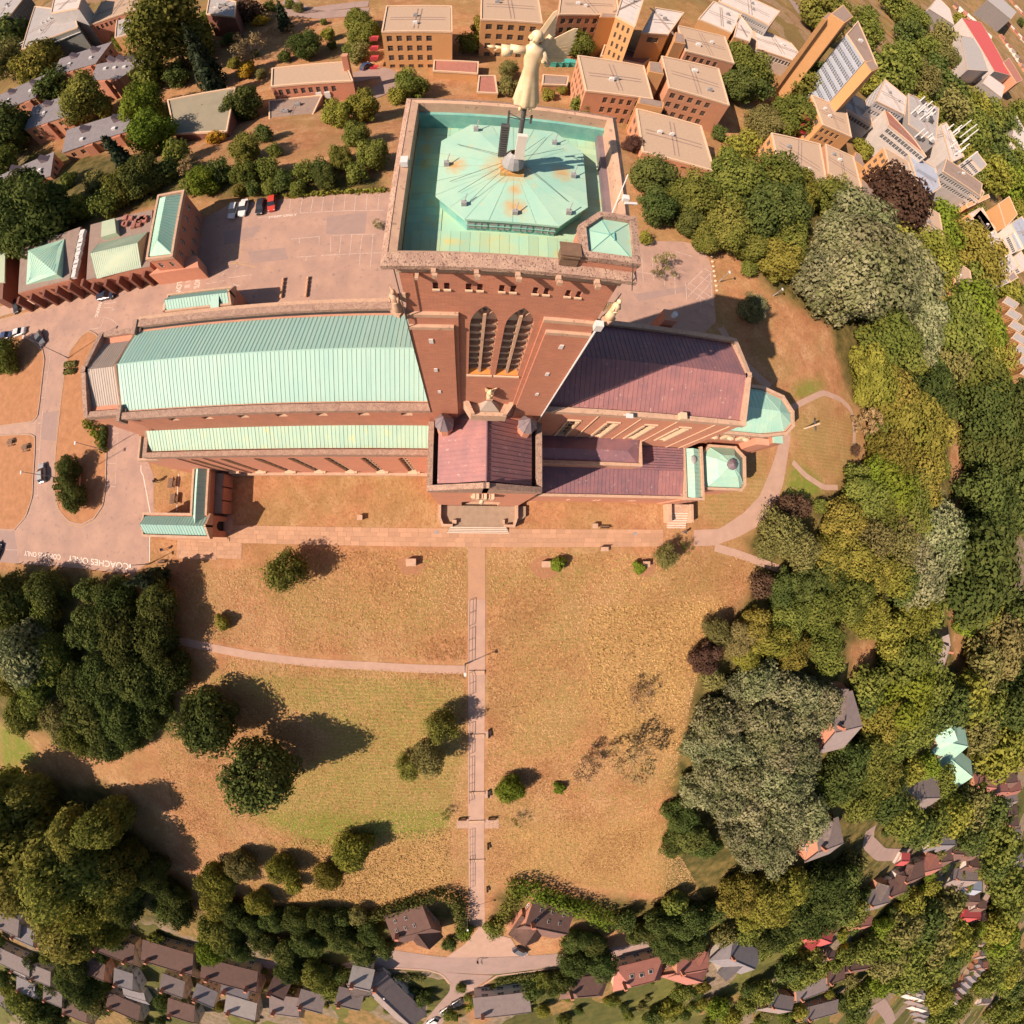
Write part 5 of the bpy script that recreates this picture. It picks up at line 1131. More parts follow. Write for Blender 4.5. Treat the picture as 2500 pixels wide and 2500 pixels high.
def mesh_of(kind, i): v = VAR[KIND[kind][0]]; return v[i % len(v)]
def tree(px, py, rpx, kind, where, label=None, squash=1.0):
    """crown centre at pixel (px,py) with crown radius rpx, standing on the terrain"""
    global cnt_
    cnt_ += 1; cm, tm, zc, R0, lo = mesh_of(kind, cnt_ * 7 + cnt_ // 3)
    s = 1.0
    if label: rpx *= 1.17
    for _ in range(4):
        x, y, z = gnd(px, py, zc * s * squash); x2, y2 = at(px + rpx, py, z); s = math.hypot(x2 - x, y2 - y) / (R0 * 1.2)
    s = min(max(s, .12), 3.2)
    x, y, z = gnd(px, py, zc * s * squash); TREES.append((x, y, s, squash, kind, where, label, cm, tm, rpx, px, py, lo)); return x, y
ONES = ['', 'first', 'second', 'third', 'fourth', 'fifth', 'sixth', 'seventh', 'eighth', 'ninth', 'tenth', 'eleventh', 'twelfth', 'thirteenth', 'fourteenth', 'fifteenth', 'sixteenth', 'seventeenth', 'eighteenth', 'nineteenth']
def ordinal(n):
    if n < 20: return ONES[n]
    t, o = divmod(n, 10); w = {2: 'twent', 3: 'thirt', 4: 'fort'}[t]
    return w + 'ieth' if o == 0 else w + 'y-' + ONES[o]
def plant_all(limit=300):
    out = []
    for poly in (((1785, 1130), (1825, 1140), (1830, 1220), (1810, 1290), (1795, 1200)), ((1602, 1215), (1655, 1200), (1650, 1260), (1610, 1275)), ((1790, 870), (1815, 770), (1838, 860), (1835, 980), (1850, 1090), (1822, 1080), (1800, 930)), ((1845, 1030), (1880, 1020), (1908, 1110), (1882, 1130)),
                 ((1500, 770), (1580, 740), (1610, 790), (1612, 860), (1580, 925), (1520, 900)), ((1440, 600), (1530, 600), (1555, 680), (1530, 740), (1450, 720)), ((1560, 1535), (1640, 1540), (1700, 1620), (1660, 1640))):
        HARD.append(resample([FD(*p) for p in poly + poly[:1]], 26))
    for t in TREES:
        rp = t[9]
        if not t[6]:
            for (cx, cy, cr, S) in CLEAR:
                if (t[10] - cx)**2 + (t[11] - cy)**2 > (rp + cr)**2: continue
                ds = np.sort(np.hypot(S[:, 0] - t[10], S[:, 1] - t[11])); k = 1
                if ds[k] * .9 < rp: rp = ds[k] * .9
            for S in HARD:
                dm = np.hypot(S[:, 0] - t[10], S[:, 1] - t[11]).min(); rp = min(rp, max(0, (dm - 5) * .8)) if dm < rp + 14 or inpoly(np.array([t[10]]), np.array([t[11]]), S.tolist())[0] else rp
                if inpoly(np.array([t[10]]), np.array([t[11]]), S.tolist())[0]: rp = 0
        if rp < .3 * t[9] or rp < 4: continue
        if rp < t[9]: t = t[:2] + (t[2] * rp / t[9],) + t[3:9] + (rp,) + t[10:]
        out.append(t)
    TREES[:] = out
    TREES[:] = [t[:3] + (1.55,) + t[4:] if t[5] == SWC else t for t in TREES]
    shr = [t for t in TREES if t[4] in 'oxXzV']; tr_ = sorted([t for t in TREES if t[4] not in 'oxXzV'], key=lambda t: -(t[9] + (1000 if t[6] else 0)))
    keep = tr_[:limit] + shr; rest = tr_[limit:]
    groups = {}
    for t in keep:
        if not t[6]: groups.setdefault((t[4], t[5]), []).append(t)
    name = {}
    for (k, wh), L_ in groups.items():
        L_.sort(key=lambda t: t[11])
        for i, t in enumerate(L_):
            if len(L_) == 1: e = ''
            elif i == 0: e = ', topmost in the picture'
            elif i == len(L_) - 1: e = ', lowest in the picture'
            else: e = f', {ordinal(i + 1)} from the top'
            name[id(t)] = f'{WORD[k]} {wh}{e}'
    for t in keep:
        (x, y, s, sq, kind, where, label, cm, tm, rp, px, py, lo) = t
        lab = label or name[id(t)]; shrub = kind in 'oxXzV'
        root = bpy.data.objects.new('shrub' if shrub else 'tree', None); COL.objects.link(root); root.location = (x, y, h1(x, y)); root.rotation_euler = (0, 0, random.uniform(0, 6.28)); root.empty_display_size = .5
        a = random.uniform(.88, 1.16) if not label else 1.0; root.scale = (s * a, s / a * random.uniform(.95, 1.08), s * sq)
        tag(root, lab, 'shrub' if shrub else 'tree', None if label else f'{WORD[kind]}s {where}')
        o = link('crown', cm, root); o.material_slots[0].link = 'OBJECT'; o.material_slots[0].material = MATS[KIND[kind][1]]; link('trunk', tm, root)
    # the smaller, farther trees stand as one woodland
    V, TN, MI = [], [], []; ms = []
    for (x, y, s, sq, kind, where, label, cm, tm, rp, px, py, lo) in rest:
        m = KIND[kind][1]
        if m not in ms: ms.append(m)
        a = random.uniform(0, 6.28); v = lo[0] * np.array([s, s, s * sq]); c_, s_ = math.cos(a), math.sin(a)
        V.append(np.stack([v[:, 0] * c_ - v[:, 1] * s_ + x, v[:, 0] * s_ + v[:, 1] * c_ + y, v[:, 2] + h1(x, y)], 1)); TN.append(lo[1]); MI.append(np.full(len(lo[1]), ms.index(m), np.int32))
    if V:
        me = cloud_mesh('woodland', list(zip(V, TN))); me.materials.clear()
        for m in ms: me.materials.append(MATS[m])
        me.polygons.foreach_set('material_index', np.concatenate(MI)); o = link('woodland', me); tag(o, 'mass of smaller garden and hillside trees round the edges of the view', 'woodland', kind='stuff')
def T(f, s, where, *items):
    for it in items:
        x, y = f(it[0], it[1]); tree(x, y, it[2] / s, it[3], where, it[4] if len(it) > 4 else None)
A_, B_, C_, = 2.1467, 2.2729, 2.2729
BELT = 'in the belt above the car park'
T(Fa, A_, 'among the terraced student houses', (45, 190, 70, 'd'), (30, 320, 60, 'L'), (205, 345, 85, 'y'), (280, 455, 65, 'd'), (440, 530, 90, 'G'), (30, 690, 95, 'd'), (15, 860, 60, 'g'), (550, 300, 30, 'z'), (90, 110, 50, 'd'), (10, 1000, 50, 'd'))
T(Fa, A_, BELT, (870, 150, 165, 'G', 'very large mid-green tree behind the brick hall on the left'), (1040, 180, 70, 'd'), (930, 400, 60, 'd'), (1170, 105, 60, 'x'), (1300, 50, 80, 'm'), (1365, 105, 42, 'o'), (1310, 240, 85, 'b', 'brown half-bare tree beside the paved court'), (1480, 90, 48, 'c'), (1600, 240, 95, 'd'), (1720, 180, 45, 'y'), (1870, 110, 85, 'g'), (1850, 270, 65, 'g'), (1490, 295, 40, 'd'), (1060, 320, 85, 'c'), (1100, 420, 65, 'c'), (760, 380, 110, 'g'), (745, 560, 110, 'v'), (800, 700, 115, 'v'), (1290, 365, 62, 'o'), (1225, 330, 40, 'z'), (1260, 540, 110, 'd'), (1125, 720, 52, 'o'), (1170, 640, 42, 'o'), (1090, 600, 26, 'c'), (1280, 780, 90, 'g'), (610, 800, 50, 'c'), (650, 860, 48, 'c'), (920, 800, 75, 'g'), (980, 870, 60, 'b'), (640, 970, 90, 'g'), (740, 930, 100, 'd'), (880, 890, 65, 'd'), (1060, 950, 80, 'v'), (1000, 970, 60, 'g'), (1150, 900, 75, 'd'), (1280, 900, 80, 'g'), (1400, 880, 70, 'g'), (1255, 1000, 50, 'z'), (1490, 950, 70, 'd'), (1600, 900, 75, 'g'), (1700, 930, 80, 'd'), (1330, 990, 50, 'd'), (1420, 980, 55, 'g'), (1560, 990, 55, 'g'), (1380, 700, 60, 'd'), (1440, 790, 45, 'g'))
T(Fa, A_, 'behind the low green-roofed halls', (170, 1110, 165, 'd'), (60, 1230, 90, 'd'), (100, 1010, 80, 'd'), (280, 1050, 70, 'd'), (400, 1090, 65, 'y'), (560, 1060, 75, 'g'), (500, 960, 60, 'L'), (350, 950, 40, 'x'))
T(Fb, B_, 'along the car park edge', (80, 600, 115, 'y'), (40, 750, 95, 'g'), (130, 860, 120, 'g'), (40, 960, 80, 'g'), (-60, 640, 100, 'y'), (-40, 870, 90, 'g'), (350, 470, 110, 'g'), (270, 530, 70, 'y'), (-150, 930, 70, 'd'))
T(Fb, B_, 'beside the campus blocks', (80, 180, 115, 'g'), (60, 290, 75, 'L'), (760, 170, 110, 'y'), (670, 240, 80, 'g'), (860, 220, 90, 'y'), (890, 390, 85, 'l'), (890, 480, 75, 'l'), (1280, 250, 95, 'g'), (1110, 520, 50, 'z'), (1190, 500, 40, 'z'), (1300, 590, 80, 'g'), (1400, 610, 52, 'g'), (1580, 800, 52, 'm', 'small purple-leaved tree close to the tower parapet'))
T(Fb, B_, 'beside the far car park', (1700, 980, 130, 'd'), (1720, 1150, 115, 'd'), (1870, 1090, 120, 'g'), (1650, 1320, 45, 'y'))
tree(*Fb(1765, 1460), 75 / B_, 'B', '', 'young sparse sapling in the car park bay east of the tower'); tree(*Fb(1720, 1520), 40 / B_, 'B', '', 'small leafless-looking sapling at the end of a parking bay'); tree(*Fb(160, 1240), 35 / B_, 'B', '', 'little sapling hard against the tower west parapet in view')
T(Fc, C_, 'between the buff campus blocks', (380, 380, 105, 'g'), (340, 480, 85, 'd'), (440, 470, 80, 'd'), (190, 140, 70, 'v'), (830, 70, 85, 'g'), (735, 470, 88, 'g'), (790, 390, 40, 'd'), (240, 740, 42, 'd'), (500, 690, 85, 'L'), (660, 640, 85, 'g'), (580, 570, 30, 'V'), (400, 790, 62, 'y'), (340, 840, 80, 'y'), (290, 900, 60, 'y'), (1220, 1130, 105, 'm', 'large dark copper-leaved tree between two campus blocks'), (1500, 1190, 100, 'v'), (1480, 1290, 75, 'v'), (1640, 1430, 90, 'y'), (1680, 1560, 95, 'g'), (860, 1090, 90, 'g'), (920, 1050, 60, 'y'), (1040, 820, 40, 'z'), (1040, 110, 35, 'a'), (1090, 200, 35, 'a'))
EW = 'in the dense wood behind the chancel'
T(Fc, C_, EW, (120, 1090, 130, 'g'), (330, 1000, 145, 'g'), (540, 990, 140, 'g'), (690, 1060, 100, 'y'), (480, 1190, 150, 'd'), (270, 1240, 140, 'g'), (600, 1150, 120, 'd'), (180, 1330, 90, 'g'), (620, 1340, 110, 'g'), (400, 1360, 100, 'g'), (405, 1490, 45, 'g'), (560, 1450, 110, 'y'), (80, 1230, 90, 'd'), (1340, 1650, 80, 'y'), (1250, 1380, 80, 'y'), (1400, 1440, 90, 'y'))
T(Fc, C_, EW, (1000, 1240, 120, 's'), (880, 1350, 120, 's'), (1050, 1420, 140, 's'), (790, 1550, 130, 's'), (950, 1590, 150, 's'), (1150, 1600, 140, 's'), (1280, 1530, 110, 's'), (1330, 1700, 105, 's'), (1320, 1830, 90, 's'), (1100, 1330, 80, 's'), (900, 1480, 110, 's'), (700, 1490, 70, 's'), (1200, 1740, 90, 's'))
tree(*Fr(1250, 660), 55 / 3.22 * 1.6, 's', '', 'round silvery tree half in the tower shadow on the lawn')
T(Fm, 2.76, 'on the wooded east slope', (190, 690, 150, 'g'), (60, 620, 70, 'y'), (80, 880, 130, 'y'), (220, 980, 140, 'y'), (400, 830, 70, 'y'), (500, 900, 90, 'd'), (460, 1010, 120, 'd'), (620, 620, 100, 'g'), (780, 540, 150, 'v'), (800, 680, 110, 'y'), (620, 800, 90, 'L'), (800, 880, 110, 'g'), (860, 950, 60, 'y'), (70, 1170, 75, 'b'), (300, 1190, 150, 'y'), (430, 1280, 130, 'y'), (180, 1320, 110, 'g'), (380, 1430, 130, 'y'), (200, 1480, 110, 'g'), (520, 1500, 70, 'g'), (550, 1100, 110, 'd'), (100, 1620, 120, 'v'), (300, 1650, 120, 'g'), (600, 1680, 80, 's'), (550, 1820, 80, 's'), (860, 1120, 120, 'd'), (1000, 1150, 130, 'd'), (900, 1260, 120, 'd'), (1020, 1330, 120, 'g'), (880, 1440, 110, 'd'), (1000, 1520, 100, 'd'), (1090, 1480, 60, 'y'), (880, 1650, 120, 'D'), (1020, 1720, 120, 'd'), (900, 1820, 120, 'd'), (670, 1770, 60, 'd'), (480, 1880, 100, 's'), (100, 1800, 110, 'g'), (270, 1880, 110, 'L'), (680, 1480, 45, 'L'), (20, 1000, 60, 'y'), (440, 650, 70, 's'), (400, 740, 70, 's'))
T(Ff, 2.415, 'on the slope below the apse garden', (1470, 800, 90, 'b'), (1420, 880, 70, 'b'), (1450, 960, 60, 'm'), (1360, 1130, 60, 'm'), (1000, 1310, 75, 'm'), (1090, 1300, 70, 'm'), (960, 1440, 130, 'l'), (1080, 1540, 120, 'l'), (900, 1530, 90, 'l'), (1210, 1290, 40, 'g'), (1460, 1110, 110, 'g'), (1620, 1000, 120, 'y'), (1600, 1180, 130, 'v'), (1450, 1260, 110, 'g'), (1350, 1400, 110, 'y'), (1560, 1340, 110, 'g'), (1280, 1550, 110, 'y'), (1480, 1480, 120, 'l'), (1420, 1640, 120, 'y'), (1250, 1700, 100, 'd'), (1120, 1690, 90, 'd'), (1730, 1350, 110, 'g'), (1780, 1180, 110, 'y'), (1650, 1550, 110, 'l'), (1860, 1450, 110, 's'), (1800, 1580, 90, 's'), (1620, 1700, 100, 'y'), (1780, 1730, 110, 's'))
tree(*Ff(300, 1590), 75 / 2.415, 'l', '', 'airy small olive tree by a stone planter on the upper lawn'); tree(*Ff(430, 1530), 45 / 2.415, 'B', '', 'sparse brownish sapling reaching over the paved walk edge')
tree(*Ff(145, 1660), 42 / 2.415, 'V', '', 'bright green shrub round the stone planter under the airy tree')
SE_ = 'in the wood below the walk'
T(Fi, 2.1467, SE_, (560, 280, 70, 'm'), (660, 300, 90, 'd'), (800, 300, 100, 'd'), (900, 200, 90, 'y'), (1010, 130, 100, 'y'), (1130, 200, 90, 'y'), (850, 400, 110, 'g'), (1000, 340, 110, 'g'), (1120, 430, 100, 'y'), (700, 460, 90, 'g'), (520, 480, 90, 'y'), (620, 560, 100, 'y'), (430, 560, 90, 'L'), (330, 520, 80, 'L'), (480, 640, 80, 'y'), (720, 620, 90, 'y'), (860, 560, 100, 'g'), (930, 680, 90, 'g'), (260, 660, 90, 'm'), (300, 770, 70, 'L'), (1060, 540, 70, 'g'), (1240, 500, 90, 'y'), (1350, 400, 90, 'y'), (1440, 420, 80, 'g'), (1280, 280, 70, 'D'), (1660, 200, 130, 'd', 'very dark round tree standing beside a sunlit clearing'), (1380, 240, 90, 's'), (1460, 130, 90, 's'), (1330, 120, 80, 's'), (1520, 470, 45, 'd'), (1160, 820, 120, 'g'), (1300, 720, 100, 'g'), (1300, 880, 120, 'v'), (1180, 960, 90, 'y'), (1100, 880, 70, 'd'), (1340, 1000, 90, 'g'), (1250, 1080, 80, 'g'), (1450, 800, 70, 'g'), (1400, 620, 80, 'g'), (1250, 600, 80, 'y'), (1580, 920, 80, 'd'), (1480, 950, 70, 'd'), (1650, 860, 90, 'y'), (1600, 690, 45, 'y'), (1720, 700, 80, 'L'), (1800, 600, 80, 'L'), (1700, 480, 100, 'v'), (1800, 420, 90, 'y'), (1850, 850, 80, 'd'), (1880, 780, 70, 'y'), (1780, 900, 70, 'g'), (1880, 500, 80, 'd'), (1750, 1050, 80, 'L'), (1850, 1050, 70, 'g'), (1800, 1150, 70, 'y'), (1120, 1150, 90, 'g'), (1020, 1200, 90, 'd'), (1180, 1250, 80, 'g'), (950, 1300, 100, 'd'), (1060, 1350, 100, 'g'), (1200, 1380, 90, 'd'), (880, 1400, 90, 'g'), (1000, 1470, 80, 'y'), (1130, 1480, 80, 'L'), (1330, 1250, 60, 'y'), (1300, 1500, 70, 'g'), (1430, 1220, 50, 'v'), (1500, 1300, 50, 'g'), (1360, 1560, 60, 'd'), (1440, 1530, 60, 'g'), (1560, 1480, 60, 'y'), (1500, 1600, 50, 'y'), (1640, 1420, 60, 'L'), (1240, 1600, 50, 'd'), (1760, 1450, 45, 'd'), (1740, 1340, 40, 'g'), (1790, 1620, 50, 'g'), (1640, 1600, 45, 'd'))
SV = 'in the silvery stand'
T(Fi, 2.1467, SV, (520, 780, 100, 's'), (640, 830, 110, 's'), (740, 850, 100, 's'), (420, 830, 80, 's'), (860, 870, 90, 's'), (300, 990, 110, 's'), (430, 950, 100, 's'), (560, 980, 120, 's'), (700, 990, 110, 's'), (820, 960, 80, 's'), (230, 1110, 100, 's'), (370, 1110, 110, 's'), (500, 1120, 110, 's'), (640, 1130, 110, 's'), (760, 1150, 90, 's'), (300, 1240, 110, 's'), (440, 1260, 110, 's'), (580, 1280, 110, 's'), (700, 1300, 100, 's'), (220, 1350, 100, 's'), (360, 1390, 110, 's'), (500, 1420, 110, 's'), (640, 1440, 110, 's'), (760, 1430, 90, 's'), (420, 1540, 100, 's'), (560, 1570, 110, 's'), (690, 1570, 100, 's'), (800, 1520, 80, 's'), (490, 1670, 90, 's'), (620, 1690, 90, 's'), (130, 1480, 90, 'd'), (180, 1590, 110, 'd'), (110, 1620, 80, 'd'), (260, 1650, 80, 'd'))
T(Fl, 2.1467, 'below the silvery stand', (430, 600, 100, 'y'), (560, 620, 110, 'y'), (680, 570, 90, 'y'), (500, 700, 80, 'y'), (620, 690, 80, 'y'), (760, 560, 60, 'y'))
tree(*Fl(100, 655), 65 / 2.1467, 'x', '', 'lone rounded bush in the golden grass near the foot of the field')
GB = 'in the hillfoot gardens'
T(Fl, 2.1467, GB, (860, 560, 90, 'd'), (950, 640, 90, 'd'), (1040, 690, 60, 'g'), (740, 720, 90, 'd'), (600, 800, 90, 'd'), (480, 800, 70, 'g'), (850, 720, 80, 'd'), (700, 850, 60, 'g'), (100, 900, 110, 'd'), (220, 960, 90, 'd'), (40, 850, 80, 'd'), (300, 700, 70, 'd'), (360, 830, 60, 'L'), (560, 900, 50, 'g'), (1150, 430, 70, 'd'), (1220, 480, 60, 'g'), (1050, 450, 60, 'L'), (980, 520, 70, 'd'), (1350, 650, 45, 'y'), (1300, 770, 60, 'L'), (1250, 850, 60, 'g'), (1400, 760, 60, 'd'), (1500, 700, 60, 'L'), (1330, 900, 60, 'g'), (1450, 850, 55, 'L'), (1540, 830, 50, 'y'), (1200, 960, 60, 'L'), (1100, 900, 50, 'g'), (1300, 1020, 55, 'g'), (1420, 980, 55, 'g'), (1500, 960, 45, 'd'), (1380, 1100, 50, 'g'), (800, 980, 70, 'g'), (900, 1040, 50, 'y'), (700, 1010, 60, 'd'), (760, 1090, 60, 'g'), (560, 1120, 60, 'g'), (620, 1190, 50, 'y'), (480, 1180, 50, 'g'), (320, 1200, 60, 'v'), (400, 1260, 50, 'y'), (1060, 1130, 45, 'g'), (1170, 1080, 45, 'v'), (1050, 1200, 45, 'd'), (1000, 930, 40, 'g'), (1180, 780, 35, 'v'), (990, 890, 22, 'o'), (1780, 420, 50, 'd'), (1840, 550, 55, 'g'), (1860, 650, 50, 'g'), (1800, 760, 45, 'y'), (1820, 900, 45, 'g'), (1880, 980, 40, 'L'), (1660, 320, 40, 'd'), (1870, 1090, 40, 'd'), (1830, 1200, 40, 'g'), (1900, 1200, 40, 'y'), (1480, 1140, 35, 'y'), (1500, 1250, 35, 'g'), (250, 1100, 40, 'z'))
WG = 'in the grove by the coach parking'
T(Fg, 2.1467, WG, (40, 230, 100, 'd'), (240, 200, 90, 'd'), (330, 190, 45, 'd'), (470, 200, 60, 'D'), (620, 250, 110, 'd'), (780, 140, 70, 'c'), (830, 250, 110, 'd'), (60, 400, 90, 'g'), (250, 300, 70, 'g'), (500, 380, 120, 'd'), (650, 430, 140, 'd'), (820, 430, 130, 'd'), (130, 520, 110, 's', 'greyish tree in the dark grove by the coach parking'), (280, 540, 110, 'g'), (60, 640, 90, 'y'), (200, 700, 110, 'g'), (430, 700, 110, 'd'), (560, 650, 130, 'd'), (740, 650, 150, 'd'), (900, 640, 110, 'd'), (300, 820, 100, 'L'), (130, 830, 90, 'g'), (480, 830, 130, 'd'), (640, 830, 130, 'd'), (780, 850, 100, 'd'), (420, 960, 90, 'g'), (560, 980, 100, 'd'), (680, 960, 80, 'd'), (330, 950, 60, 'L'), (850, 800, 70, 'd'))
tree(*Fg(1085, 880), 155 / 2.1467, 'd', '', 'dark round tree just right of the grove above the mown field'); tree(*Fg(1370, 1150), 185 / 2.1467, 'D', '', 'large dark egg-shaped tree alone on the mown field')
tree(*Fg(1500, 100), 120 / 2.1467, 'a', '', 'feathery green tree on the lawn below the cloister wing'); tree(*Fg(1165, 365), 45 / 2.1467, 'z', '', 'small low bush alone on the upper lawn')
SWC = 'in the south-west corner of the field'
T(Fj, 2.1467, SWC, (60, 100, 110, 'w'), (200, 60, 90, 'w'), (120, 260, 130, 'w'), (300, 300, 140, 'w'), (460, 250, 110, 'w'), (600, 200, 100, 'w'), (240, 430, 140, 'w'), (400, 420, 140, 'w'), (550, 400, 130, 'w'), (700, 420, 110, 'g'), (380, 580, 140, 'w'), (520, 560, 130, 'y'), (660, 540, 110, 'g'), (440, 700, 120, 'w'), (560, 690, 110, 'y'), (330, 720, 70, 'w'), (680, 640, 80, 'd'), (50, 380, 90, 'w'), (820, 470, 80, 'd'), (60, 500, 70, 'd'))
T(Fj, 2.1467, 'at the foot of the hay meadow', (1150, 530, 115, 'y'), (1270, 450, 90, 'L'), (1130, 640, 90, 'y'), (1480, 480, 95, 'y'), (1540, 560, 60, 'y'), (1360, 650, 80, 'y'), (1720, 510, 90, 'y'), (1850, 380, 130, 'y'), (900, 600, 80, 'd'), (930, 690, 90, 'd'), (860, 690, 70, 'd'), (1150, 800, 110, 'g'), (1220, 700, 80, 'd'), (1100, 900, 90, 'v'), (1230, 880, 90, 'd'), (1320, 760, 80, 'd'), (1430, 740, 80, 'd'), (1380, 850, 80, 'd'), (1560, 740, 90, 'd'), (1680, 730, 90, 'd'), (1500, 900, 90, 'd'), (1620, 860, 100, 'd'), (1760, 800, 90, 'd'), (1850, 850, 80, 'd'), (1880, 720, 70, 'L'), (1520, 1000, 110, 'd'), (1650, 1030, 110, 'g'), (1600, 1130, 110, 'd'), (1720, 1130, 90, 'g'), (340, 860, 90, 'd'), (450, 840, 80, 'g'), (580, 830, 70, 'd'), (380, 990, 110, 'd'), (300, 1090, 80, 'g'), (420, 1090, 90, 'd'), (500, 1180, 60, 'L'), (130, 1190, 80, 'g'), (1090, 980, 60, 'd'), (820, 850, 50, 'x'), (1080, 1180, 40, 'g'), (1150, 1200, 40, 'z'), (250, 1240, 60, 'd'), (860, 1180, 50, 'd'))
LG = 'round the two lodges'
T(Fk, 2.1467, LG, (60, 620, 70, 'd'), (150, 620, 60, 'z'), (230, 700, 90, 'd'), (80, 740, 90, 'd'), (190, 800, 90, 'd'), (300, 790, 70, 'd'), (640, 760, 55, 'd'), (720, 700, 60, 'v'), (870, 680, 70, 'g'), (1300, 880, 140, 'd'), (1420, 860, 110, 'd'), (1240, 960, 90, 'd'), (1380, 990, 90, 'd'), (1250, 1020, 50, 'y'), (1300, 740, 80, 'd'), (1400, 760, 80, 'd'), (1560, 640, 70, 'd'), (1640, 700, 80, 'd'), (1750, 640, 90, 'd'), (1880, 640, 100, 'd'), (1800, 830, 110, 'd'), (1900, 760, 80, 'd'), (1080, 1000, 80, 'd'), (1130, 950, 60, 'g'), (500, 1050, 60, 'd'), (460, 1100, 60, 'g'), (20, 1000, 90, 'g'), (60, 920, 60, 'd'), (1860, 1010, 60, 'g'), (1800, 1100, 60, 'y'), (1720, 1140, 60, 'd'), (1500, 1060, 40, 'g'), (1130, 1110, 50, 'y'), (640, 1130, 50, 'g'), (700, 990, 40, 'g'), (1240, 1170, 50, 'g'))
# individual trees of the open field
tree(*Fh(600, 1010), 105 / 2.1467, 'a', '', 'airy dark tree beside the railing, its shadow across the walk'); tree(*Fh(530, 1180), 110 / 2.1467, 'l', '', 'airy olive tree left of the railing below the shadowed walk'); tree(*Fh(420, 1230), 80 / 2.1467, 'a', '', 'loose dark green bushy tree on the field, lowest of three by the railing')
tree(*Fh(960, 1350), 78 / 2.1467, 'v', '', 'compact bright green tree alone right of the walk'); tree(*Fh(1000, 1510), 45 / 2.1467, 'B', '', 'thin sapling low on the field right of the walk'); tree(*Fh(1350, 1230), 95 / 2.1467, 'b', '', 'leaning half-bare brown tree on the field'); tree(*Fh(1610, 1200), 130 / 2.1467, 'b', '', 'spreading half-bare brown tree near the silvery stand'); tree(*Fh(1640, 860), 85 / 2.1467, 'b', '', 'thin bare tree in the long golden grass')
tree(*Fh(620, 1475), 35 / 2.1467, 'B', '', 'tiny sapling beside the verge left of the lower walk'); tree(*Fh(1205, 165), 48 / 2.1467, 'V', '', 'clipped bright bush beside the stone planter right of the walk'); tree(*Fh(1215, 1340), 35 / 2.1467, 'V', '', 'faint yellow bush under the leaning bare tree'); tree(*Fk(1820, 550), 70 / 2.1467, 'x', '', 'rounded bush on the dry slope above the dark trees')
# forecourt island
tree(*Fo(545, 1125), 78 / 3.22, 'd', '', 'dark clipped bush above the stone monument on the island'); tree(*Fo(585, 1330), 88 / 3.22, 'd', '', 'dark clipped bush below the stone monument on the island')
tree(*Fo(15, 230), 90 / 3.22, 'g', '', 'green tree at the left picture edge by the parked cars')
tree(*Fq(1830, 590), 45 / 3.864, 'B', '', 'thin sapling in the car park beside the tower'); 
# far trees north-east
FE_ = 'on the far side of the campus'
T(Fc, C_, FE_, (1220, 20, 60, 'g'), (1320, 120, 110, 'g'), (1300, 190, 80, 'd'), (1480, 200, 80, 'L'), (1480, 300, 90, 'L'), (1590, 340, 75, 'd'), (1380, 260, 60, 'g'), (1250, 340, 90, 'g'), (1180, 420, 70, 'g'), (1340, 430, 90, 'L'), (1080, 470, 40, 'y'), (1430, 390, 60, 'd'), (1500, 490, 80, 'd'), (1560, 560, 60, 'g'), (1530, 600, 70, 'L'), (1660, 580, 80, 'y'), (1770, 500, 70, 'd'), (1650, 680, 80, 'g'), (1760, 640, 80, 'g'), (1740, 760, 70, 'd'), (1840, 720, 60, 'd'), (1640, 760, 60, 'g'), (1700, 860, 60, 'g'), (1800, 900, 60, 'd'), (1860, 830, 60, 'g'), (1760, 970, 50, 'y'), (1860, 1010, 50, 'v'), (1900, 930, 50, 'g'), (1640, 100, 40, 'g'), (1700, 60, 50, 'g'), (1780, 130, 50, 'L'), (1830, 200, 50, 'd'), (1900, 290, 45, 'g'), (1880, 380, 45, 'd'), (1850, 20, 40, 'g'), (1920, 120, 45, 'd'), (1460, 60, 50, 'g'), (1560, 130, 40, 'y'), (1910, 620, 50, 'g'), (1650, 1780, 120, 'v'), (1540, 1840, 100, 'g'), (1920, 1380, 40, 'd'), (1830, 1600, 40, 'y'))
def scatter(n, poly, rmin, rmax, kinds, where):
    P_ = [FD(*p) for p in poly]; xs = [p[0] for p in P_]; ys = [p[1] for p in P_]; k = 0
    while k < n:
        x, y = random.uniform(min(xs), max(xs)), random.uniform(min(ys), max(ys))
        if inpoly(np.array([x]), np.array([y]), P_)[0]: tree(x, y, random.uniform(rmin, rmax), random.choice(kinds), where); k += 1
scatter(110, [(0, 1760), (330, 1790), (620, 1850), (880, 1880), (960, 1860), (1250, 1830), (1560, 1880), (1560, 1932), (0, 1932)], 9, 17, 'gdyLgd', 'among the bottom gardens')
scatter(120, [(1560, 1700), (1700, 1640), (1860, 1560), (1932, 1500), (1932, 1932), (1560, 1932)], 7, 15, 'gdyLgv', 'among the lower right gardens')
scatter(70, [(1750, 160), (1932, 300), (1932, 640), (1880, 600), (1800, 380), (1700, 240)], 6, 12, 'gdLyg', 'among the far sheds')
scatter(40, [(150, 0), (700, 0), (700, 120), (420, 160), (250, 120)], 10, 18, 'gdLb', 'round the upper left halls')
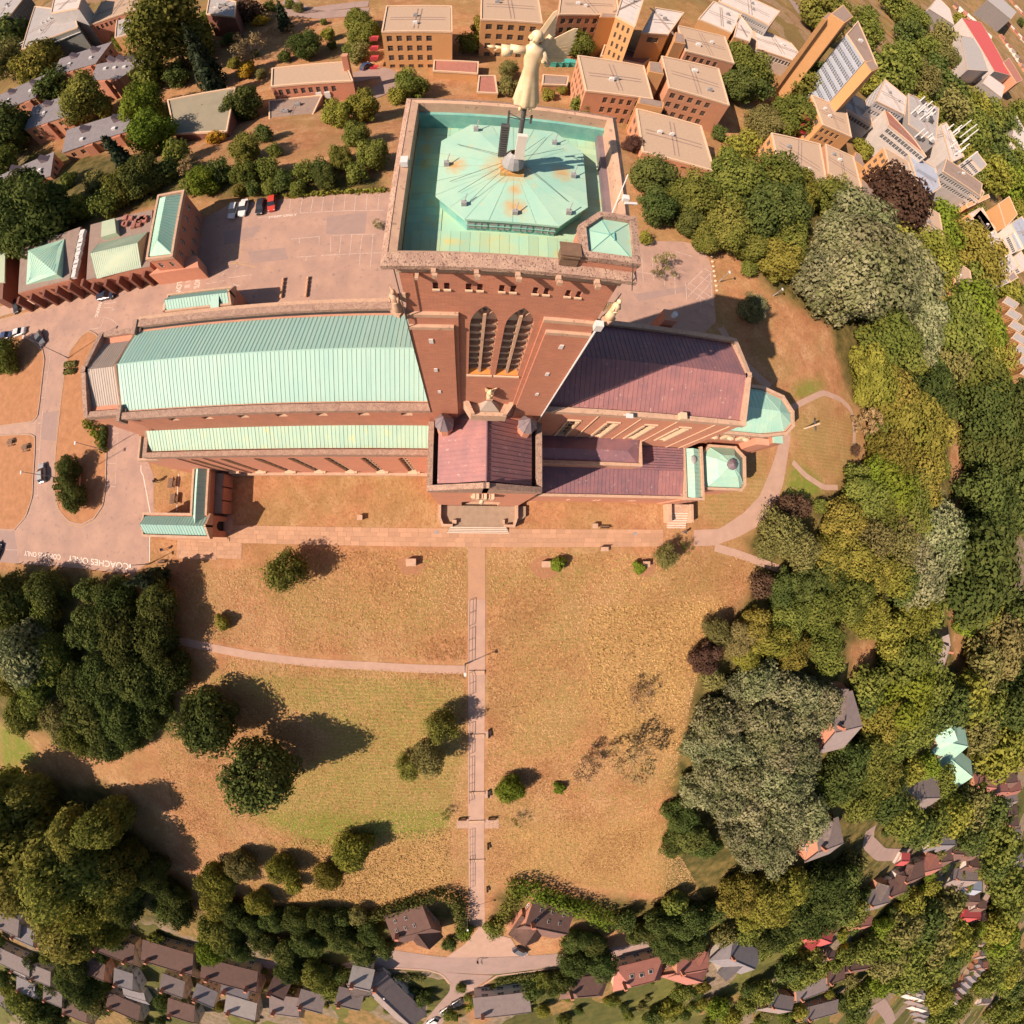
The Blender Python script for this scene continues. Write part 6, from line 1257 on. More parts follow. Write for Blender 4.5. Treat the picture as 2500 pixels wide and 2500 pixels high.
# ---- hedges
def hedge(label, C_px, w, hh, leafm, name='hedge', dens=26, px=True):
    c = np.array([gnd(*p)[:2] for p in C_px]); Ln = np.hypot(*np.diff(c, axis=0).T).sum(); n = max(3, int(Ln / (w * .55))); c = resample(c, n)
    base = (c[:, 0].mean(), c[:, 1].mean(), h1(c[:, 0].mean(), c[:, 1].mean()))
    L_ = [(x - base[0], y - base[1], h1(x, y) - base[2] + hh * random.uniform(.42, .55), w * random.uniform(.5, .66), w * random.uniform(.5, .66), hh * random.uniform(.45, .62)) for x, y in c]
    me = cloud_mesh('foliage', [leaf_cloud(L_, int(min(9000, max(500, Ln * w * dens))), .3, .3, .2, 0, len(COL.objects))])
    root = empty(name, base, label, 'hedge'); o = link('foliage', me, root); o.material_slots[0].link = 'OBJECT'; o.material_slots[0].material = MATS[leafm]
    mb = MB()
    for x, y in c[::2]: mb.tube((x, y, h1(x, y) - .2), (x + .1, y, h1(x, y) + hh * .7), .06, .03, 5)
    mb.build('stems', 'bark', root, kind='stuff'); return root
hedge('dark sunlit hedge curving behind the left lodge', P(Fk, (170, 610), (330, 560), (470, 510), (600, 475), (680, 510), (700, 600), (700, 690)), 2.6, 3.2, 'leaf_d')
hedge('tall green hedge beside the walk in front of the right lodge', P(Fk, (960, 420), (980, 480), (930, 570), (880, 640)), 2.8, 3.4, 'leaf_g')
hedge('broad shaggy bright hedge behind the right lodge', P(Fk, (1000, 430), (1120, 470), (1230, 520), (1350, 560), (1460, 610)), 4.2, 4.0, 'leaf_v')
hedge('clipped golden and green hedge along the car bays by the nave end', P(Fo, (700, 760), (790, 850), (825, 950)), 2.0, 1.3, 'leaf_v')
hedge('low dark hedge beside the disabled parking bays', P(Fo, (835, 800), (830, 940)), 1.2, 1.3, 'leaf_d')
hedge('short low hedge, upper of two by the nave west end', P(Fo, (530, 295), (600, 290)), 1.0, .8, 'leaf_l'); hedge('short low hedge, lower of two by the nave west end', P(Fo, (525, 350), (590, 345)), 1.0, .8, 'leaf_l')
hedge('low hedge above the path to the island monument', P(Fo, (440, 1200), (570, 1190)), .8, .7, 'leaf_l'); hedge('low hedge below the path to the island monument', P(Fo, (440, 1255), (560, 1250)), .9, .8, 'leaf_d')
hedge('dark garden hedge along the road below the left lodge', P(Fk, (20, 920), (250, 915), (500, 925)), 1.6, 1.8, 'leaf_d'); hedge('dark garden hedge along the road below the right lodge', P(Fk, (890, 950), (1000, 925), (1150, 905)), 1.6, 1.8, 'leaf_d')
hedge('bright verge hedge by the parked cars on the side road', P(Fk, (730, 1090), (800, 1030), (870, 980)), 2.0, 1.5, 'leaf_v'); hedge('low planting strip along the top of the car park', P(Fq, (960, 315), (1200, 295), (1500, 272), (1880, 258)), 1.2, .9, 'leaf_z' if 'leaf_z' in MATS else 'leaf_y')
# ================================================================== BUILDINGS ROUND THE CATHEDRAL
def wallg(mb, A, B, z0, z1, cols, rows, depth=.25, mi=0, mj=1):
    """wall from A to B (outside on the right hand) with a grid of real openings"""
    A = np.array(A, float); B = np.array(B, float); Ln = np.linalg.norm(B - A); d = (B - A) / Ln; n = np.array([d[1], -d[0]])
    q = lambda u, z, k=0.0: (*(A + d * u - n * k), z)
    cols = [(max(.05, a), min(Ln - .05, b)) for a, b in cols if b - a > .1]; rows = [(max(z0 + .05, a), min(z1 - .05, b)) for a, b in rows if b > z0 + .3]
    if not cols or not rows: mb.poly([q(0, z0), q(Ln, z0), q(Ln, z1), q(0, z1)], mi); return q, cols, []
    u = 0.0
    for (a, b) in cols:
        if a > u: mb.poly([q(u, z0), q(a, z0), q(a, z1), q(u, z1)], mi)
        z = z0
        for (c, e) in rows:
            if c > z: mb.poly([q(a, z), q(b, z), q(b, c), q(a, c)], mi)
            L4 = [(a, c), (a, e), (b, e), (b, c)]
            for i in range(4): p, r = L4[i], L4[(i + 1) % 4]; mb.poly([q(*p), q(*p, depth), q(*r, depth), q(*r)], mj)
            z = e
        if z < z1: mb.poly([q(a, z), q(b, z), q(b, z1), q(a, z1)], mi)
        u = b
    if u < Ln: mb.poly([q(u, z0), q(Ln, z0), q(Ln, z1), q(u, z1)], mi)
    return q, cols, rows
WMESH = {}
def win_mesh(frame, glass='glass', bars=2):
    k = (frame, glass, bars)
    if k not in WMESH:
        mb = MB(); mb.add([(0, 0, 0), (1, 0, 0), (1, 0, 1), (0, 0, 1)], [(0, 1, 2, 3)], 0)
        for (x0, x1, z0, z1) in [(0, .07, 0, 1), (.93, 1, 0, 1), (0, 1, 0, .08), (0, 1, .92, 1)] + [(i / bars - .03, i / bars + .03, .08, .92) for i in range(1, bars)] + [(.07, .93, .56, .62)]:
            mb.box(x0, x1, -.1, -.002, z0, z1, 1)
        WMESH[k] = mb.mesh('window', [glass, frame])
    return WMESH[k]
def put_windows(parent, q, cols, rows, depth, frame='red_paint', glass='glass', bars=2):
    off = WL[parent.name]; me = win_mesh(frame, glass, bars)
    for (a, b) in cols:
        for (c, e) in rows:
            p0, p1 = Vector(q(a, c, depth - .02)), Vector(q(b, c, depth - .02))
            link('window', me, parent, p0 - off, math.atan2(p1[1] - p0[1], p1[0] - p0[0]), ((p1 - p0).length, 1, e - c))
def colset(Ln, n, u0, u1, fill=.6):
    w = (u1 - u0) / n; return [(Ln * (u0 + w * (i + (1 - fill) / 2)), Ln * (u0 + w * (i + (1 + fill) / 2))) for i in range(n)]
def low_z(pts): return min(h1(*p) for p in pts) - .6
def block(label, cat, f, corners, zr, wins=(), wall='brick_buff', roof='gravel_roof', storeys=None, frame='wood', parapet=.45, name='campus_block', vents=2, group=None, cop='stone_pale', fill=.55, sh=3.1, track=True, wall2=None, glass='glass'):
    """flat-roofed block; corners = roof pixels in order SW, SE, NE, NW; wins = (edge, columns, u0, u1[, rows])"""
    w = [at(*f(*c), zr) for c in corners]; keep_clear([f(*c) for c in corners])
    ar = sum(w[i][0] * w[(i + 1) % len(w)][1] - w[(i + 1) % len(w)][0] * w[i][1] for i in range(len(w)))
    if ar < 0: w = w[::-1]
    n = len(w); zb = low_z(w); c = np.mean(w, 0); root = empty(name, (c[0], c[1], zb), label, cat, group)
    mb = MB(); plan = {}
    for e in wins: plan[e[0]] = e
    todo = []
    for i in range(n):
        A, B = w[i], w[(i + 1) % n]; Ln = math.dist(A, B)
        if i in plan:
            e = plan[i]; ns = e[4] if len(e) > 4 else max(1, int((zr - zb - .8) / sh))
            cols = colset(Ln, e[1], e[2], e[3], fill); rows = [(zr - .9 - sh * (k + 1) + .95, zr - .9 - sh * k - .35) for k in range(ns)][::-1]; rows = [r for r in rows if r[0] > zb + .3]
            todo.append((wallg(mb, A, B, zb, zr, cols, rows, .28), e))
        else: mb.poly([(*A, zb), (*B, zb), (*B, zr), (*A, zr)])
    wl = mb.build('wall', [wall, wall2 or wall], root)
    for (q, cols, rows), e in todo: put_windows(wl, q, cols, rows, .28, frame, glass)
    ins = [tuple(np.array(p) + (c - np.array(p)) / np.linalg.norm(c - np.array(p)) * .62) for p in w]
    rf = MB().prism(ins, zr - .3, zr - .05).build('roof', roof, root)
    if parapet: coping('parapet', [tuple(np.array(p) + (c - np.array(p)) / np.linalg.norm(c - np.array(p)) * .2) for p in w], .42, zr - .3, zr + parapet * .5, cop, True, root)
    if track:
        ex = (np.array(w[1]) - np.array(w[0])) / math.dist(w[0], w[1]); ey = np.array([-ex[1], ex[0]]); L1, L2 = math.dist(w[0], w[1]), math.dist(w[1], w[2])
        for (s, t) in ((.3, 0), (.36, 0), (0, .42), (0, .5)):
            a = c + (ex * (s - .33) * L1 - ey * .38 * L2 if s else -ex * .4 * L1 + ey * (t - .46) * L2); b = a + (ey * .76 * L2 if s else ex * .8 * L1); d = (b - a) / np.linalg.norm(b - a); nn = np.array([-d[1], d[0]]) * .14
            MB().prism([tuple(a - nn), tuple(b - nn), tuple(b + nn), tuple(a + nn)], zr - .05, zr + .02).build('walkway', 'felt_roof', rf)
        for k in range(vents):
            p = c + ex * random.uniform(-.25, .25) * L1 + ey * random.uniform(-.22, .22) * L2; s = random.uniform(.45, .8)
            MB().box(p[0] - s, p[0] + s, p[1] - s * .6, p[1] + s * .6, zr - .05, zr + .65).box(p[0] - s * .4, p[0] + s * .9, p[1] - s * .3, p[1] + s * .3, zr + .65, zr + .95).build('roof_vent', random.choice(('metal_white', 'metal_grey')), rf)
    return root, w, zb
def annex(root, f, corners, zr, wall='brick_buff', roof='felt_roof', name='stair_tower', cop='stone_pale'):
    w = [at(*f(*c), zr) for c in corners]; zb = low_z(w)
    ar = sum(w[i][0] * w[(i + 1) % len(w)][1] - w[(i + 1) % len(w)][0] * w[i][1] for i in range(len(w)))
    if ar < 0: w = w[::-1]
    c = np.mean(w, 0); a = MB().prism(w, zb, zr - .05).build(name, wall, root)
    MB().prism([tuple(c + (np.array(p) - c) * .86) for p in w], zr - .05, zr + .06).build('roof', roof, a); return a
CG = None
b1, w1, z1_ = block('buff brick block with four rows of windows and red outside stairs', 'building', Fb, [(185, 178), (578, 178), (575, 35), (212, 35)], -2, [(0, 5, .03, .74, 4)], wall='brick_buff', frame='wood')
for k in range(4):
    x, y = at(*Fb(168, 190 + 55 * k), -3.2 - 3.1 * k); MB().box(x - 2.4, x - .3, y - 1.2, y + 1.5, -4.6 - 3.1 * k, -4.4 - 3.1 * k).box(x - 2.4, x - .3, y - 1.22, y - 1.12, -4.4 - 3.1 * k, -3.4 - 3.1 * k).build('outside_stair', 'red_paint', b1)
b2, *_ = block('buff brick block partly behind trees left of the angel', 'building', Fb, [(735, 110), (1078, 130), (1050, -40), (738, -40)], -2, [(0, 5, .05, .95, 4)])
b3, *_ = block('buff brick block with pale stair tower behind the angel wings', 'building', Fb, [(1165, 82), (1505, 88), (1490, -20), (1180, -40)], -2, [(0, 5, .03, .68, 3)], wall='brick_pink')
annex(b3, Fb, [(1392, 95), (1532, 100), (1528, 80), (1405, 72)], -.5)
b4, *_ = block('large gravel-roofed block with lattice brick end beside the angel', 'building', FD, [(1105, 172), (1232, 188), (1215, 125), (1090, 105)], -2, [(0, 6, .25, .98, 4), (3, 6, .05, .95, 4)], wall='brick_pink')
b5, *_ = block('gravel-roofed block with three window rows facing the tower', 'building', FD, [(1262, 166), (1376, 199), (1356, 130), (1248, 106)], -2, [(0, 5, .03, .75, 4)], wall='brick_pink')
annex(b5, Ft, [(270, 560), (390, 585), (365, 490), (275, 480)], -.3)
b6, *_ = block('gravel-roofed block behind the round dark tree', 'building', Ft, [(560, 402), (942, 500), (868, 290), (492, 200)], -2, [(0, 5, .03, .72, 4)], wall='brick_pink')
annex(b6, Ft, [(470, 330), (560, 345), (545, 270), (480, 250)], -.3)
b7, *_ = block('nearest gravel-roofed block close behind the tower parapet', 'building', FD, [(1212, 287), (1348, 324), (1323, 238), (1200, 205)], -2, [(0, 6, .1, .95, 4), (3, 4, .05, .9, 4)], wall='brick_pink')
annex(b7, Ft, [(180, 810), (385, 850), (390, 800), (195, 760)], -.2)
b8, *_ = block('wide gravel-roofed block with windows on its shaded end behind the big wood', 'building', Fc, [(560, 885), (845, 1065), (800, 800), (530, 738)], -2, [(3, 3, .05, .9, 3), (0, 5, .1, .9, 3)], wall='brick_buff')
b8b, *_ = block('small gravel-roofed block with little roof box beside the wide block', 'building', Fc, [(845, 960), (1040, 1085), (985, 870), (830, 800)], -3, [(0, 4, .1, .9, 3)], wall='brick_pink'); annex(b8b, Fc, [(1040, 1080), (1112, 1145), (1095, 1050), (1025, 985)], -3.5)
b9, *_ = block('gravel-roofed block with dark red outside stairs', 'building', Fc, [(815, 692), (975, 762), (945, 610), (752, 527)], -2, [(0, 4, .02, .7, 3), (3, 3, .1, .9, 3)], wall='brick_buff')
for k in range(4):
    x, y = at(*Fc(735 - 10 * k, 640 + 38 * k), -3.5 - 3 * k); MB().box(x - 2, x + .8, y - 1.6, y + 1.2, -4.6 - 3 * k, -4.4 - 3 * k).box(x - 2, x + .8, y - 1.65, y - 1.5, -4.4 - 3 * k, -3.3 - 3 * k).build('outside_stair', 'red_paint', b9)
b10, *_ = block('buff block with square window grid right of the copper-leaved tree', 'building', Fc, [(1205, 972), (1332, 1045), (1290, 900), (1153, 818)], -3, [(3, 4, .05, .9, 4), (0, 3, .05, .9, 3)], wall='brick_buff')
annex(b10, Fc, [(985, 885), (1050, 935), (1030, 860), (1000, 840)], -5)
b11, *_ = block('buff block with red window panels below the copper-leaved tree', 'building', Fc, [(1380, 1328), (1497, 1392), (1462, 1187), (1338, 1120)], -4, [(3, 6, .02, .95, 3), (0, 3, .1, .9, 3)], wall='brick_buff', frame='red_paint')
b12, *_ = block('buff block with small window grid at the edge of the silver trees', 'building', Fm, [(665, 327), (772, 398), (740, 167), (600, 78)], -6, [(0, 4, .1, .95, 4), (3, 4, .2, .9, 2)], wall='brick_buff')
b13, *_ = block('long buff block with brown roof and strip windows', 'building', Fc, [(1180, 695), (1390, 870), (1320, 770), (1150, 590)], -3, [(0, 12, .03, .97, 2)], wall='flat_pale', roof='tile_red', fill=.85, frame='metal_grey', vents=0)
# slab tower with stepped blue glazing between buff end walls
zt_ = 16.0
b14, w14, zb14 = block('tall slab tower with rows of blue windows between plain buff end walls', 'building', Fc, [(945, 190), (1045, 342), (1118, 372), (1010, 118)], zt_, [(0, 12, .02, .98, 9)], wall='flat_blue', frame='flat_blue', glass='glass', roof='felt_roof', fill=.86, vents=1, wall2='metal_white')
annex(b14, Fc, [(858, 76), (928, 24), (985, 92), (935, 128)], zt_ + 4, name='end_slab'); annex(b14, Fc, [(815, 100), (850, 66), (870, 78), (838, 112)], zt_ + 2, name='end_slab'); annex(b14, Fc, [(1048, 345), (1090, 330), (1128, 378), (1085, 398)], zt_ + .5, name='end_slab')
b15, *_ = block('long white-roofed hall with orange piers', 'building', Fc, [(450, 270), (745, 372), (640, 240), (425, 140)], -8, [(0, 16, .02, .98, 1)], wall='flat_pale', roof='flat_pale', fill=.8, frame='metal_grey', vents=1)
b16, *_ = block('pale grey flat roof linking the slab tower and the blocks', 'building', Fc, [(950, 610), (1095, 700), (1050, 560), (820, 440)], -9, [(0, 8, .05, .95, 1)], wall='flat_grey', roof='flat_grey', fill=.8, vents=3)
b17, *_ = block('blue-grey flat-roofed hall with a long rooflight', 'building', Fc, [(1370, 1110), (1470, 1040), (1440, 930), (1290, 850)], -7, [], wall='flat_grey', roof='flat_blue', vents=0)
MB().prism([at(*Fc(*p), -5.6) for p in ((1340, 900), (1455, 970), (1450, 1000), (1345, 935))], -7, -5.6).build('rooflight', 'flat_blue', b17)
b18, *_ = block('glass-fronted block with strip windows and white ducts', 'building', Fc, [(1480, 950), (1690, 1090), (1700, 1020), (1500, 880)], -3, [(0, 16, .02, .98, 2)], wall='flat_pale', roof='felt_roof', fill=.85, frame='metal_grey')
b19, *_ = block('white-framed block with blue glazing beyond the slab tower', 'building', Fc, [(1110, 560), (1270, 640), (1280, 540), (1160, 440)], -1, [(3, 6, .05, .95, 3), (0, 10, .05, .95, 2)], wall='flat_pale', roof='flat_pale', frame='flat_blue', fill=.8)
b20, *_ = block('pipe-covered plant building with white flues', 'building', Fc, [(1290, 690), (1440, 800), (1460, 600), (1290, 520)], -4, [], wall='flat_grey', roof='flat_grey', vents=4)
for k in range(16):
    x, y = at(*Fc(random.uniform(1300, 1440), random.uniform(560, 780)), -4); s = random.uniform(.6, 1.6)
    MB().tube((x, y, -4), (x, y, -1 + random.random() * 2.5), .35, .35, 8).build('flue', 'metal_white', b20)
    MB().box(x + 1, x + 1 + s * 1.6, y - s, y + s, -4, -3 + random.random()).build('plant_unit', random.choice(('metal_grey', 'metal_white', 'metal_dark')), b20)
b21, *_ = block('long pale ducted building along the far campus edge', 'building', Fc, [(1470, 690), (1530, 900), (1600, 870), (1500, 680)], -3, [(3, 10, .05, .95, 2)], wall='flat_pale', roof='flat_pale', fill=.8)
for k in range(14):
    x, y = at(*Fc(random.uniform(1490, 1640), random.uniform(660, 880)), -4); MB().tube((x, y, -8), (x, y, 0 + random.random() * 2.5), .3, .3, 7).build('flue', 'metal_white', b21)
b22, *_ = block('dark-roofed block with long ribbon windows at the campus end', 'building', Fc, [(1500, 960), (1680, 1120), (1710, 1070), (1560, 930)], -5, [(0, 14, .02, .98, 3)], wall='flat_pale', roof='felt_roof', fill=.85)
b23, *_ = block('orange triangular building with a sunken court', 'building', Fc, [(1790, 1130), (1830, 1260), (1895, 1190), (1850, 1090)], -5, [], wall='brick_buff', roof='brick_buff', track=False)
b24, *_ = block('white-roofed sports hall with grey panels', 'building', Fc, [(1640, 1210), (1760, 1400), (1800, 1330), (1700, 1150)], -8, [], wall='flat_pale', roof='flat_pale', vents=3)
b25, *_ = block('white-roofed hall below the sports hall', 'building', Fc, [(1760, 1400), (1850, 1530), (1900, 1480), (1810, 1330)], -9, [(0, 4, .1, .9, 1)], wall='flat_pale', roof='flat_pale', vents=3)
b26, *_ = block('pale building with dark square windows at the picture edge', 'building', Fc, [(1860, 1240), (1932, 1380), (1990, 1330), (1920, 1200)], -8, [(3, 6, .05, .95, 3)], wall='flat_pale', roof='flat_blue', fill=.6)
b27, *_ = block('orange brick hall with a dark slot window', 'building', Ft, [(215, 260), (420, 275), (545, 100), (320, 60)], -1, [(0, 1, .1, .9, 1)], wall='brick_buff', roof='flat_pale', vents=2)
b28, *_ = block('brown brick tower block with dark vertical slots at the top edge', 'building', Ft, [(10, 130), (160, 210), (245, -60), (90, -120)], 4, [(0, 3, .1, .9, 4), (1, 6, .1, .9, 4)], wall='brick_buff', roof='flat_pale', fill=.4)
b29, *_ = block('pale stepped roofs along the campus spine', 'building', Ft, [(660, 150), (920, 260), (1000, 110), (780, 10)], -4, [], wall='brick_buff', roof='flat_pale', vents=2)
b30, *_ = block('small buff pavilion with gravel roof beside the white hall', 'building', Ft, [(940, 290), (1060, 330), (1090, 250), (980, 110)], -4, [], wall='brick_buff', roof='flat_pale', vents=0)
b31, *_ = block('long building with parallel rows of grey windows at the top edge', 'building', Ft, [(820, 10), (1220, 200), (1300, 90), (900, -90)], -3, [(0, 22, .02, .98, 3)], wall='flat_grey', roof='flat_pale', fill=.75, frame='metal_white', sh=2.6)
b32, *_ = block('low brown-roofed pavilion with red stonework court', 'building', Fb, [(470, 395), (720, 410), (725, 345), (475, 335)], -11, [(0, 3, .2, .9, 1)], wall='brick_buff', roof='tile_red', vents=0, track=False)
b33, *_ = block('low brown-roofed wing hidden by the tower parapet', 'building', Fb, [(715, 515), (830, 520), (815, 420), (725, 420)], -11, [(0, 2, .2, .9, 1)], wall='brick_buff', roof='tile_red', vents=0, track=False)
b34, *_ = block('low reddish-roofed link between two gravel-roofed blocks', 'building', Fb, [(1400, 310), (1640, 360), (1700, 310), (1420, 250)], -10, [], wall='brick_buff', roof='tile_red', vents=0, track=False)
b35, *_ = block('low flat roofs and canopy beside the teal bins', 'building', Fb, [(1075, 470), (1215, 475), (1225, 425), (1080, 415)], -11, [], wall='brick_buff', roof='felt_roof', vents=1, track=False)
for i in range(4):
    x, y, z = gnd(*Fb(1125 + 35 * i, 362)); MB().box(x - 1.4, x + 1.4, y - .9, y + .9, z, z + 1.5).box(x - 1.5, x + 1.5, y - 1, y + 1, z + 1.5, z + 1.7).build('waste_container', 'teal', label=f'teal waste container, {("leftmost", "second", "third", "rightmost")[i]} of four behind the angel', cat='container', group='teal containers behind the angel')
# ---- halls on the left: olive flat roof, sloping roof with chimney, top-left group
h1_, *_ = block('wide hall with plain olive flat roof among the trees', 'hall', Fa, [(915, 705), (1190, 690), (1235, 460), (878, 525)], -5, [], wall='brick_dark', roof='flat_olive' if 'flat_olive' in MATS else 'copper_grey', vents=0, track=False)
h2_, *_ = block('long hall with grey roof and red brick chimney', 'hall', Fa, [(1420, 455), (1850, 425), (1812, 325), (1425, 360)], -6, [(0, 8, .05, .8, 1)], wall='brick', roof='gravel_roof', vents=3, track=False)
x, y = at(*Fa(1815, 330), -4); MB().box(x - .8, x + .8, y - .8, y + .8, -16, -1.5).build('chimney', 'brick', h2_)
h3_, *_ = block('low dark-roofed service wing below the chimney hall', 'hall', Fa, [(1410, 665), (1620, 650), (1690, 500), (1410, 530)], -10, [(0, 3, .3, .9, 1)], wall='brick_pink', roof='felt_roof', vents=3)
for k in range(6):
    x, y = at(*Fa(1490 + 45 * k, 478), -9); MB().box(x - .8, x + .8, y - .6, y + .6, -11, -9.0).build('plant_unit', 'metal_white', h2_)
h4_, *_ = block('pale hall fronted by white horizontal louvres', 'hall', Fs, [(205, 470), (735, 260), (700, 110), (330, 60)], -2, [], wall='glass_grey', roof='flat_grey', vents=4)
for k in range(7):
    p, r = at(*Fs(190, 400), -2 - .55 * k), at(*Fs(650, 190), -2 - .55 * k); p = at(*Fs(185 + 6 * k, 402 + 13 * k), -2.2 - .0 * k); r = at(*Fs(655 + 14 * k, 185 + 13 * k), -2.2)
    d = np.array(r) - np.array(p); d /= np.linalg.norm(d); nn = np.array([d[1], -d[0]])
    MB().prism([tuple(np.array(p)), tuple(np.array(r)), tuple(np.array(r) + nn * .42), tuple(np.array(p) + nn * .42)], -2.5 - .25 * k, -2.35 - .25 * k, bottom=True).build('louvre', 'metal_white', h4_)
h5_, *_ = block('pale block with bare roof behind the louvred hall', 'hall', Fs, [(480, 130), (740, 80), (780, -40), (520, -60)], 3, [], wall='flat_grey', roof='flat_pale', vents=0)
h6_, *_ = block('long brown-roofed hall at the top edge', 'hall', Fs, [(830, 245), (1340, 70), (1320, -60), (960, 20)], -5, [(0, 6, .1, .6, 1)], wall='brick', roof='gravel_roof', vents=0)
h7_, *_ = block('grey-roofed hall with a plain orange wall below it', 'hall', Fs, [(1085, 360), (1370, 285), (1340, 95), (1105, 150)], -7, [], wall='brick_buff', roof='flat_grey', vents=3)
h8_, *_ = block('glass and steel block in the far left corner', 'hall', Fs, [(0, 190), (110, 130), (260, -60), (-120, 20)], 2, [(1, 8, .05, .95, 3), (0, 5, .1, .9, 3)], wall='metal_dark', roof='flat_grey', frame='metal_grey', fill=.85)
h9_, *_ = block('grey-roofed hall with plant units behind the very large tree', 'hall', Fa, [(1080, 75), (1230, 90), (1240, 10), (1100, -30)], -6, [], wall='brick_dark', roof='flat_grey', vents=4)
# ---- student terraces with slate roofs and roof pods
def terrace(label, corners, zr, ncol, pods, e=0):
    root, w, zb = block(label, 'terrace', Fs, corners, zr, [(0, ncol, .04, .96, 3), (1, 3, .1, .9, 3)], wall='brick_pink', roof='slate', frame='wood', parapet=0, name='terrace_house', vents=3, track=False, fill=.42, sh=2.9)
    c = np.mean(w, 0); ex = (np.array(w[1]) - np.array(w[0])); L1 = np.linalg.norm(ex); ex = ex / L1; ey = np.array([-ex[1], ex[0]])
    rf = root
    MB().prism([tuple(c + (np.array(p) - c) * 1.03) for p in w], zr - .05, zr + .12).build('roof', 'slate', root)
    for k in range(pods):                      # wedge-shaped roof lights
        p = np.array(w[0]) + ex * L1 * ((k + .55) / pods) + ey * math.dist(w[1], w[2]) * .62; a, b2_ = 1.5, 2.0
        v = [p - ex * a, p + ex * a, p + ex * a + ey * b2_, p - ex * a + ey * b2_]; vs = [(*q_, zr + .1) for q_ in v] + [(*(v[0] + ex * .2), zr + 2.0), (*(v[3] + ex * .2), zr + 2.0)]
        MB().add(vs, [(0, 1, 4), (1, 2, 5, 4), (2, 3, 5), (3, 0, 4, 5)]).build('roof_light', 'lead_dark', root)
        p2 = p - ey * 3.2; MB().box(p2[0] - .7, p2[0] + .7, p2[1] - .5, p2[1] + .5, zr + .1, zr + .7).build('roof_vent', 'metal_white', root)
    for k in range(2):                         # stepped brick bays on the front
        p = np.array(w[0]) + ex * L1 * (.42 + .42 * k) - ey * .9
        MB().prism([tuple(p - ex * 1.6), tuple(p + ex * 1.6), tuple(p + ex * 1.6 + ey * 1.0), tuple(p - ex * 1.6 + ey * 1.0)], zb, zr - .2).build('brick_bay', 'brick', root)
    return root
terrace('slate-roofed brick terrace nearest the trees, with two roof lights', [(595, 1440), (1195, 1240), (1235, 1050), (640, 1230)], -6, 6, 2)
terrace('slate-roofed brick terrace in the middle row with three window storeys', [(235, 1225), (700, 1075), (700, 880), (320, 1010)], -6, 5, 2)
terrace('slate-roofed brick terrace at the back below the louvred hall', [(505, 715), (900, 600), (1050, 400), (570, 560)], -6, 5, 2)
terrace('slate-roofed brick terrace at the back beside the orange wall', [(860, 760), (1130, 740), (1470, 510), (920, 610)], -6, 4, 3)
terrace('slate-roofed brick terrace at the left edge, partly cut off', [(-80, 1090), (330, 920), (420, 710), (-60, 930)], -6, 5, 2)
terrace('slate-roofed brick terrace at lower left above the round dark trees', [(-60, 1840), (470, 1660), (505, 1440), (-60, 1690)], -5, 5, 2)
# ---- low halls with green roofs at the forecourt
for q_ in (((215, 1290), (830, 1130), (960, 500), (250, 760)), ((1010, 1120), (1760, 960), (1790, 290), (1060, 470))): keep_clear([Fp(*p) for p in q_])
keep_clear([Fa(*p) for p in ((775, 1360), (905, 1345), (965, 1005), (835, 1030))])
def hall(label, loc): return empty('church_hall', (*loc, 0), label, 'hall')
ZH = 5.0
ha = hall('low brick hall with folded pyramid of pale and dark green copper', at(*Fp(500, 900), 0))
Q = [at(*Fp(*p), ZH) for p in ((215, 1290), (830, 1130), (960, 500), (250, 760))]
MB().prism(Q, 0, ZH).build('wall', 'brick', ha); MB().prism([tuple(np.mean(Q, 0) + (np.array(p) - np.mean(Q, 0)) * .985) for p in Q], ZH, ZH + .15).build('roof', 'felt_roof', ha)
a_, b2_, c2_, d2_ = at(*Fp(345, 785), 6.6), at(*Fp(755, 640), 5.4), at(*Fp(680, 1065), 6.6), at(*Fp(305, 1180), 5.4)
pr = MB().add([(*a_, 6.9), (*b2_, 5.3), (*c2_, 6.9), (*d2_, 5.3), (*b2_, 5.1), (*d2_, 5.1), (*a_, 5.1), (*c2_, 5.1)], [(0, 3, 2), (0, 2, 1), (1, 2, 7, 4), (0, 1, 4, 6), (2, 3, 5, 7), (3, 0, 6, 5)]).build('folded_roof', 'copper_cap', ha)
b_ = MB()
for i in range(14):
    t = (i + .5) / 14; m0 = np.array((*a_, 6.93)) * (1 - t) + np.array((*c2_, 6.93)) * t; e0 = np.array((*d2_, 5.33)); e1 = np.array((*b2_, 5.33))
    k0 = np.array((*a_, 6.93)) * (1 - t) + np.array((*d2_, 5.33)) * t; k1 = np.array((*d2_, 5.33)) * t + np.array((*c2_, 6.93)) * (1 - t)
    b_.tube(tuple(m0), tuple(m0 + (e0 - m0) * (1 - abs(2 * t - 1)) * .98), .03, n=4); b_.tube(tuple(m0), tuple(m0 + (e1 - m0) * (1 - abs(2 * t - 1)) * .98), .03, n=4)
b_.build('roof_seams', 'copper_dark', pr, kind='stuff')
hb = hall('low brick hall with pale green mansard roof facing the road', at(*Fp(1350, 900), 0))
Q = [at(*Fp(*p), ZH) for p in ((1010, 1120), (1760, 960), (1790, 290), (1060, 470))]
MB().prism(Q, 0, ZH - .4).build('wall', 'brick', hb); MB().prism(Q, ZH - .4, ZH - .2).build('roof', 'felt_roof', hb)
f0, f1, f2, f3 = [at(*Fp(*p), z) for p, z in (((1140, 1115), 4.8), ((1665, 980), 4.8), ((1620, 690), 7.4), ((1065, 815), 7.4))]; g2, g3 = at(*Fp(1740, 560), 5.0), at(*Fp(1165, 700), 5.0)
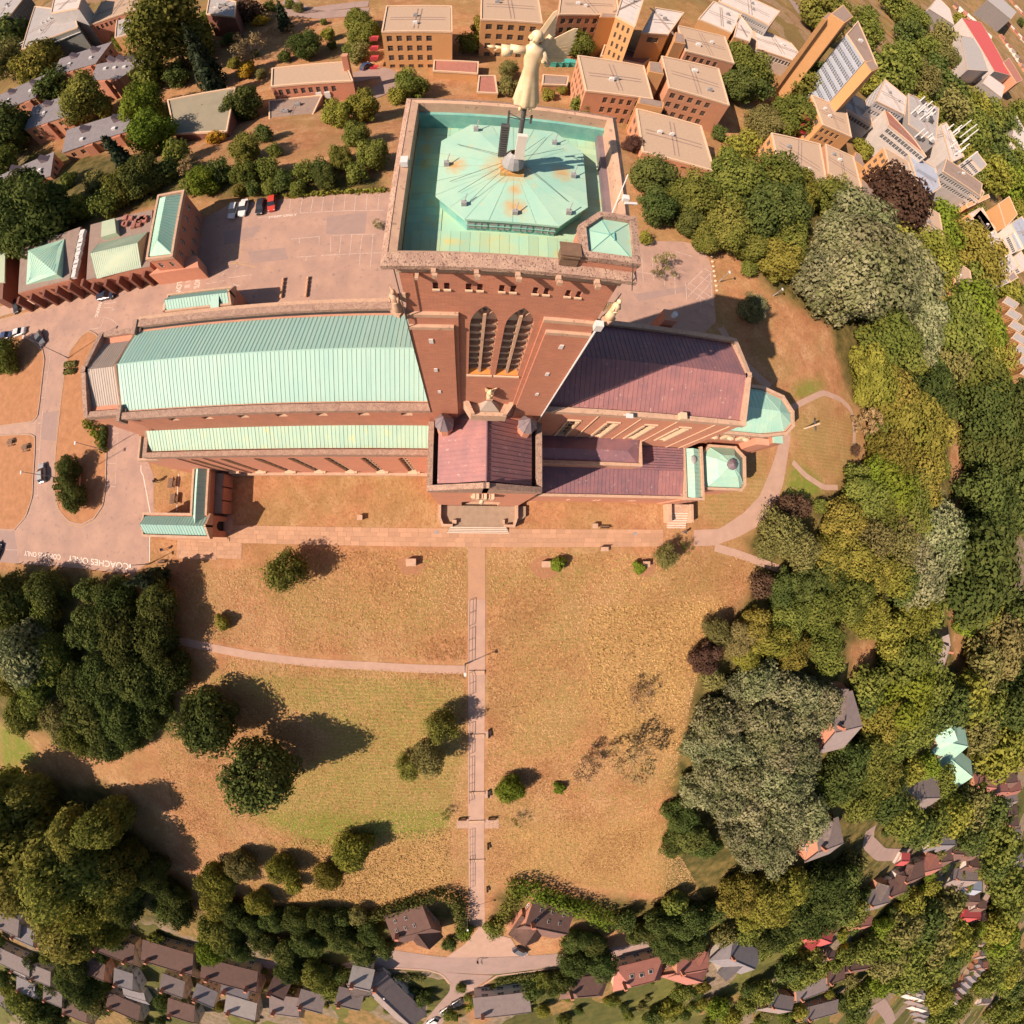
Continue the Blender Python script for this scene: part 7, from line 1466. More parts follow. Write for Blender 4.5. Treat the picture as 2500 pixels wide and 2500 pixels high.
mr_ = MB().add([(*f0, 4.8), (*f1, 4.8), (*f2, 7.4), (*f3, 7.4), (*g2, 5.0), (*g3, 5.0)], [(0, 1, 2, 3), (3, 2, 4, 5), (1, 4, 2), (0, 3, 5)]).build('mansard_roof', 'copper_grey', hb)
b_ = MB()
for i in range(25):
    t = i / 24; p, r, s = [np.array((*A1, z1)) * (1 - t) + np.array((*B1, z1)) * t for A1, B1, z1 in ((f0, f1, 4.83), (f3, f2, 7.43), (g3, g2, 5.03))]
    b_.tube(tuple(p), tuple(r), .035, n=4); b_.tube(tuple(r), tuple(s), .03, n=4)
b_.build('roof_seams', 'copper_dark', mr_, kind='stuff')
for k in range(11):
    x, y = at(*Fp(960 - 10 * k, 560 + 50 * k), 5.6); s = random.uniform(.5, .75); MB().box(x - s, x + s, y - s, y + s, 4.7, 5.5).build('roof_unit', 'metal_white', hb)
for k in range(12):
    x, y = at(*Fp(random.uniform(1450, 1740), random.uniform(330, 520)), 5.2); MB().box(x - .55, x + .55, y - .55, y + .55, 4.7, 5.4).build('roof_box', 'tile_red', hb)
MB().prism([at(*Fp(*p), 6.2) for p in ((1190, 620), (1370, 570), (1350, 400), (1200, 440))], 4.7, 6.2).build('roof_hut', 'copper_grey', hb)
hc = hall('tall brick hall with long teal hipped copper roof beside the car park', at(*Fa(880, 1200), 0))
Q = [at(*Fa(*p), 8) for p in ((775, 1360), (905, 1345), (965, 1005), (835, 1030))]
mb = MB(); ql_ = []
ar = sum(Q[i][0] * Q[(i + 1) % 4][1] - Q[(i + 1) % 4][0] * Q[i][1] for i in range(4)); Q = Q if ar > 0 else Q[::-1]
for i in range(4): ql_.append(wallg(mb, Q[i], Q[(i + 1) % 4], 0, 8, colset(math.dist(Q[i], Q[(i + 1) % 4]), 5 if i % 2 else 2, .05, .95, .3), [(1.2, 2.6), (5, 6.4)], .25))
wl = mb.build('wall', ['brick', 'brick_dark'], hc)
for q, c_, r_ in ql_: put_windows(wl, q, c_, r_, .25, 'metal_white')
ctr = np.mean(Q, 0); I = [tuple(ctr + (np.array(p) - ctr) * .93) for p in Q]; r0, r1 = (np.array(I[0]) + np.array(I[1])) / 2, (np.array(I[2]) + np.array(I[3])) / 2; r0b, r1b = r0 + (r1 - r0) * .16, r1 + (r0 - r1) * .1
hr_ = MB().add([(*p, 8.1) for p in I] + [(*r0b, 9.6), (*r1b, 9.6)], [(0, 1, 4), (1, 2, 5, 4), (2, 3, 5), (3, 0, 4, 5)]).build('hipped_roof', 'copper_cap', hc)
coping('parapet', Q, .5, 7.6, 8.4, 'stone', True, hc)
b_ = MB()
for i in range(18):
    t = (i + .5) / 18; a, b2_, m0 = np.array(I[1]) * (1 - t) + np.array(I[2]) * t, np.array(I[0]) * (1 - t) + np.array(I[3]) * t, r0b * (1 - t) + r1b * t
    b_.tube((*a, 8.13), (*m0, 9.63), .03, n=4); b_.tube((*b2_, 8.13), (*m0, 9.63), .03, n=4)
b_.build('roof_seams', 'copper_dark', hr_, kind='stuff')
MB().prism([at(*Fa(*p), 4) for p in ((780, 1440), (1040, 1400), (1030, 1340), (900, 1350))], 0, 4).build('entrance_block', 'brick_aisle', hc)
hd = hall('narrow grey-green roofed hall cut off at the left edge', at(*Fp(20, 1000), 0))
MB().prism([at(*Fp(*p), 4.5) for p in ((-60, 1370), (30, 1350), (70, 760), (-60, 780))], 0, 4.5).build('wall', 'brick_dark', hd); MB().prism([at(*Fp(*p), 4.7) for p in ((-60, 1160), (60, 1160), (70, 780), (-60, 790))], 4.5, 4.9).build('roof', 'copper_grey', hd)
# brick fins along the road front
for i in range(6):
    for (xx, yy) in ((215 + 150 * i - (0), 1330 - 42 * i),):
        x, y = at(*Fp(xx, yy), 4.5); d = np.array(at(*Fp(xx + 40, yy - 12), 4.5)) - np.array((x, y)); d /= np.linalg.norm(d); n_ = np.array([d[1], -d[0]])
        MB().prism([(x, y), tuple(np.array((x, y)) + d * .7), tuple(np.array((x, y)) + d * .7 + n_ * 1.7), tuple(np.array((x, y)) + n_ * 1.7)], 0, 4.6).build('brick_fin', 'brick_dark', ha)
for i in range(5):
    x, y = at(*Fp(1110 + 150 * i, 1160 - 36 * i), 3.6); MB().box(x - .35, x + .35, y - 1.6, y, 0, 3.8).build('brick_fin', 'brick_dark', hb)
flat('pavement', P(Fp, (0, 1560), (400, 1450), (1000, 1280), (1450, 1210), (1930, 1120), (1930, 1060), (1400, 1130), (900, 1230), (300, 1370), (0, 1440)), .1, 'kerb')
# ================================================================== HOUSES
def house(label, f, r1, r2, width, eave=5.2, ridge=7.9, roof='tile_brown', wall='brick_pink', hip=0.0, chim=1, cols=3, frame='render_white', group='houses at the foot of the hill', dz=0, cross=None, wins=True, name='house', cat='house', roof2=None):
    """pitched house given by the two ends of its ridge in the picture"""
    if name in ('house', 'lodge') and eave > 4: eave = 2.7 if name == 'lodge' else 3.9; ridge = eave + .31 * width
    a, b = gnd(*f(*r1), ridge + dz), gnd(*f(*r2), ridge + dz); zb = min(a[2], b[2]) - ridge
    A, B = np.array(a[:2]), np.array(b[:2]); L = np.linalg.norm(B - A); d = (B - A) / L; n = np.array([-d[1], d[0]]); c = (A + B) / 2
    keep_clear(list(zip(*pix(*np.array([(*(c + d * u * L / 2 + n * v_ * width / 2), max(a[2], b[2]) - 2) for u in (-1, 1) for v_ in (-1, 1)]).T))))
    if hip: A = A - d * hip; B = B + d * hip; L += 2 * hip
    zg = min(h1(*(c + d * s * L / 2 + n * t * width / 2)) for s in (-1, 1) for t in (-1, 1)) - .3; zb = max(zb, zg); ze, zr = zb + eave, zb + ridge
    root = empty(name, (c[0], c[1], zg), label, cat, group); w = width / 2
    cn = [tuple(A - n * w), tuple(B - n * w), tuple(B + n * w), tuple(A + n * w)]
    mb = MB(); grids = []
    for i in range(4):
        Pq, Q = cn[i], cn[(i + 1) % 4]
        if wins and i % 2 == 0: grids.append(wallg(mb, Pq, Q, zg, ze, colset(L, cols, .05, .95, .45), [(zb + .8, zb + 1.9), (zb + 2.6, zb + 3.5)][:1 if eave < 3 else 2], .16))
        elif wins and hip == 0: grids.append(wallg(mb, Pq, Q, zg, ze, colset(width, 2, .1, .9, .35), [(zb + .8, zb + 1.9), (zb + 2.6, zb + 3.5)][:1 if eave < 3 else 2], .16))
        else: mb.poly([(*Pq, zg), (*Q, zg), (*Q, ze), (*Pq, ze)])
    if not hip:
        for e, s in ((A, -1), (B, 1)): t = [(*(e - n * w), ze), (*(e + n * w), ze), (*e, zr)]; mb.poly(t if s > 0 else t[::-1])
    wl = mb.build('wall', [wall, frame], root)
    for q, cc, rr3 in grids: put_windows(wl, q, cc, rr3, .16, frame)
    o = .38; th = .16; rise = (zr - ze) / w; Ao, Bo = A - d * (o if not hip else o), B + d * o; zl = ze - rise * o
    ra, rb = (Ao, Bo) if not hip else (A + d * hip, B - d * hip)
    v = [(*(Ao - n * (w + o)), zl), (*(Bo - n * (w + o)), zl), (*(Bo + n * (w + o)), zl), (*(Ao + n * (w + o)), zl), (*ra, zr), (*rb, zr)]
    rf = MB().add(v + [(x, y, z + th) for x, y, z in v], [(6, 7, 11, 10), (8, 9, 10, 11)] + ([(7, 8, 11), (9, 6, 10)] if hip else [(7, 1, 5, 11), (8, 11, 5, 2), (6, 10, 4, 0), (9, 3, 4, 10)]) + [(0, 1, 7, 6), (2, 3, 9, 8), (1, 2, 8, 7), (3, 0, 6, 9)]); rf.m[0 if np.dot(-n, -c) > 0 else 1] = 1; rf = rf.build('roof', [roof, roof2 or roof], root)
    MB().tube((*ra, zr + th), (*rb, zr + th), .12, n=6).build('ridge_tiles', roof, rf)
    for k in range(chim):
        p = A + d * L * (.12 if k == 0 else .86) + n * w * .15; ch = MB().box(p[0] - .42, p[0] + .42, p[1] - .32, p[1] + .32, zr - 1.2, zr + 1.3).build('chimney', 'brick', rf)
        MB().tube((p[0] - .18, p[1], zr + 1.3), (p[0] - .18, p[1], zr + 1.75), .12, .1, 7).build('chimney_pot', 'tile_red', ch) if False else None
    if cross:                                     # projecting cross gable: (position 0-1, side, projection, half width)
        u, sd, pj, hw = cross; m = A + d * L * u; k = n * sd; zc = zr - .5; hz = zc - (zc - ze)
        P1, P2 = m + k * (w + pj) - d * hw, m + k * (w + pj) + d * hw; Q1, Q2 = m - d * hw, m + d * hw; E = m + k * (w + pj)
        mb = MB(); quad_ = [Q1, P1, P2, Q2] if sd < 0 else [Q2, P2, P1, Q1]; quad_ = [Q1, P1, P2, Q2]
        mb.prism([tuple(x) for x in quad_], zg, ze); mb.add([(*P1, ze), (*P2, ze), (*E, zc)], [(0, 1, 2), (2, 1, 0)]); mb.build('gable_wall', wall, root)
        oo = k * .35; v = [(*(P1 + oo - d * .3), ze - .15), (*(E + oo), zc + .08), (*(P2 + oo + d * .3), ze - .15), (*(Q1 - d * .3), ze - .15), (*(m), zc + .08), (*(Q2 + d * .3), ze - .15)]
        MB().add(v + [(x, y, z + th) for x, y, z in v], [(0, 1, 4, 3), (1, 2, 5, 4), (3, 4, 1, 0), (4, 5, 2, 1), (6, 7, 10, 9), (7, 8, 11, 10), (9, 10, 7, 6), (10, 11, 8, 7), (0, 6, 7, 1), (1, 7, 8, 2), (1, 7, 6, 0), (2, 8, 7, 1)]).build('gable_roof', roof, root)
    if name == 'house' and not hip and wins:
        m = A + d * L * .3 - n * (w + .04); MB().prism([tuple(m - d * .5 - n * .06), tuple(m + d * .5 - n * .06), tuple(m + d * .5 + n * .03), tuple(m - d * .5 + n * .03)], zb, zb + 2.1).build('door', random.choice(('wood', 'blue_paint', 'red_paint')), wl)
    return root, A, B, d, n, w, zb, ze, zr
def skylights(h, us, sd, m='render_white', s=(.55, .7)):
    root, A, B, d, n, w, zb, ze, zr = h; L = np.linalg.norm(B - A)
    for u, t in us:
        p = A + d * L * u + n * sd * w * t; z = zr - (zr - ze) * t; e = n * sd * s[1] * .5; dzv = -(zr - ze) / w * s[1] * .5
        v = [(*(p - d * s[0] / 2 - e), z - dzv + .2), (*(p + d * s[0] / 2 - e), z - dzv + .2), (*(p + d * s[0] / 2 + e), z + dzv + .2), (*(p - d * s[0] / 2 + e), z + dzv + .2)]
        o = MB().add(v + [(x, y, zz + .08) for x, y, zz in v], [(4, 5, 6, 7), (7, 6, 5, 4), (0, 1, 5, 4), (1, 2, 6, 5), (2, 3, 7, 6), (3, 0, 4, 7)]).build('skylight', m, root)
        c_ = np.mean(np.array(v), 0); vv = [tuple(c_ + (np.array(x) - c_) * .7 + np.array([0, 0, .095])) for x in v]
        MB().add(vv, [(0, 1, 2, 3), (3, 2, 1, 0)]).build('pane', 'glass', o)
LG_ = 'two lodges flanking the walk'
h = house('left lodge, dark brown tiled roof with skylights, by the foot of the walk', Fk, (350, 735), (535, 690), 8.6, 5.0, 8.6, 'tile_brown', 'brick_aisle', 0, 1, 3, group=LG_, cross=(.6, -1, 1.6, 3.0), name='lodge', cat='lodge'); skylights(h, [(.15, .35), (.4, .35), (.65, .35), (.2, .75), (.5, .75)], 1)
h = house('right lodge, brown tiled roof with six skylights, by the foot of the walk', Fk, (1045, 675), (1248, 708), 9.0, 5.0, 8.8, 'tile_brown', 'brick_aisle', 0, 1, 3, group=LG_, cross=(.3, -1, 1.8, 3.4), name='lodge', cat='lodge'); skylights(h, [(.2, .35), (.48, .38), (.76, .4), (.22, .78), (.5, .78), (.8, .78)], 1)
SM = 'semi-detached houses along the lower left'
house('dark-roofed house at the left edge below the feathery trees', Fj, (10, 605), (215, 690), 8.5, 5.2, 8.4, 'tile_brown', 'render_cream', 0, 1, 3, group=SM); house('narrow dark-roofed wing beside the house at the left edge', Fj, (225, 715), (300, 745), 8, 5, 8, 'tile_brown', 'render_cream', 0, 1, 2, group=SM)
house('brown-roofed semi, leftmost of the row of three by the lower left', Fj, (480, 895), (690, 975), 9, 5.4, 8.6, 'tile_brown', 'render_cream', 0, 2, 4, group=SM); house('brown-roofed semi, middle of the row of three by the lower left', Fj, (745, 955), (1000, 1030), 9, 5.4, 8.6, 'tile_brown', 'render_cream', 0, 2, 4, group=SM); house('brown-roofed semi with many skylights, right of the row of three', Fj, (1055, 1050), (1335, 1120), 9, 5.4, 8.6, 'tile_brown', 'render_cream', 0, 2, 4, group=SM)
house('grey-roofed house at the far lower left corner', Fj, (-40, 950), (150, 1040), 8.5, 5.2, 8.2, 'tile_grey', 'render_cream', 0, 1, 3, group=SM); house('small grey-roofed house near the lower left corner', Fj, (165, 1050), (260, 1090), 8, 5, 7.8, 'tile_grey', 'render_cream', 0, 1, 2, group=SM); house('brown-roofed house cut off by the bottom edge at lower left', Fj, (560, 1200), (720, 1270), 8.5, 5.2, 8, 'tile_brown', 'render_cream', 0, 1, 3, group=SM); house('flat grey garage below the row of three semis', Fj, (655, 1135), (760, 1165), 5, 2.5, 3.2, 'slate', 'render_white', 0, 0, 1, wins=False, name='garage', cat='garage', group='garages'); house('pale-roofed house cut off at the lower left edge', Fj, (-60, 1150), (60, 1230), 8.5, 5, 7.8, 'tile_grey', 'render_white', 0, 1, 2, group=SM)
house('white-walled house with grey tiled roof by the side road', Fk, (200, 1010), (440, 1190), 8, 5.2, 8.2, 'tile_grey', 'render_white', 0, 1, 4, cross=(.2, -1, 3, 3), group='houses along the lower road')
for k, (lab, r1, r2, w_, rf_, wl_, hp_) in enumerate((('brown hipped house behind the dark tree right of the lodges', (1310, 1040), (1410, 1030), 8.5, 'tile_brown', 'render_cream', 3.0), ('red-brown hipped house with white dormers near the parked cars', (1590, 985), (1710, 955), 10, 'tile_red', 'render_cream', 3.2), ('white-fronted house at the bottom edge right of the side road', (780, 1150), (1060, 1120), 9, 'tile_grey', 'render_white', 0), ('red-roofed house right of the hipped pair', (1830, 930), (1960, 960), 8.5, 'tile_red', 'brick_pink', 0))):
    hh = house(lab, Fk, r1, r2, w_, 5.2, 8.2, rf_, wl_, hp_, 1, 3, group='houses along the lower road')
    if k == 1: skylights(hh, [(.3, .5), (.5, .45), (.7, .5)], 1, s=(1.2, 1.0))
RR = 'houses at lower right'
for lab, r1, r2, w_, rf_, wl_, hp_, cr in (('red-tiled gabled house with a cross wing near the bottom edge', (120, 1030), (270, 1000), 9, 'tile_red', 'brick_pink', 0, (.75, 1, 2, 2.6)), ('grey slate-roofed white house with ridge lights near the bottom edge', (400, 960), (520, 1000), 9, 'slate', 'render_white', 1.5, (.6, -1, 2.5, 2.4)),
        ('small grey gabled house cut by the bottom edge', (600, 1210), (710, 1220), 8, 'tile_grey', 'brick_pink', 0, None), ('long terrace with dormers, lower part of the diagonal row', (750, 1180), (900, 1110), 8, 'tile_grey', 'brick_pink', 0, None), ('brown-roofed house, second in the diagonal row', (910, 1090), (990, 1050), 8, 'tile_brown', 'brick_pink', 0, None), ('dark-roofed house at the upper end of the diagonal row', (1010, 1030), (1140, 990), 8, 'tile_brown', 'brick_pink', 0, None),
        ('long dark roof running off the bottom edge', (790, 1290), (950, 1230), 9, 'tile_grey', 'brick_pink', 0, None), ('scarlet-tiled gabled cottage among the garden trees', (850, 840), (920, 860), 7, 'tile_scarlet', 'brick_pink', 0, (.5, -1, 1.5, 2)), ('tiny red-tiled shed roof in the garden', (1060, 790), (1130, 770), 5, 'tile_red', 'brick_pink', 0, None), ('small brown hut among hedges', (900, 945), (935, 945), 4, 'tile_brown', 'wood', 0, None),
        ('grey and red roofed villa, lowest of the long row', (1125, 690), (1225, 650), 9, 'tile_grey', 'brick_pink', 0, (.6, 1, 2.5, 2.6)), ('dark-roofed villa with two white skylights in the long row', (1225, 640), (1315, 590), 9, 'tile_brown', 'render_white', 0, (.7, 1, 2, 2.2)), ('brown-roofed villa in the middle of the long row', (1310, 570), (1410, 510), 9, 'tile_brown', 'render_cream', 0, (.3, 1, 2, 2.2)), ('orange-red roofed villa in the long row', (1400, 520), (1500, 470), 9, 'tile_red', 'brick_pink', 0, (.5, 1, 2, 2.2)),
        ('brown-roofed house above the orange-red villa', (1490, 460), (1560, 430), 8.5, 'tile_brown', 'render_white', 0, None), ('brown-roofed house, left in the dense cluster by the bend', (1560, 410), (1620, 400), 8.5, 'tile_brown', 'brick_pink', 0, (.5, 1, 2, 2)), ('brown-roofed house, right in the dense cluster by the bend', (1630, 430), (1700, 400), 8.5, 'tile_brown', 'brick_pink', 0, None), ('slate-roofed house at the top of the dense cluster', (1490, 370), (1570, 350), 8.5, 'slate', 'render_white', 0, (.4, 1, 2, 2)), ('brown-roofed house against the long lane', (1660, 480), (1720, 470), 8.5, 'tile_brown', 'render_white', 0, None), ('grey-roofed white house beside the lane', (1600, 560), (1690, 540), 9, 'tile_grey', 'render_white', 0, (.5, -1, 2, 2.4)), ('white-walled house with a glazed roof beside the lane', (1640, 600), (1710, 590), 8, 'flat_blue', 'render_white', 0, None), ('dark-roofed house above the scarlet pavilion', (1630, 660), (1700, 650), 8, 'tile_brown', 'brick_pink', 0, None)):
    house(lab, Fl, r1, r2, w_, 5.2, 8.0, rf_, wl_, hp_, 1, 3, group=RR, cross=cr)
house('bright scarlet roofed pavilion beside the lane', Fl, (1640, 745), (1705, 735), 8, 3, 5.5, 'tile_scarlet', 'red_paint', 0, 0, 2, group='scarlet pavilions'); house('bright red awning roof in the garden above the long row', Fl, (1300, 440), (1330, 435), 4.5, 2.4, 3.6, 'tile_scarlet', 'render_white', 0, 0, 1, wins=False, group='scarlet pavilions')
for i in range(9): 
    y0 = 690 + 62 * i; house(f'brown-roofed terrace house by the long lane, {ordinal(i + 1)} going down the picture', Fl, (1690 + 3 * i, y0), (1735 + 3 * i, y0 - 8), 7, 5, 7.6, random.choice(('tile_brown', 'tile_grey', 'tile_red')), random.choice(('render_white', 'brick_pink', 'render_cream')), 0, 1, 2, group='terrace along the long lane', wins=i < 4)
for i in range(8):
    house(f'pale terraced house in the lower right corner row, {ordinal(i + 1)} from its left end', Fl, (1530 + 24 * i, 1190 - 30 * i), (1560 + 24 * i, 1215 - 30 * i), 6, 5, 7.4, random.choice(('tile_grey', 'tile_brown', 'slate')), random.choice(('render_white', 'render_cream', 'brick_pink')), 0, 1, 2, group='corner terrace', wins=False)
for i in range(6):
    house(f'pale roofed terrace house near the bottom right edge, {ordinal(i + 1)} going down', Fl, (1330 + 12 * i, 1130 + 28 * i), (1400 + 8 * i, 1135 + 28 * i), 6, 5, 7.4, random.choice(('tile_grey', 'flat_pale', 'slate')), 'render_cream', 0, 1, 2, group='bottom right terrace', wins=False)
for i, (x0, y0, x1, y1, rf_) in enumerate(((1720, 60, 1790, 50, 'tile_red'), (1760, 100, 1850, 70, 'tile_red'), (1840, 40, 1900, 20, 'tile_brown'), (1860, 90, 1920, 60, 'tile_red'), (1830, 140, 1900, 120, 'tile_grey'), (1850, 200, 1900, 190, 'tile_brown'), (1860, 260, 1905, 250, 'tile_brown'), (1870, 320, 1915, 310, 'tile_grey'), (1870, 380, 1920, 370, 'tile_red'), (1880, 440, 1925, 430, 'tile_grey'), (1885, 500, 1925, 490, 'render_cream'))):
    house(f'tiled house near the right edge, {ordinal(i + 1)} going down that edge', Fl, (x0, y0), (x1, y1), 8, 5, 7.8, rf_, random.choice(('brick_pink', 'render_white')), 0, 1, 2, group='houses by the right edge', wins=i < 4)
# houses inside the wood
W_ = 'houses in the wood'
house('brick house with grey-brown roof tight against the silvery stand', Fi, (955, 1050), (1078, 1015), 13, 5.6, 9.4, 'tile_grey', 'brick_aisle', 0, 1, 3, group=W_, cross=(.3, 1, 2.2, 2.8)); house('brick house with white gables below the silvery stand', Fl, (865, 388), (980, 340), 11, 5.4, 9, 'tile_grey', 'brick_aisle', 0, 1, 3, group=W_, cross=(.35, 1, 2.0, 2.6))
house('long bent house with white windows beside a sunlit clearing', Fi, (1540, 605), (1500, 755), 9.5, 5.2, 8, 'tile_grey', 'brick_aisle', 0, 1, 4, group=W_); house('upper wing of the bent house beside the clearing', Fi, (1545, 600), (1540, 540), 7.5, 5, 7.8, 'tile_grey', 'render_white', 0, 0, 2, group=W_)
house('pale green-roofed villa, upper wing, in the wood', Fi, (1565, 1000), (1580, 1085), 10, 5.2, 7.8, 'copper_cap', 'render_cream', 0, 0, 3, group=W_); house('pale green-roofed villa, middle wing, in the wood', Fi, (1550, 1110), (1635, 1120), 10, 5.2, 7.8, 'copper_cap', 'render_cream', 0, 0, 3, group=W_); house('pale green-roofed villa, lower wing, in the wood', Fi, (1580, 1190), (1660, 1280), 10, 5.0, 7.6, 'copper_cap', 'render_white', 0, 0, 3, group=W_)
house('red brick house with brown roof near the winding lane', Fi, (1355, 1420), (1490, 1390), 11, 5.2, 8, 'tile_grey', 'brick_pink', 0, 1, 3, group=W_, cross=(.3, -1, 2, 2.6)); house('small white and red roofed cottage in the wood', Fi, (1740, 970), (1800, 990), 6, 3, 5, 'render_white', 'render_white', 0, 0, 2, group=W_, wins=False)
# student housing strip on the right edge and town beyond
for i in range(9):
    x0, y0 = (860 + 20 * i if i < 6 else 940 + 20 * (i - 5), 330 + 75 * i); house(f'grey-roofed modern terrace by the right edge, {ordinal(i + 1)} going down', Fm, (870 + 18 * i, 330 + 72 * i), (960 + 16 * i, 420 + 66 * i), 8, 7, 8.6, 'slate', 'brick_buff', 0, 0, 3, group='grey modern terraces by the right edge', wins=i < 9, frame='metal_white')
for i in range(7):
    block(f'flat-topped grey and white campus house beyond the terraces, {ordinal(i + 1)} going down', 'house', Fm, [(960 + 20 * i, 380 + 80 * i), (1040 + 20 * i, 430 + 80 * i), (1070 + 20 * i, 390 + 80 * i), (990 + 20 * i, 340 + 80 * i)], -14, [(0, 4, .1, .9, 2)], wall='brick_buff', roof='flat_grey', vents=1, track=False, name='house', group='flat-topped houses by the right edge')
for lab, cs, zr, rf_, ns in (('dark-roofed laboratory with ribbon windows on its long side', [(880, 1170), (1090, 1330), (1110, 1290), (930, 1130)], -6, 'felt_roof', 2), ('white-roofed workshop below the orange link', [(1010, 1440), (1130, 1600), (1190, 1540), (1080, 1400)], -8, 'flat_pale', 1), ('white pavilion with dark roof slots', [(1140, 1620), (1230, 1740), (1290, 1690), (1200, 1570)], -9, 'flat_pale', 1), ('long grey shed by the right edge of the campus', [(1290, 1580), (1340, 1690), (1400, 1650), (1350, 1540)], -9, 'flat_blue', 1), ('small white plant house near the flues', [(860, 1000), (930, 1060), (960, 1010), (890, 950)], -4, 'flat_pale', 1), ('grey-roofed teaching block beyond the flues', [(1010, 1060), (1090, 1150), (1130, 1110), (1060, 1020)], -6, 'flat_grey', 2), ('narrow orange link building', [(1000, 1400), (1150, 1330), (1140, 1310), (990, 1375)], -7, 'brick_buff', 1), ('pale roofed store at the right edge', [(1310, 1730), (1370, 1830), (1420, 1800), (1360, 1690)], -10, 'flat_pale', 1), ('grey house-like block beyond the white pavilion', [(1230, 1820), (1290, 1900), (1340, 1870), (1280, 1790)], -10, 'tile_grey', 1)):
    block(lab, 'building', Fn, cs, zr, [(0, 8, .05, .95, ns)], wall='flat_pale' if 'orange' not in lab else 'brick_buff', roof=rf_, vents=2, track=False, fill=.8, frame='metal_grey')
sh = 0
def shed(label, f, cs, zr, roof, wall='flat_pale'): return block(label, 'shed', f, cs, zr, [], wall=wall, roof=roof, vents=0, track=False, name='retail_shed', parapet=.3, group='far sheds')
shed('long crimson-roofed shed far off at upper right', Fn, [(1180, 480), (1290, 510), (1090, 150), (960, 120)], -26, 'tile_scarlet'); shed('white shed beside the crimson roof far off', Fn, [(1000, 470), (1140, 480), (1060, 260), (950, 240)], -27, 'flat_grey'); shed('pale car dealership roof far off at the top', Fn, [(740, 60), (910, 170), (880, 60), (800, -20)], -27, 'flat_pale'); shed('pale shed running to the right picture edge', Fn, [(1290, 960), (1380, 1080), (1400, 900), (1330, 780)], -25, 'flat_pale'); shed('white shed below the crimson roof far off', Fn, [(1100, 560), (1230, 660), (1250, 580), (1140, 500)], -26, 'flat_pale'); shed('long pink brick terrace beyond the crimson roof', Fn, [(1240, 420), (1330, 560), (1370, 540), (1280, 390)], -25, 'tile_red', 'brick_pink'); shed('dark flat sheds at the far top right', Fn, [(1130, 0), (1290, 130), (1330, 80), (1200, -40)], -27, 'flat_grey')
# the town on the horizon side: rows of small roofs
k_ = 0
for row, (f, pts, nn) in enumerate(((Fn, ((930, 30), (1040, 120), (1150, 230)), 9), (Fn, ((1160, 20), (1260, 130), (1380, 260)), 10), (Fn, ((1240, 240), (1330, 360), (1400, 470)), 8), (Fn, ((1300, 0), (1380, 90)), 5))):
    pl = resample([f(*p) for p in pts], nn)
    for j, (x, y) in enumerate(pl):
        k_ += 1; house(f'tiny roof in the distant town, row {("one", "two", "three", "four")[row]} from the left, {ordinal(j + 1)} house', lambda a, b: (a, b), (x - 4, y - 4), (x + 5, y + 5), 9, 5, 8, random.choice(('tile_red', 'tile_brown', 'tile_grey', 'flat_pale')), random.choice(('brick_pink', 'render_white')), 0, 0, 2, group='roofs of the distant town', wins=False)

for i, (x0, y0, x1, y1, rf_, wl_) in enumerate(((-20, 780, 90, 830, 'tile_grey', 'render_white'), (60, 1010, 130, 1045, 'slate', 'render_white'), (880, 1240, 1010, 1280, 'tile_brown', 'render_cream'), (1180, 1230, 1330, 1270, 'tile_brown', 'render_cream'), (1420, 1230, 1560, 1250, 'tile_grey', 'render_cream'), (1830, 1090, 1932, 1110, 'tile_grey', 'render_white'), (330, 1230, 450, 1280, 'tile_brown', 'render_cream'))):
    house(f'tiled house along the bottom left edge, {ordinal(i + 1)} from the left', Fj, (x0, y0), (x1, y1), 8.5, 5.2, 8, rf_, wl_, 0, 1, 3, group='houses along the bottom left edge', roof2=('tile_pale' if i % 2 else None))
for i, (x0, y0, x1, y1) in enumerate(((60, 830, 170, 880), (200, 880, 300, 930), (420, 1010, 540, 1060), (840, 1110, 950, 1150), (1010, 1160, 1110, 1200), (1160, 1120, 1290, 1160), (90, 1110, 180, 1150), (230, 1160, 320, 1200), (600, 1080, 690, 1110), (1560, 1200, 1680, 1230), (1760, 1190, 1880, 1215), (1400, 1130, 1480, 1160))):
    house(f'brown-roofed house in the back gardens at lower left, {ordinal(i + 1)} from the left', Fj, (x0, y0), (x1, y1), 8, 5.2, 8, random.choice(('tile_brown', 'tile_brown', 'tile_grey', 'slate')), random.choice(('render_cream', 'brick_pink', 'render_white')), 0, 1, 3, group='back-garden houses at lower left')
plant_all()
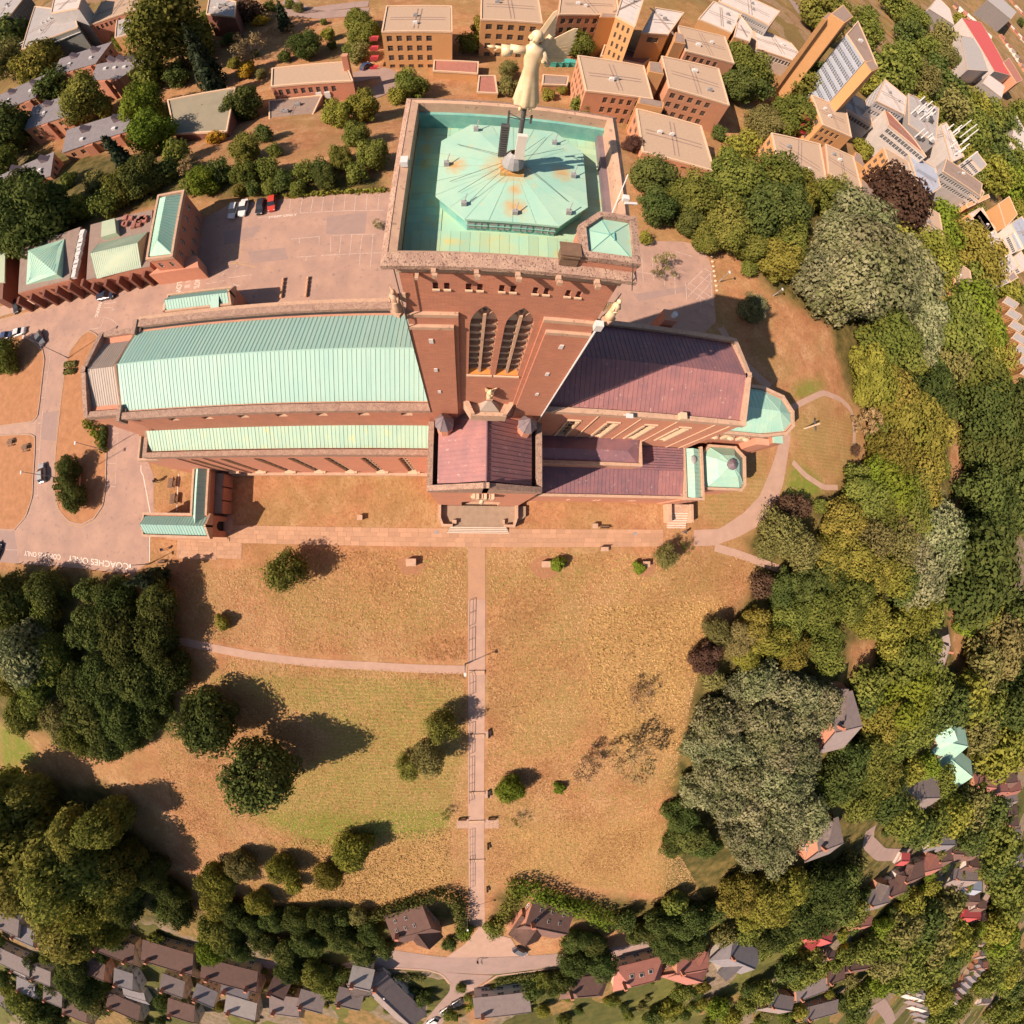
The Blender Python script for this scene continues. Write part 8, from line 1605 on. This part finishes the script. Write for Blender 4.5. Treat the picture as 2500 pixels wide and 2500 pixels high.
# ================================================================== CARS, PEOPLE, FURNITURE, MARKINGS
def car_proto(kind):
    L, W, Hh = {'hatch': (4.1, 1.78, 1.46), 'saloon': (4.5, 1.8, 1.42), 'suv': (4.6, 1.88, 1.72), 'van': (5.0, 2.0, 2.1)}[kind]; h = Hh / 1.46
    # stations along the car: x, half width at belt, belt height, roof half width, roof height (0 = no cabin)
    body = MB(); xs = [-.5, -.485, -.42, -.2, .1, .3, .44, .49, .5]; zb = [.55, .8, .88, .9, .9, .86, .76, .6, .5]; hw = [.36, .44, .485, .5, .5, .49, .46, .40, .34]
    n = len(xs); ring = []
    for i in range(n):
        x = xs[i] * L; b = hw[i] * W; z = zb[i] * h * (1 if kind != 'van' else 1.05); ring += [(x, -b * .95, .2), (x, -b, .45), (x, -b * .97, z - .06), (x, -b * .86, z), (x, b * .86, z), (x, b * .97, z - .06), (x, b, .45), (x, b * .95, .2)]
    body.add(ring, [(i * 8 + j, (i + 1) * 8 + j, (i + 1) * 8 + (j + 1) % 8, i * 8 + (j + 1) % 8) for i in range(n - 1) for j in range(8)] + [tuple(range(7, -1, -1)), tuple(range((n - 1) * 8, n * 8))])
    cab = {'hatch': (-.47, -.36, .06, .24), 'saloon': (-.36, -.22, .06, .24), 'suv': (-.48, -.40, .08, .25), 'van': (-.49, -.46, .25, .38)}[kind]
    zt = Hh; zc = .87 * h; w0, w1 = W * .455, W * .375
    c = [(cab[0] * L, w0, zc), (cab[1] * L, w1, zt - .03), ((cab[1] + cab[2]) / 2 * L, w1 * 1.01, zt), (cab[2] * L, w1, zt - .04), (cab[3] * L, w0 * .97, zc - .02)]
    roof = MB(); V = [(x, -w, z) for x, w, z in c[1:4]] + [(x, w, z) for x, w, z in c[1:4]]; roof.add(V + [(x, y, z - .06) for x, y, z in V], [(0, 1, 4, 3), (1, 2, 5, 4), (0, 6, 7, 1), (1, 7, 8, 2), (3, 4, 10, 9), (4, 5, 11, 10), (0, 3, 9, 6), (2, 8, 11, 5)])
    gl = MB(); gl.poly([(c[0][0], -c[0][1], c[0][2]), (c[1][0], -c[1][1], c[1][2]), (c[1][0], c[1][1], c[1][2]), (c[0][0], c[0][1], c[0][2])]); gl.poly([(c[4][0], c[4][1], c[4][2]), (c[3][0], c[3][1], c[3][2]), (c[3][0], -c[3][1], c[3][2]), (c[4][0], -c[4][1], c[4][2])])
    for s in (-1, 1): p = [(x, s * w, z - (.0)) for x, w, z in c]; gl.poly(p if s > 0 else p[::-1])
    wheel = MB(); wheel.tube((0, -.11, 0), (0, .11, 0), .33 * h, .33 * h, 14, 0); wheel.tube((0, -.12, 0), (0, .12, 0), .19 * h, .19 * h, 10, 1)
    lamp = MB().box(-.04, .04, -.17, .17, -.07, .07)
    return dict(L=L, W=W, h=h, body=body, roof=roof, glass=gl.mesh('car_glass', 'car_glass'), wheel=wheel.mesh('wheel', ['rubber', 'metal_grey'], smooth=False), lamp=lamp.mesh('headlight', 'metal_white'), tail=lamp.mesh('tail_light', 'red_paint'))
CP = {k: car_proto(k) for k in ('hatch', 'saloon', 'suv', 'van')}; CM = {}
def car(label, f, p0, p1, kind='hatch', paint='car_white', group='cars in view', dz=.03):
    """rear and front pixels on the ground give place and heading"""
    a, b = gnd(*f(*p0)), gnd(*f(*p1)); d = np.array(b[:2]) - np.array(a[:2]); c = (np.array(a[:2]) + np.array(b[:2])) / 2; C = CP[kind]; z = h1(*c) + dz
    root = empty('car', (c[0], c[1], z), label, 'car', group, math.atan2(d[1], d[0])); k = (kind, paint)
    if k not in CM: CM[k] = (C['body'].mesh('car_body', paint, smooth=False), C['roof'].mesh('car_roof', paint))
    link('body', CM[k][0], root); link('roof', CM[k][1], root); link('windows', C['glass'], root)
    for sx_ in (-.31, .31):
        for sy in (-1, 1): link('wheel', C['wheel'], root, (sx_ * C['L'], sy * C['W'] * .44, .33 * C['h']))
    for sy in (-1, 1): link('headlight', C['lamp'], root, (C['L'] * .488, sy * C['W'] * .33, .66 * C['h'])); link('tail_light', C['tail'], root, (-C['L'] * .492, sy * C['W'] * .36, .72 * C['h']))
    return root
car('white hatchback, leftmost of the four by the hedge', Fq, (490, 400), (455, 515), 'hatch', 'car_white'); car('white estate car second in the row of four', Fq, (585, 360), (550, 500), 'saloon', 'car_white'); car('black car third in the row of four', Fq, (745, 360), (715, 480), 'hatch', 'car_black'); car('bright red car at the right of the row of four', Fq, (842, 330), (832, 450), 'hatch', 'car_red')
car('dark blue people carrier driving past the low green-roofed halls', Fp, (1180, 1345), (1370, 1310), 'suv', 'car_navy'); car('black car nosed in at the end of the brick fins', Fp, (225, 1390), (215, 1500), 'hatch', 'car_black'); car('dark blue hatchback parked at the left edge lawn corner', Fp, (55, 1805), (150, 1780), 'hatch', 'car_blue'); car('white car parked beside the dark blue hatchback', Fp, (195, 1775), (310, 1730), 'hatch', 'car_white'); car('dark saloon parked under the lamp post', Fp, (470, 1770), (520, 1880), 'saloon', 'car_grey')
car('two-tone black and silver car driving beside the forecourt island', Fo, (350, 1195), (345, 1095), 'hatch', 'car_silver'); car('dark car cut off at the left edge by the coach bay', Fo, (-20, 1800), (10, 1720), 'saloon', 'car_navy')
car('dark car parked below the right lodge gable', Fk, (985, 780), (1030, 800), 'hatch', 'car_grey'); car('black car, uppermost of three on the side road', Fk, (715, 1040), (650, 1075), 'saloon', 'car_black'); car('blue-white car, middle of three on the side road', Fk, (645, 1085), (590, 1120), 'hatch', 'car_silver'); car('silver car, lowest of three on the side road', Fk, (580, 1140), (520, 1175), 'hatch', 'car_white'); car('silver car in the drive of the hipped house', Fk, (1530, 920), (1560, 870), 'hatch', 'car_silver')
car('white van by the white dish between the semis', Fj, (740, 905), (765, 870), 'van', 'car_white'); car('dark car on the drive behind the middle semi', Fj, (945, 925), (985, 905), 'hatch', 'car_black'); car('bright blue car between trees behind the left semi', Fj, (680, 850), (710, 830), 'hatch', 'car_blue'); car('dark car glimpsed between trees above the slate house', Fl, (190, 825), (255, 805), 'hatch', 'car_navy')
car('blue car on the campus drive left of the four-storey block', Fb, (85, 385), (110, 365), 'hatch', 'car_blue')
# ---- people: one skinned body each
def person_mesh(name, stride, arm):
    bm_v = [(0, 0, .95), (0, 0, 1.2), (0, 0, 1.42), (0, 0, 1.53), (0, .01, 1.66), (.1, 0, .9), (.11, stride * .5, .5), (.11, stride * .85, .06), (.11, stride * .85 + .14, .03), (-.1, 0, .9), (-.11, -stride * .3, .5), (-.11, -stride * .9, .07), (-.11, -stride * .9 + .14, .03),
            (.19, 0, 1.4), (.24, -arm * .5, 1.14), (.24, -arm * .6 + .12, .92), (.25, -arm * .6 + .16, .84), (-.19, 0, 1.4), (-.24, arm * .5, 1.14), (-.24, arm * .6 + .12, .92), (-.25, arm * .6 + .16, .84)]
    E = [(0, 1), (1, 2), (2, 3), (3, 4), (0, 5), (5, 6), (6, 7), (7, 8), (0, 9), (9, 10), (10, 11), (11, 12), (2, 13), (13, 14), (14, 15), (15, 16), (2, 17), (17, 18), (18, 19), (19, 20)]
    R2 = [.15, .14, .15, .06, .105, .1, .065, .045, .04, .1, .065, .045, .04, .07, .05, .04, .035, .07, .05, .04, .035]
    me = bpy.data.meshes.new(name); me.from_pydata(bm_v, E, []); o = bpy.data.objects.new('tmp_person', me); COL.objects.link(o)
    md = o.modifiers.new('s', 'SKIN'); sv = me.skin_vertices[0].data
    for i, r in enumerate(R2): sv[i].radius = (r, r); sv[i].use_root = i == 0
    sb = o.modifiers.new('d', 'SUBSURF'); sb.levels = 1; sb.render_levels = 1
    dg = bpy.context.evaluated_depsgraph_get(); out = bpy.data.meshes.new_from_object(o.evaluated_get(dg)); bpy.data.objects.remove(o); return out
PM = [person_mesh('person_a', .32, .3), person_mesh('person_b', .2, .22), person_mesh('person_c', .05, .05)]
def person(label, f, p, rz, mi, top, legs):
    x, y, z = gnd(*f(*p)); me = PM[mi].copy(); me.materials.clear()
    for m in (top, legs, 'skin', 'hair', 'rubber'): me.materials.append(MATS[m])
    idx = []
    for pl in me.polygons:
        c = pl.center; k = 0
        if c.z < .1: k = 4
        elif c.z < .95 and abs(c.x) < .2: k = 1
        elif c.z > 1.68 or (c.z > 1.56 and c.y < -.03): k = 3
        elif c.z > 1.5 or (abs(c.x) > .2 and c.z < .95): k = 2
        idx.append(k)
    me.polygons.foreach_set('material_index', idx); me.polygons.foreach_set('use_smooth', [True] * len(idx))
    root = empty('person', (x, y, z + .04), label, 'person', 'people in view', rz); link('body', me, root); return root
person('person in dark clothes walking by the west front, upper of two', F8, (345, 475), R_(100), 0, 'cloth_dark', 'cloth_dark'); person('person in grey top walking by the west front, lower of two', F8, (330, 490), R_(95), 0, 'cloth_grey', 'cloth_blue')
person('person in blue walking on the paving below the cloister wing', F8, (400, 1128), R_(-80), 0, 'cloth_blue', 'cloth_grey'); person('person on the paved walk near the chapter house steps', Ff, (405, 1448), R_(-90), 1, 'cloth_dark', 'cloth_blue')
person('person in dark clothes on the drive between the lodges', Fk, (785, 838), R_(170), 1, 'cloth_dark', 'cloth_dark'); person('person in white top on the drive between the lodges', Fk, (806, 840), R_(170), 2, 'cloth_white', 'cloth_grey')
# ---- benches, planters, bins, posts
def bench(label, f, p, rz, m='wood', cat='bench'):
    x, y, z = gnd(*f(*p)); z = z + (.04 if -14 < y < 70 else .02); root = empty('bench', (x, y, z), label, cat, 'benches', rz)
    for i in range(3): link('seat_slat', MB().box(-.8, .8, -.2 + .15 * i, -.07 + .15 * i, .42, .46).mesh('seat_slat', m), root)
    link('backrest', MB().box(-.8, .8, .24, .28, .5, .85).mesh('backrest', m), root)
    for s in (-.65, .65): link('leg', MB().box(s - .04, s + .04, -.2, .26, 0, .42).mesh('leg', m), root)
    return root
def picnic(label, f, p, rz):
    x, y = at(*f(*p), .1); root = empty('picnic_table', (x, y, .12), label, 'picnic table', 'picnic tables', rz)
    for i in range(4): link('top_plank', MB().box(-.9, .9, -.38 + .2 * i, -.2 + .2 * i, .7, .75).mesh('top_plank', 'wood'), root)
    for s in (-1, 1): link('seat', MB().box(-.9, .9, s * .72 - .14, s * .72 + .14, .42, .46).mesh('seat', 'wood'), root); link('frame', MB().box(s * .6 - .05, s * .6 + .05, -.8, .8, .3, .4).box(s * .6 - .05, s * .6 + .05, -.1, .1, 0, .7).mesh('frame', 'wood'), root)
picnic('picnic table on the left lawn, farther from the road', Fo, (95, 905), .1); picnic('pale picnic table on the left lawn, nearer the road', Fo, (210, 948), .1); picnic('dark picnic bench by the west front, upper of two', F8, (475, 503), 1.5); picnic('dark picnic bench by the west front, lower of two', F8, (495, 653), 1.5)
bench('dark bench on the paving corner below the cloister wing', F8, (375, 1240), R_(185)); bench('bench facing the walk on the lawn right of the transept', Fe, (1480, 1768), R_(180)); bench('bench on the lower lawn edge just below the walk', Fe, (1480, 1903), 0); bench('bench in the first bay beside the lower path', Fh, (848, 1050), R_(90)); bench('bench in the second bay beside the lower path', Fh, (845, 1365), R_(90)); bench('bench on the right landing of the lower path', Fh, (862, 1497), 0); bench('bench on the left landing of the lower path', Fh, (706, 1500), 0); bench('bench in the lowest bay beside the path', Fh, (842, 1640), R_(90)); bench('bench nearest the lodges beside the path', Fk, (838, 470), R_(90)); bench('bench on the grass left of the transept', F8, (1895, 700), R_(180)) if False else None
def planter(label, f, p, w=1.5, d=1.1, hh=.9, patch=None):
    x, y, z = gnd(*f(*p)); root = empty('stone_planter', (x, y, z), label, 'planter', 'stone planters on the lawn')
    MB().box(x - w / 2, x + w / 2, y - d / 2, y + d / 2, z - .1, z + hh).build('block', 'stone_brown', root); MB().box(x - w / 2 - .06, x + w / 2 + .06, y - d / 2 - .06, y + d / 2 + .06, z + hh, z + hh + .1).build('coping', 'stone', root)
    if patch: MB().prism([(x - .1 + patch * 1.25 * math.cos(t) * random.uniform(.9, 1.1), y - .5 + patch * math.sin(t) * random.uniform(.9, 1.1)) for t in np.linspace(0, 6.28, 18)[:-1]], z + .02, z + .05).build('soil_bed', 'soil', root)
planter('stone block in a bare soil bed left of the walk', Fh, (440, 155), patch=1.7); planter('stone block beside the clipped bush right of the walk', Fh, (1140, 165), 1.3, .9, patch=1.9); planter('low stone block on the lawn edge below the walk', Fh, (1447, 87), 1.2, .6, .5); planter('stone block under the airy olive tree', Fh, (1660, 165), 1.2, .9, patch=1.7); planter('small stone box on the grass right of the transept', Fe, (1417, 1763), .8, .7, .8); planter('small dark tub on the brown lawn by the walk', Fd, (1890, 1425), .8, .7, .7)
mx_, my_ = at(*Fo(612, 1215), 0); mon = empty('monument', (mx_, my_, .1), 'pale stone monument with dark panels between the two bushes', 'monument')
MB().box(mx_ - .9, mx_ + .9, my_ - 1.5, my_ + 1.5, .1, .5).build('plinth', 'stone', mon); MB().box(mx_ - .35, mx_ + .35, my_ - 1.3, my_ + 1.3, .5, 2.2).build('slab', 'stone_pale', mon)
for k in (-.85, 0, .85): MB().box(mx_ + .35, mx_ + .39, my_ + k - .3, my_ + k + .3, .9, 1.8).build('panel', 'brick_dark', mon)
def lamp(label, f, p, hh, arm=.0, name='lamp_post'):
    x, y, z = gnd(*f(*p)); root = empty(name, (x, y, z), label, 'lamp post', 'lamp posts'); MB().tube((x, y, z), (x, y, z + hh), .09, .05, 8).build('pole', 'metal_grey', root); MB().tube((x, y, z), (x, y, z + 1.2), .13, .13, 8).build('base', 'metal_grey', root)
    MB().box(x - .18, x + .18, y - .45, y + .15, z + hh, z + hh + .14).build('lantern', 'metal_white', root)
    if arm: MB().tube((x, y, z + hh), (x + arm, y, z + hh + .3), .04, n=6).build('arm', 'metal_grey', root)
lamp('tall lamp mast beside the stone monument', Fo, (580, 1200), 12.5); lamp('tall lamp mast at the corner of the island by the nave', Fo, (540, 240), 12); lamp('lamp post beside the disabled bays', Fo, (838, 965), 8); lamp('lamp post where the paths meet on the lawn', Fh, (720, 690), 5); lamp('lamp post beside the shaded side path', Fr, (1410, 555), 3.2); lamp('sign-like lamp on the grass beside the hatched bay', Fr, (985, 445), 4); lamp('lamp post on the paved corner by the coach parking', F8, (250, 1262), 5); lamp('tall lamp on the verge by the lower walk', Fh, (610, 1500), 4) if False else None
lamp('lamp post in the lodge drive beside the walk', Fk, (730, 575), 6); lamp('lamp post on the side road island', Fk, (310, 940), 6)
# posts along the coach bay, bollards in the car park, marker stones
for i in range(11):
    x, y = at(*Fo(160 + 84 * i, 1856 + 7.6 * i), 0); MB().tube((x, y, 0), (x, y, 1.0), .09, .08, 8).ball((x, y, 1.0), .09, 8, 5).build('wooden_post', 'wood', label=f'wooden post along the coach bay edge, {ordinal(i + 1)} from the left', cat='post', group='posts along the coach bay')
for r, (x0, y0, x1, y1) in enumerate(((938, 1100, 918, 1255), (1170, 1090, 1152, 1245))):
    for i in range(5):
        t = i / 4; x, y = at(*Fq(x0 + (x1 - x0) * t, y0 + (y1 - y0) * t), 0); MB().box(x - .2, x + .2, y - .38, y + .38, .02, .5).box(x - .15, x + .15, y - .3, y + .3, .5, .58).build('barrier_block', 'paint_red', label=f'orange barrier block in the {("left", "right")[r]} row of the car park, {ordinal(i + 1)} from the top', cat='barrier', group='orange barrier blocks')
for i in range(8):
    x, y, z = gnd(*Fr(925 + 6 * i, 250 + 38 * i)); MB().ball((x, y, z + .12), .42, 9, 6, (1, .7, .6)).build('marker_stone', 'stone_pale', label=f'marker stone at the car park rim, {ordinal(i + 1)} from the top', cat='stone', group='marker stones at the car park rim', smooth=True)
# ---- hand rails on the lower walk
def railing(label, f, p0, p1, side=.55):
    a, b = np.array(gnd(*f(*p0))[:2]), np.array(gnd(*f(*p1))[:2]); L = np.linalg.norm(b - a); n = max(2, int(L / 1.9) + 1); c = (a + b) / 2; root = empty('railing', (c[0], c[1], h1(*c)), label, 'railing', 'railings along the walk')
    pts = [a + (b - a) * i / (n - 1) for i in range(n)]
    for p in pts: z = h1(*p); MB().tube((*p, z), (*p, z + 1.05), .045, n=6).build('post', 'metal_dark', root)
    for hh in (1.05, .6):
        for p, q in zip(pts[:-1], pts[1:]): MB().tube((*p, h1(*p) + hh), (*q, h1(*q) + hh), .04 if hh > 1 else .028, n=6).build('rail', 'metal_dark', root)
for i, (p0, p1) in enumerate((((745, 355), (742, 490)), ((742, 505), (740, 680)), ((745, 732), (745, 850)), ((745, 1000), (742, 1160)), ((742, 1180), (742, 1405)), ((746, 1557), (746, 1715)))):
    railing(f'dark handrail along the left of the walk, {ordinal(i + 1)} stretch from the top', Fh, p0, p1)
railing('dark handrail along the left of the walk, stretch nearest the lodges', Fk, (748, 300), (748, 465))
# low retaining ledges and steps on the landings
for i, y0 in enumerate((1640, 1795, 1935, 2005, 2100)):
    a, b = gnd(1144, y0), gnd(1183, y0); MB().box(a[0], b[0], a[1] - .5, a[1] - .12, a[2] - .2, a[2] + .14).box(a[0], b[0], a[1] - .12, a[1] + .25, a[2] - .2, a[2] + .24).build('path_step', 'stone', kind='structure')
# ---- painted markings
MK = {}
def mk(m='paint', z=.034): return MK.setdefault((m, z), MB())
def line(f, p, q, w=.12, m='paint', z=.034):
    a, b = np.array(at(*f(*p), z)), np.array(at(*f(*q), z)); d = b - a; L = np.linalg.norm(d)
    if L < .05: return
    d /= L; n = np.array([-d[1], d[0]]) * w / 2; mk(m, z).poly([(*(a - n), z), (*(b - n), z), (*(b + n), z), (*(a + n), z)])
def lines(f, pts, w=.12, m='paint', z=.034):
    for p, q in zip(pts[:-1], pts[1:]): line(f, p, q, w, m, z)
for p, q in (((1005, 330), (990, 440)), ((1115, 320), (1090, 465)), ((1215, 325), (1190, 460)), ((1315, 310), (1295, 450)), ((1415, 300), (1395, 445)), ((1520, 290), (1505, 440)), ((1620, 290), (1605, 440)), ((1725, 290), (1715, 440)), ((1840, 285), (1825, 435)), ((1090, 465), (1400, 447)), ((1400, 447), (1880, 438)), ((1000, 710), (1280, 685)), ((1400, 675), (1810, 663)), ((1060, 880), (1240, 868)), ((1290, 865), (1890, 838)), ((1480, 680), (1460, 880)), ((1580, 670), (1560, 860)), ((1680, 670), (1655, 850)), ((1780, 665), (1765, 845)), ((1660, 850), (1650, 960)), ((1765, 845), (1755, 990)), ((1870, 840), (1860, 985)), ((1150, 880), (1148, 915)), ((1085, 695), (1085, 750)), ((1275, 690), (1270, 770)), ((1380, 690), (1380, 830)), ((690, 510), (1000, 478)),
             ((345, 1060), (375, 1030)), ((465, 1035), (490, 1000)), ((495, 975), (500, 940)), ((205, 1128), (240, 1127)), ((270, 1118), (305, 1115)), ((335, 1108), (380, 1100)), ((420, 1075), (640, 1045))): line(Fq, p, q)
for p, q in (((330, 960), (365, 775)), ((365, 775), (570, 755)), ((330, 960), (600, 925)), ((360, 790), (500, 940)), ((450, 768), (520, 850)), ((340, 920), (455, 770)), ((380, 950), (520, 765)), ((460, 935), (560, 800)), ((500, 940), (680, 975)), ((800, 975), (850, 1025))): line(Fq, p, q, .13, 'paint_yellow')
for p, q in (((375, 250), (388, 450)), ((458, 245), (470, 430)), ((550, 380), (557, 475)), ((635, 400), (640, 545)), ((720, 450), (730, 585)), ((320, 360), (610, 410)), ((835, 565), (842, 690)), ((640, 205), (775, 245)), ((855, 335), (920, 365)), ((730, 490), (935, 625)), ((755, 455), (930, 570)), ((830, 400), (925, 460)), ((740, 560), (915, 380)), ((800, 590), (930, 440)), ((870, 615), (930, 545)), ((735, 470), (850, 360)), ((915, 360), (930, 630))): line(Fr, p, q, .12)
lines(Fo, [(395, 170), (388, 260), (375, 350), (350, 550), (325, 750), (310, 960), (295, 1320), (265, 1325)]); 
for y0, xa, xb in ((352, 345, 378), (552, 315, 352), (752, 300, 330), (957, 275, 312)): line(Fo, (xa, y0), (xb, y0 - 4))
lines(Fo, [(870, 800), (850, 1000), (840, 1240), (905, 1252), (915, 1060), (930, 820)], .1); line(Fo, (860, 838), (925, 832), .1); line(Fo, (850, 1068), (915, 1064), .1)
lines(Fo, [(850, 960), (830, 1020), (848, 1080), (828, 1140), (845, 1200), (826, 1250)], .07); lines(Fo, [(832, 960), (850, 1020), (828, 1080), (846, 1140), (826, 1200), (843, 1250)], .07)
for cy0 in (960, 1160):
    pts = [(892 + 12 * math.cos(t), cy0 + 14 * math.sin(t)) for t in np.linspace(.6, 5.6, 9)]; lines(Fo, pts, .09, 'paint_yellow'); line(Fo, (884, cy0 - 22), (892, cy0 - 6), .09, 'paint_yellow')
lines(Fo, [(1108, 1080), (1108, 1130), (1125, 1160), (1150, 1290), (1182, 1460)], .14, 'paint_white'); lines(Fo, [(1085, 1080), (1085, 1140), (1110, 1230), (1135, 1330), (1165, 1460)], .12, 'kerb'); line(Fo, (1405, 1150), (1390, 1440), .12, 'paint_white'); line(Fo, (1178, 1620), (1176, 1840), .14, 'paint_white'); line(Fo, (1166, 1620), (1166, 1840), .1, 'kerb')
lines(Fo, [(700, 20), (640, 52), (535, 195), (490, 400), (455, 700), (428, 1000), (420, 1300), (450, 1450), (530, 1545), (640, 1572), (750, 1515), (825, 1400), (845, 1255)], .1, 'paint_yellow'); lines(Fp, [(0, 1600), (400, 1490), (1000, 1320), (1450, 1250), (1930, 1160)], .12, 'paint_yellow', .036); lines(Fp, [(0, 1615), (400, 1505), (1000, 1335), (1450, 1265), (1930, 1175)], .1, 'paint_yellow', .036)
lines(Fo, [(265, 1325), (230, 1460), (130, 1590)], .1); line(Fo, (30, 1745), (140, 1748), .1); line(Fo, (140, 1748), (140, 1800), .1)
lines(Fp, [(1215, 1570), (1290, 1580), (1350, 1620), (1400, 1665)], .1); line(Fp, (1225, 1570), (1190, 1690), .1); line(Fp, (1190, 1690), (1060, 1710), .1); line(Fp, (1225, 1455), (1320, 1450), .14); line(Fp, (1320, 1440), (1335, 1490), .16); line(Fp, (1315, 1480), (1355, 1475), .2); line(Fp, (1230, 1405), (1345, 1395), .14); line(Fp, (1340, 1380), (1365, 1395), .2)
FT = fr(400, 640, 5.46); lines(FT, [(0, 248), (295, 195), (285, 270)], .12); line(FT, (375, 180), (345, 350), .1); line(FT, (285, 250), (360, 235), .9); line(FT, (275, 330), (345, 315), .7); line(FT, (910, 300), (1020, 312), .16); line(FT, (900, 305), (945, 285), .16); line(FT, (835, 110), (855, 40), .12); line(FT, (820, 105), (850, 80), .3)
def word(text, f, p0, p1, hgt_, m='paint_white', z=.036):
    """lettering whose baseline runs from pixel p0 to p1"""
    a, b = np.array(at(*f(*p0), z)), np.array(at(*f(*p1), z)); d = b - a; L = np.linalg.norm(d); cu = bpy.data.curves.new('t', 'FONT'); cu.body = text; cu.size = 1; o = bpy.data.objects.new('t', cu); COL.objects.link(o)
    dg = bpy.context.evaluated_depsgraph_get(); me = bpy.data.meshes.new_from_object(o.evaluated_get(dg)); bpy.data.objects.remove(o)
    w = max(v.co.x for v in me.vertices); hh = max(v.co.y for v in me.vertices); me.materials.clear(); me.materials.append(MATS[m])
    me.name = 'road_lettering'; o = link('road_lettering', me, None, (a[0], a[1], z), math.atan2(d[1], d[0]), (L / w, hgt_ / hh, 1)); tag(o, kind='structure'); return o
word('COACHES ONLY', Fo, (1015, 1855), (535, 1790), 1.15); word('COACHES ONLY', Fo, (478, 1785), (190, 1755), 1.0)
word('PARKING', Fp, (1165, 1395), (1115, 1565), 1.0); word('SLOW', FT, (185, 235), (150, 440), 1.25); word('SLOW', FT, (470, 340), (490, 205), 1.25); word('STAFF ONLY', Fq, (790, 515), (1060, 488), .55)
for (m, z), b_ in MK.items(): tag(b_.build('road_marking', m), kind='structure')
# drain covers on the walk
for p in ((470, 1365), (1675, 1810), (427, 1803)): 
    x, y = at(*Fe(*p), .06); MB().box(x - .3, x + .3, y - .25, y + .25, .05, .062).build('drain_cover', 'metal_grey', kind='structure')
# ---- dry grass tufts over the lawns (uncountable)
def tufts():
    n = 230000; g = np.random.default_rng(5); X = g.uniform(-62, 66, n); Y = g.uniform(-98, 4, n); Z = hgt(X, Y); px, py = pix(X, Y, Z); dx, dy = px * 1932 / 2500, py * 1932 / 2500
    field = inpoly(dx, dy, [(300, 1085), (480, 1070), (520, 1040), (700, 1040), (878, 1040), (878, 1690), (850, 1700), (520, 1740), (330, 1600), (150, 1450), (330, 1390), (430, 1250), (330, 1100)]) | inpoly(dx, dy, [(922, 1040), (1400, 1050), (1440, 1080), (1330, 1220), (1290, 1380), (1255, 1560), (1330, 1700), (960, 1650), (920, 1690)])
    gold_ = inpoly(dx, dy, [(1112, 1145), (1372, 1132), (1300, 1260), (1282, 1420), (1180, 1420), (1110, 1310)]) | inpoly(dx, dy, [(530, 1590), (850, 1560), (852, 1690), (520, 1735)])
    grn_ = inpoly(dx, dy, [(330, 1270), (875, 1285), (870, 1420), (845, 1560), (610, 1590), (460, 1530), (640, 1400), (540, 1330)])
    path = (np.abs(X - np.interp(dy, [1040, 1690], [1.9, 1.9])) < 1.6)
    branch = np.abs(dy - np.interp(dx, [300, 420, 600, 880], [1212, 1226, 1245, 1258])) < 12
    nz = np.sin(X * .35 + 2 * np.sin(Y * .21)) + np.sin(Y * .4 + 1.7 * np.sin(X * .17)) + g.normal(0, .6, n)
    gold_ = gold_ & (g.random(n) < .6); k = field & ~path & ~(branch & (dx < 885)) 
    X, Y, Z, gd, gr, nz = X[k], Y[k], Z[k], gold_[k], grn_[k], nz[k]; m = len(X); hh = np.where(gd, g.uniform(.05, .16, m), g.uniform(.015, .07, m)); w = np.where(gd, g.uniform(.08, .2, m), g.uniform(.06, .2, m)); a = g.uniform(0, 6.28, m); t = np.stack([np.cos(a), np.sin(a), 0 * a], 1)
    b = np.stack([-np.sin(a), np.cos(a), 0 * a], 1); c = np.stack([X, Y, Z + .01], 1); up = np.stack([g.normal(0, .25, m) * hh + hh * .5, g.normal(0, .25, m) * hh + hh * .35, hh], 1)
    v = np.stack([c - t * w[:, None], c + t * w[:, None], c + t * w[:, None] * .8 + up + b * w[:, None] * .9, c - t * w[:, None] * .8 + up + b * w[:, None] * .9], 1).reshape(-1, 3)
    lf = sum(np.sin(X * fx + Y * fy + ph) for fx, fy, ph in ((.11, .07, 0), (-.06, .13, 2), (.19, -.15, 1), (.31, .22, 4), (-.27, .35, 5))) + g.normal(0, .7, m)
    me = cloud_mesh('grass_tufts', [(v, np.clip(.5 + .14 * nz + g.normal(0, .22, m), 0, 1))]); me.materials.clear()
    for q_ in ('straw', 'straw_green', 'straw_gold', 'straw_pale', 'straw_brown'): me.materials.append(MATS[q_])
    mi = np.where(gd & (g.random(m) < .75), 2, np.where(gr & (g.random(m) < .7), 1, np.where(lf > 1.1, 3, np.where(lf < -1.5, 4, np.where((lf > .2) & (lf < .7), 1, 0)))))
    me.polygons.foreach_set('material_index', mi.astype(np.int32)); o = link('grass', me); tag(o, 'dry sunburnt grass covering the open slope', 'grass', kind='stuff')
leaf_mat('straw', (.32, .15, .07), (.46, .25, .12), .05); leaf_mat('straw_green', (.23, .175, .055), (.33, .24, .085), .05); leaf_mat('straw_gold', (.33, .185, .08), (.43, .26, .11), .05); leaf_mat('straw_pale', (.37, .20, .10), (.44, .26, .135), .05); leaf_mat('straw_brown', (.24, .11, .05), (.31, .155, .075), .05)
tufts()
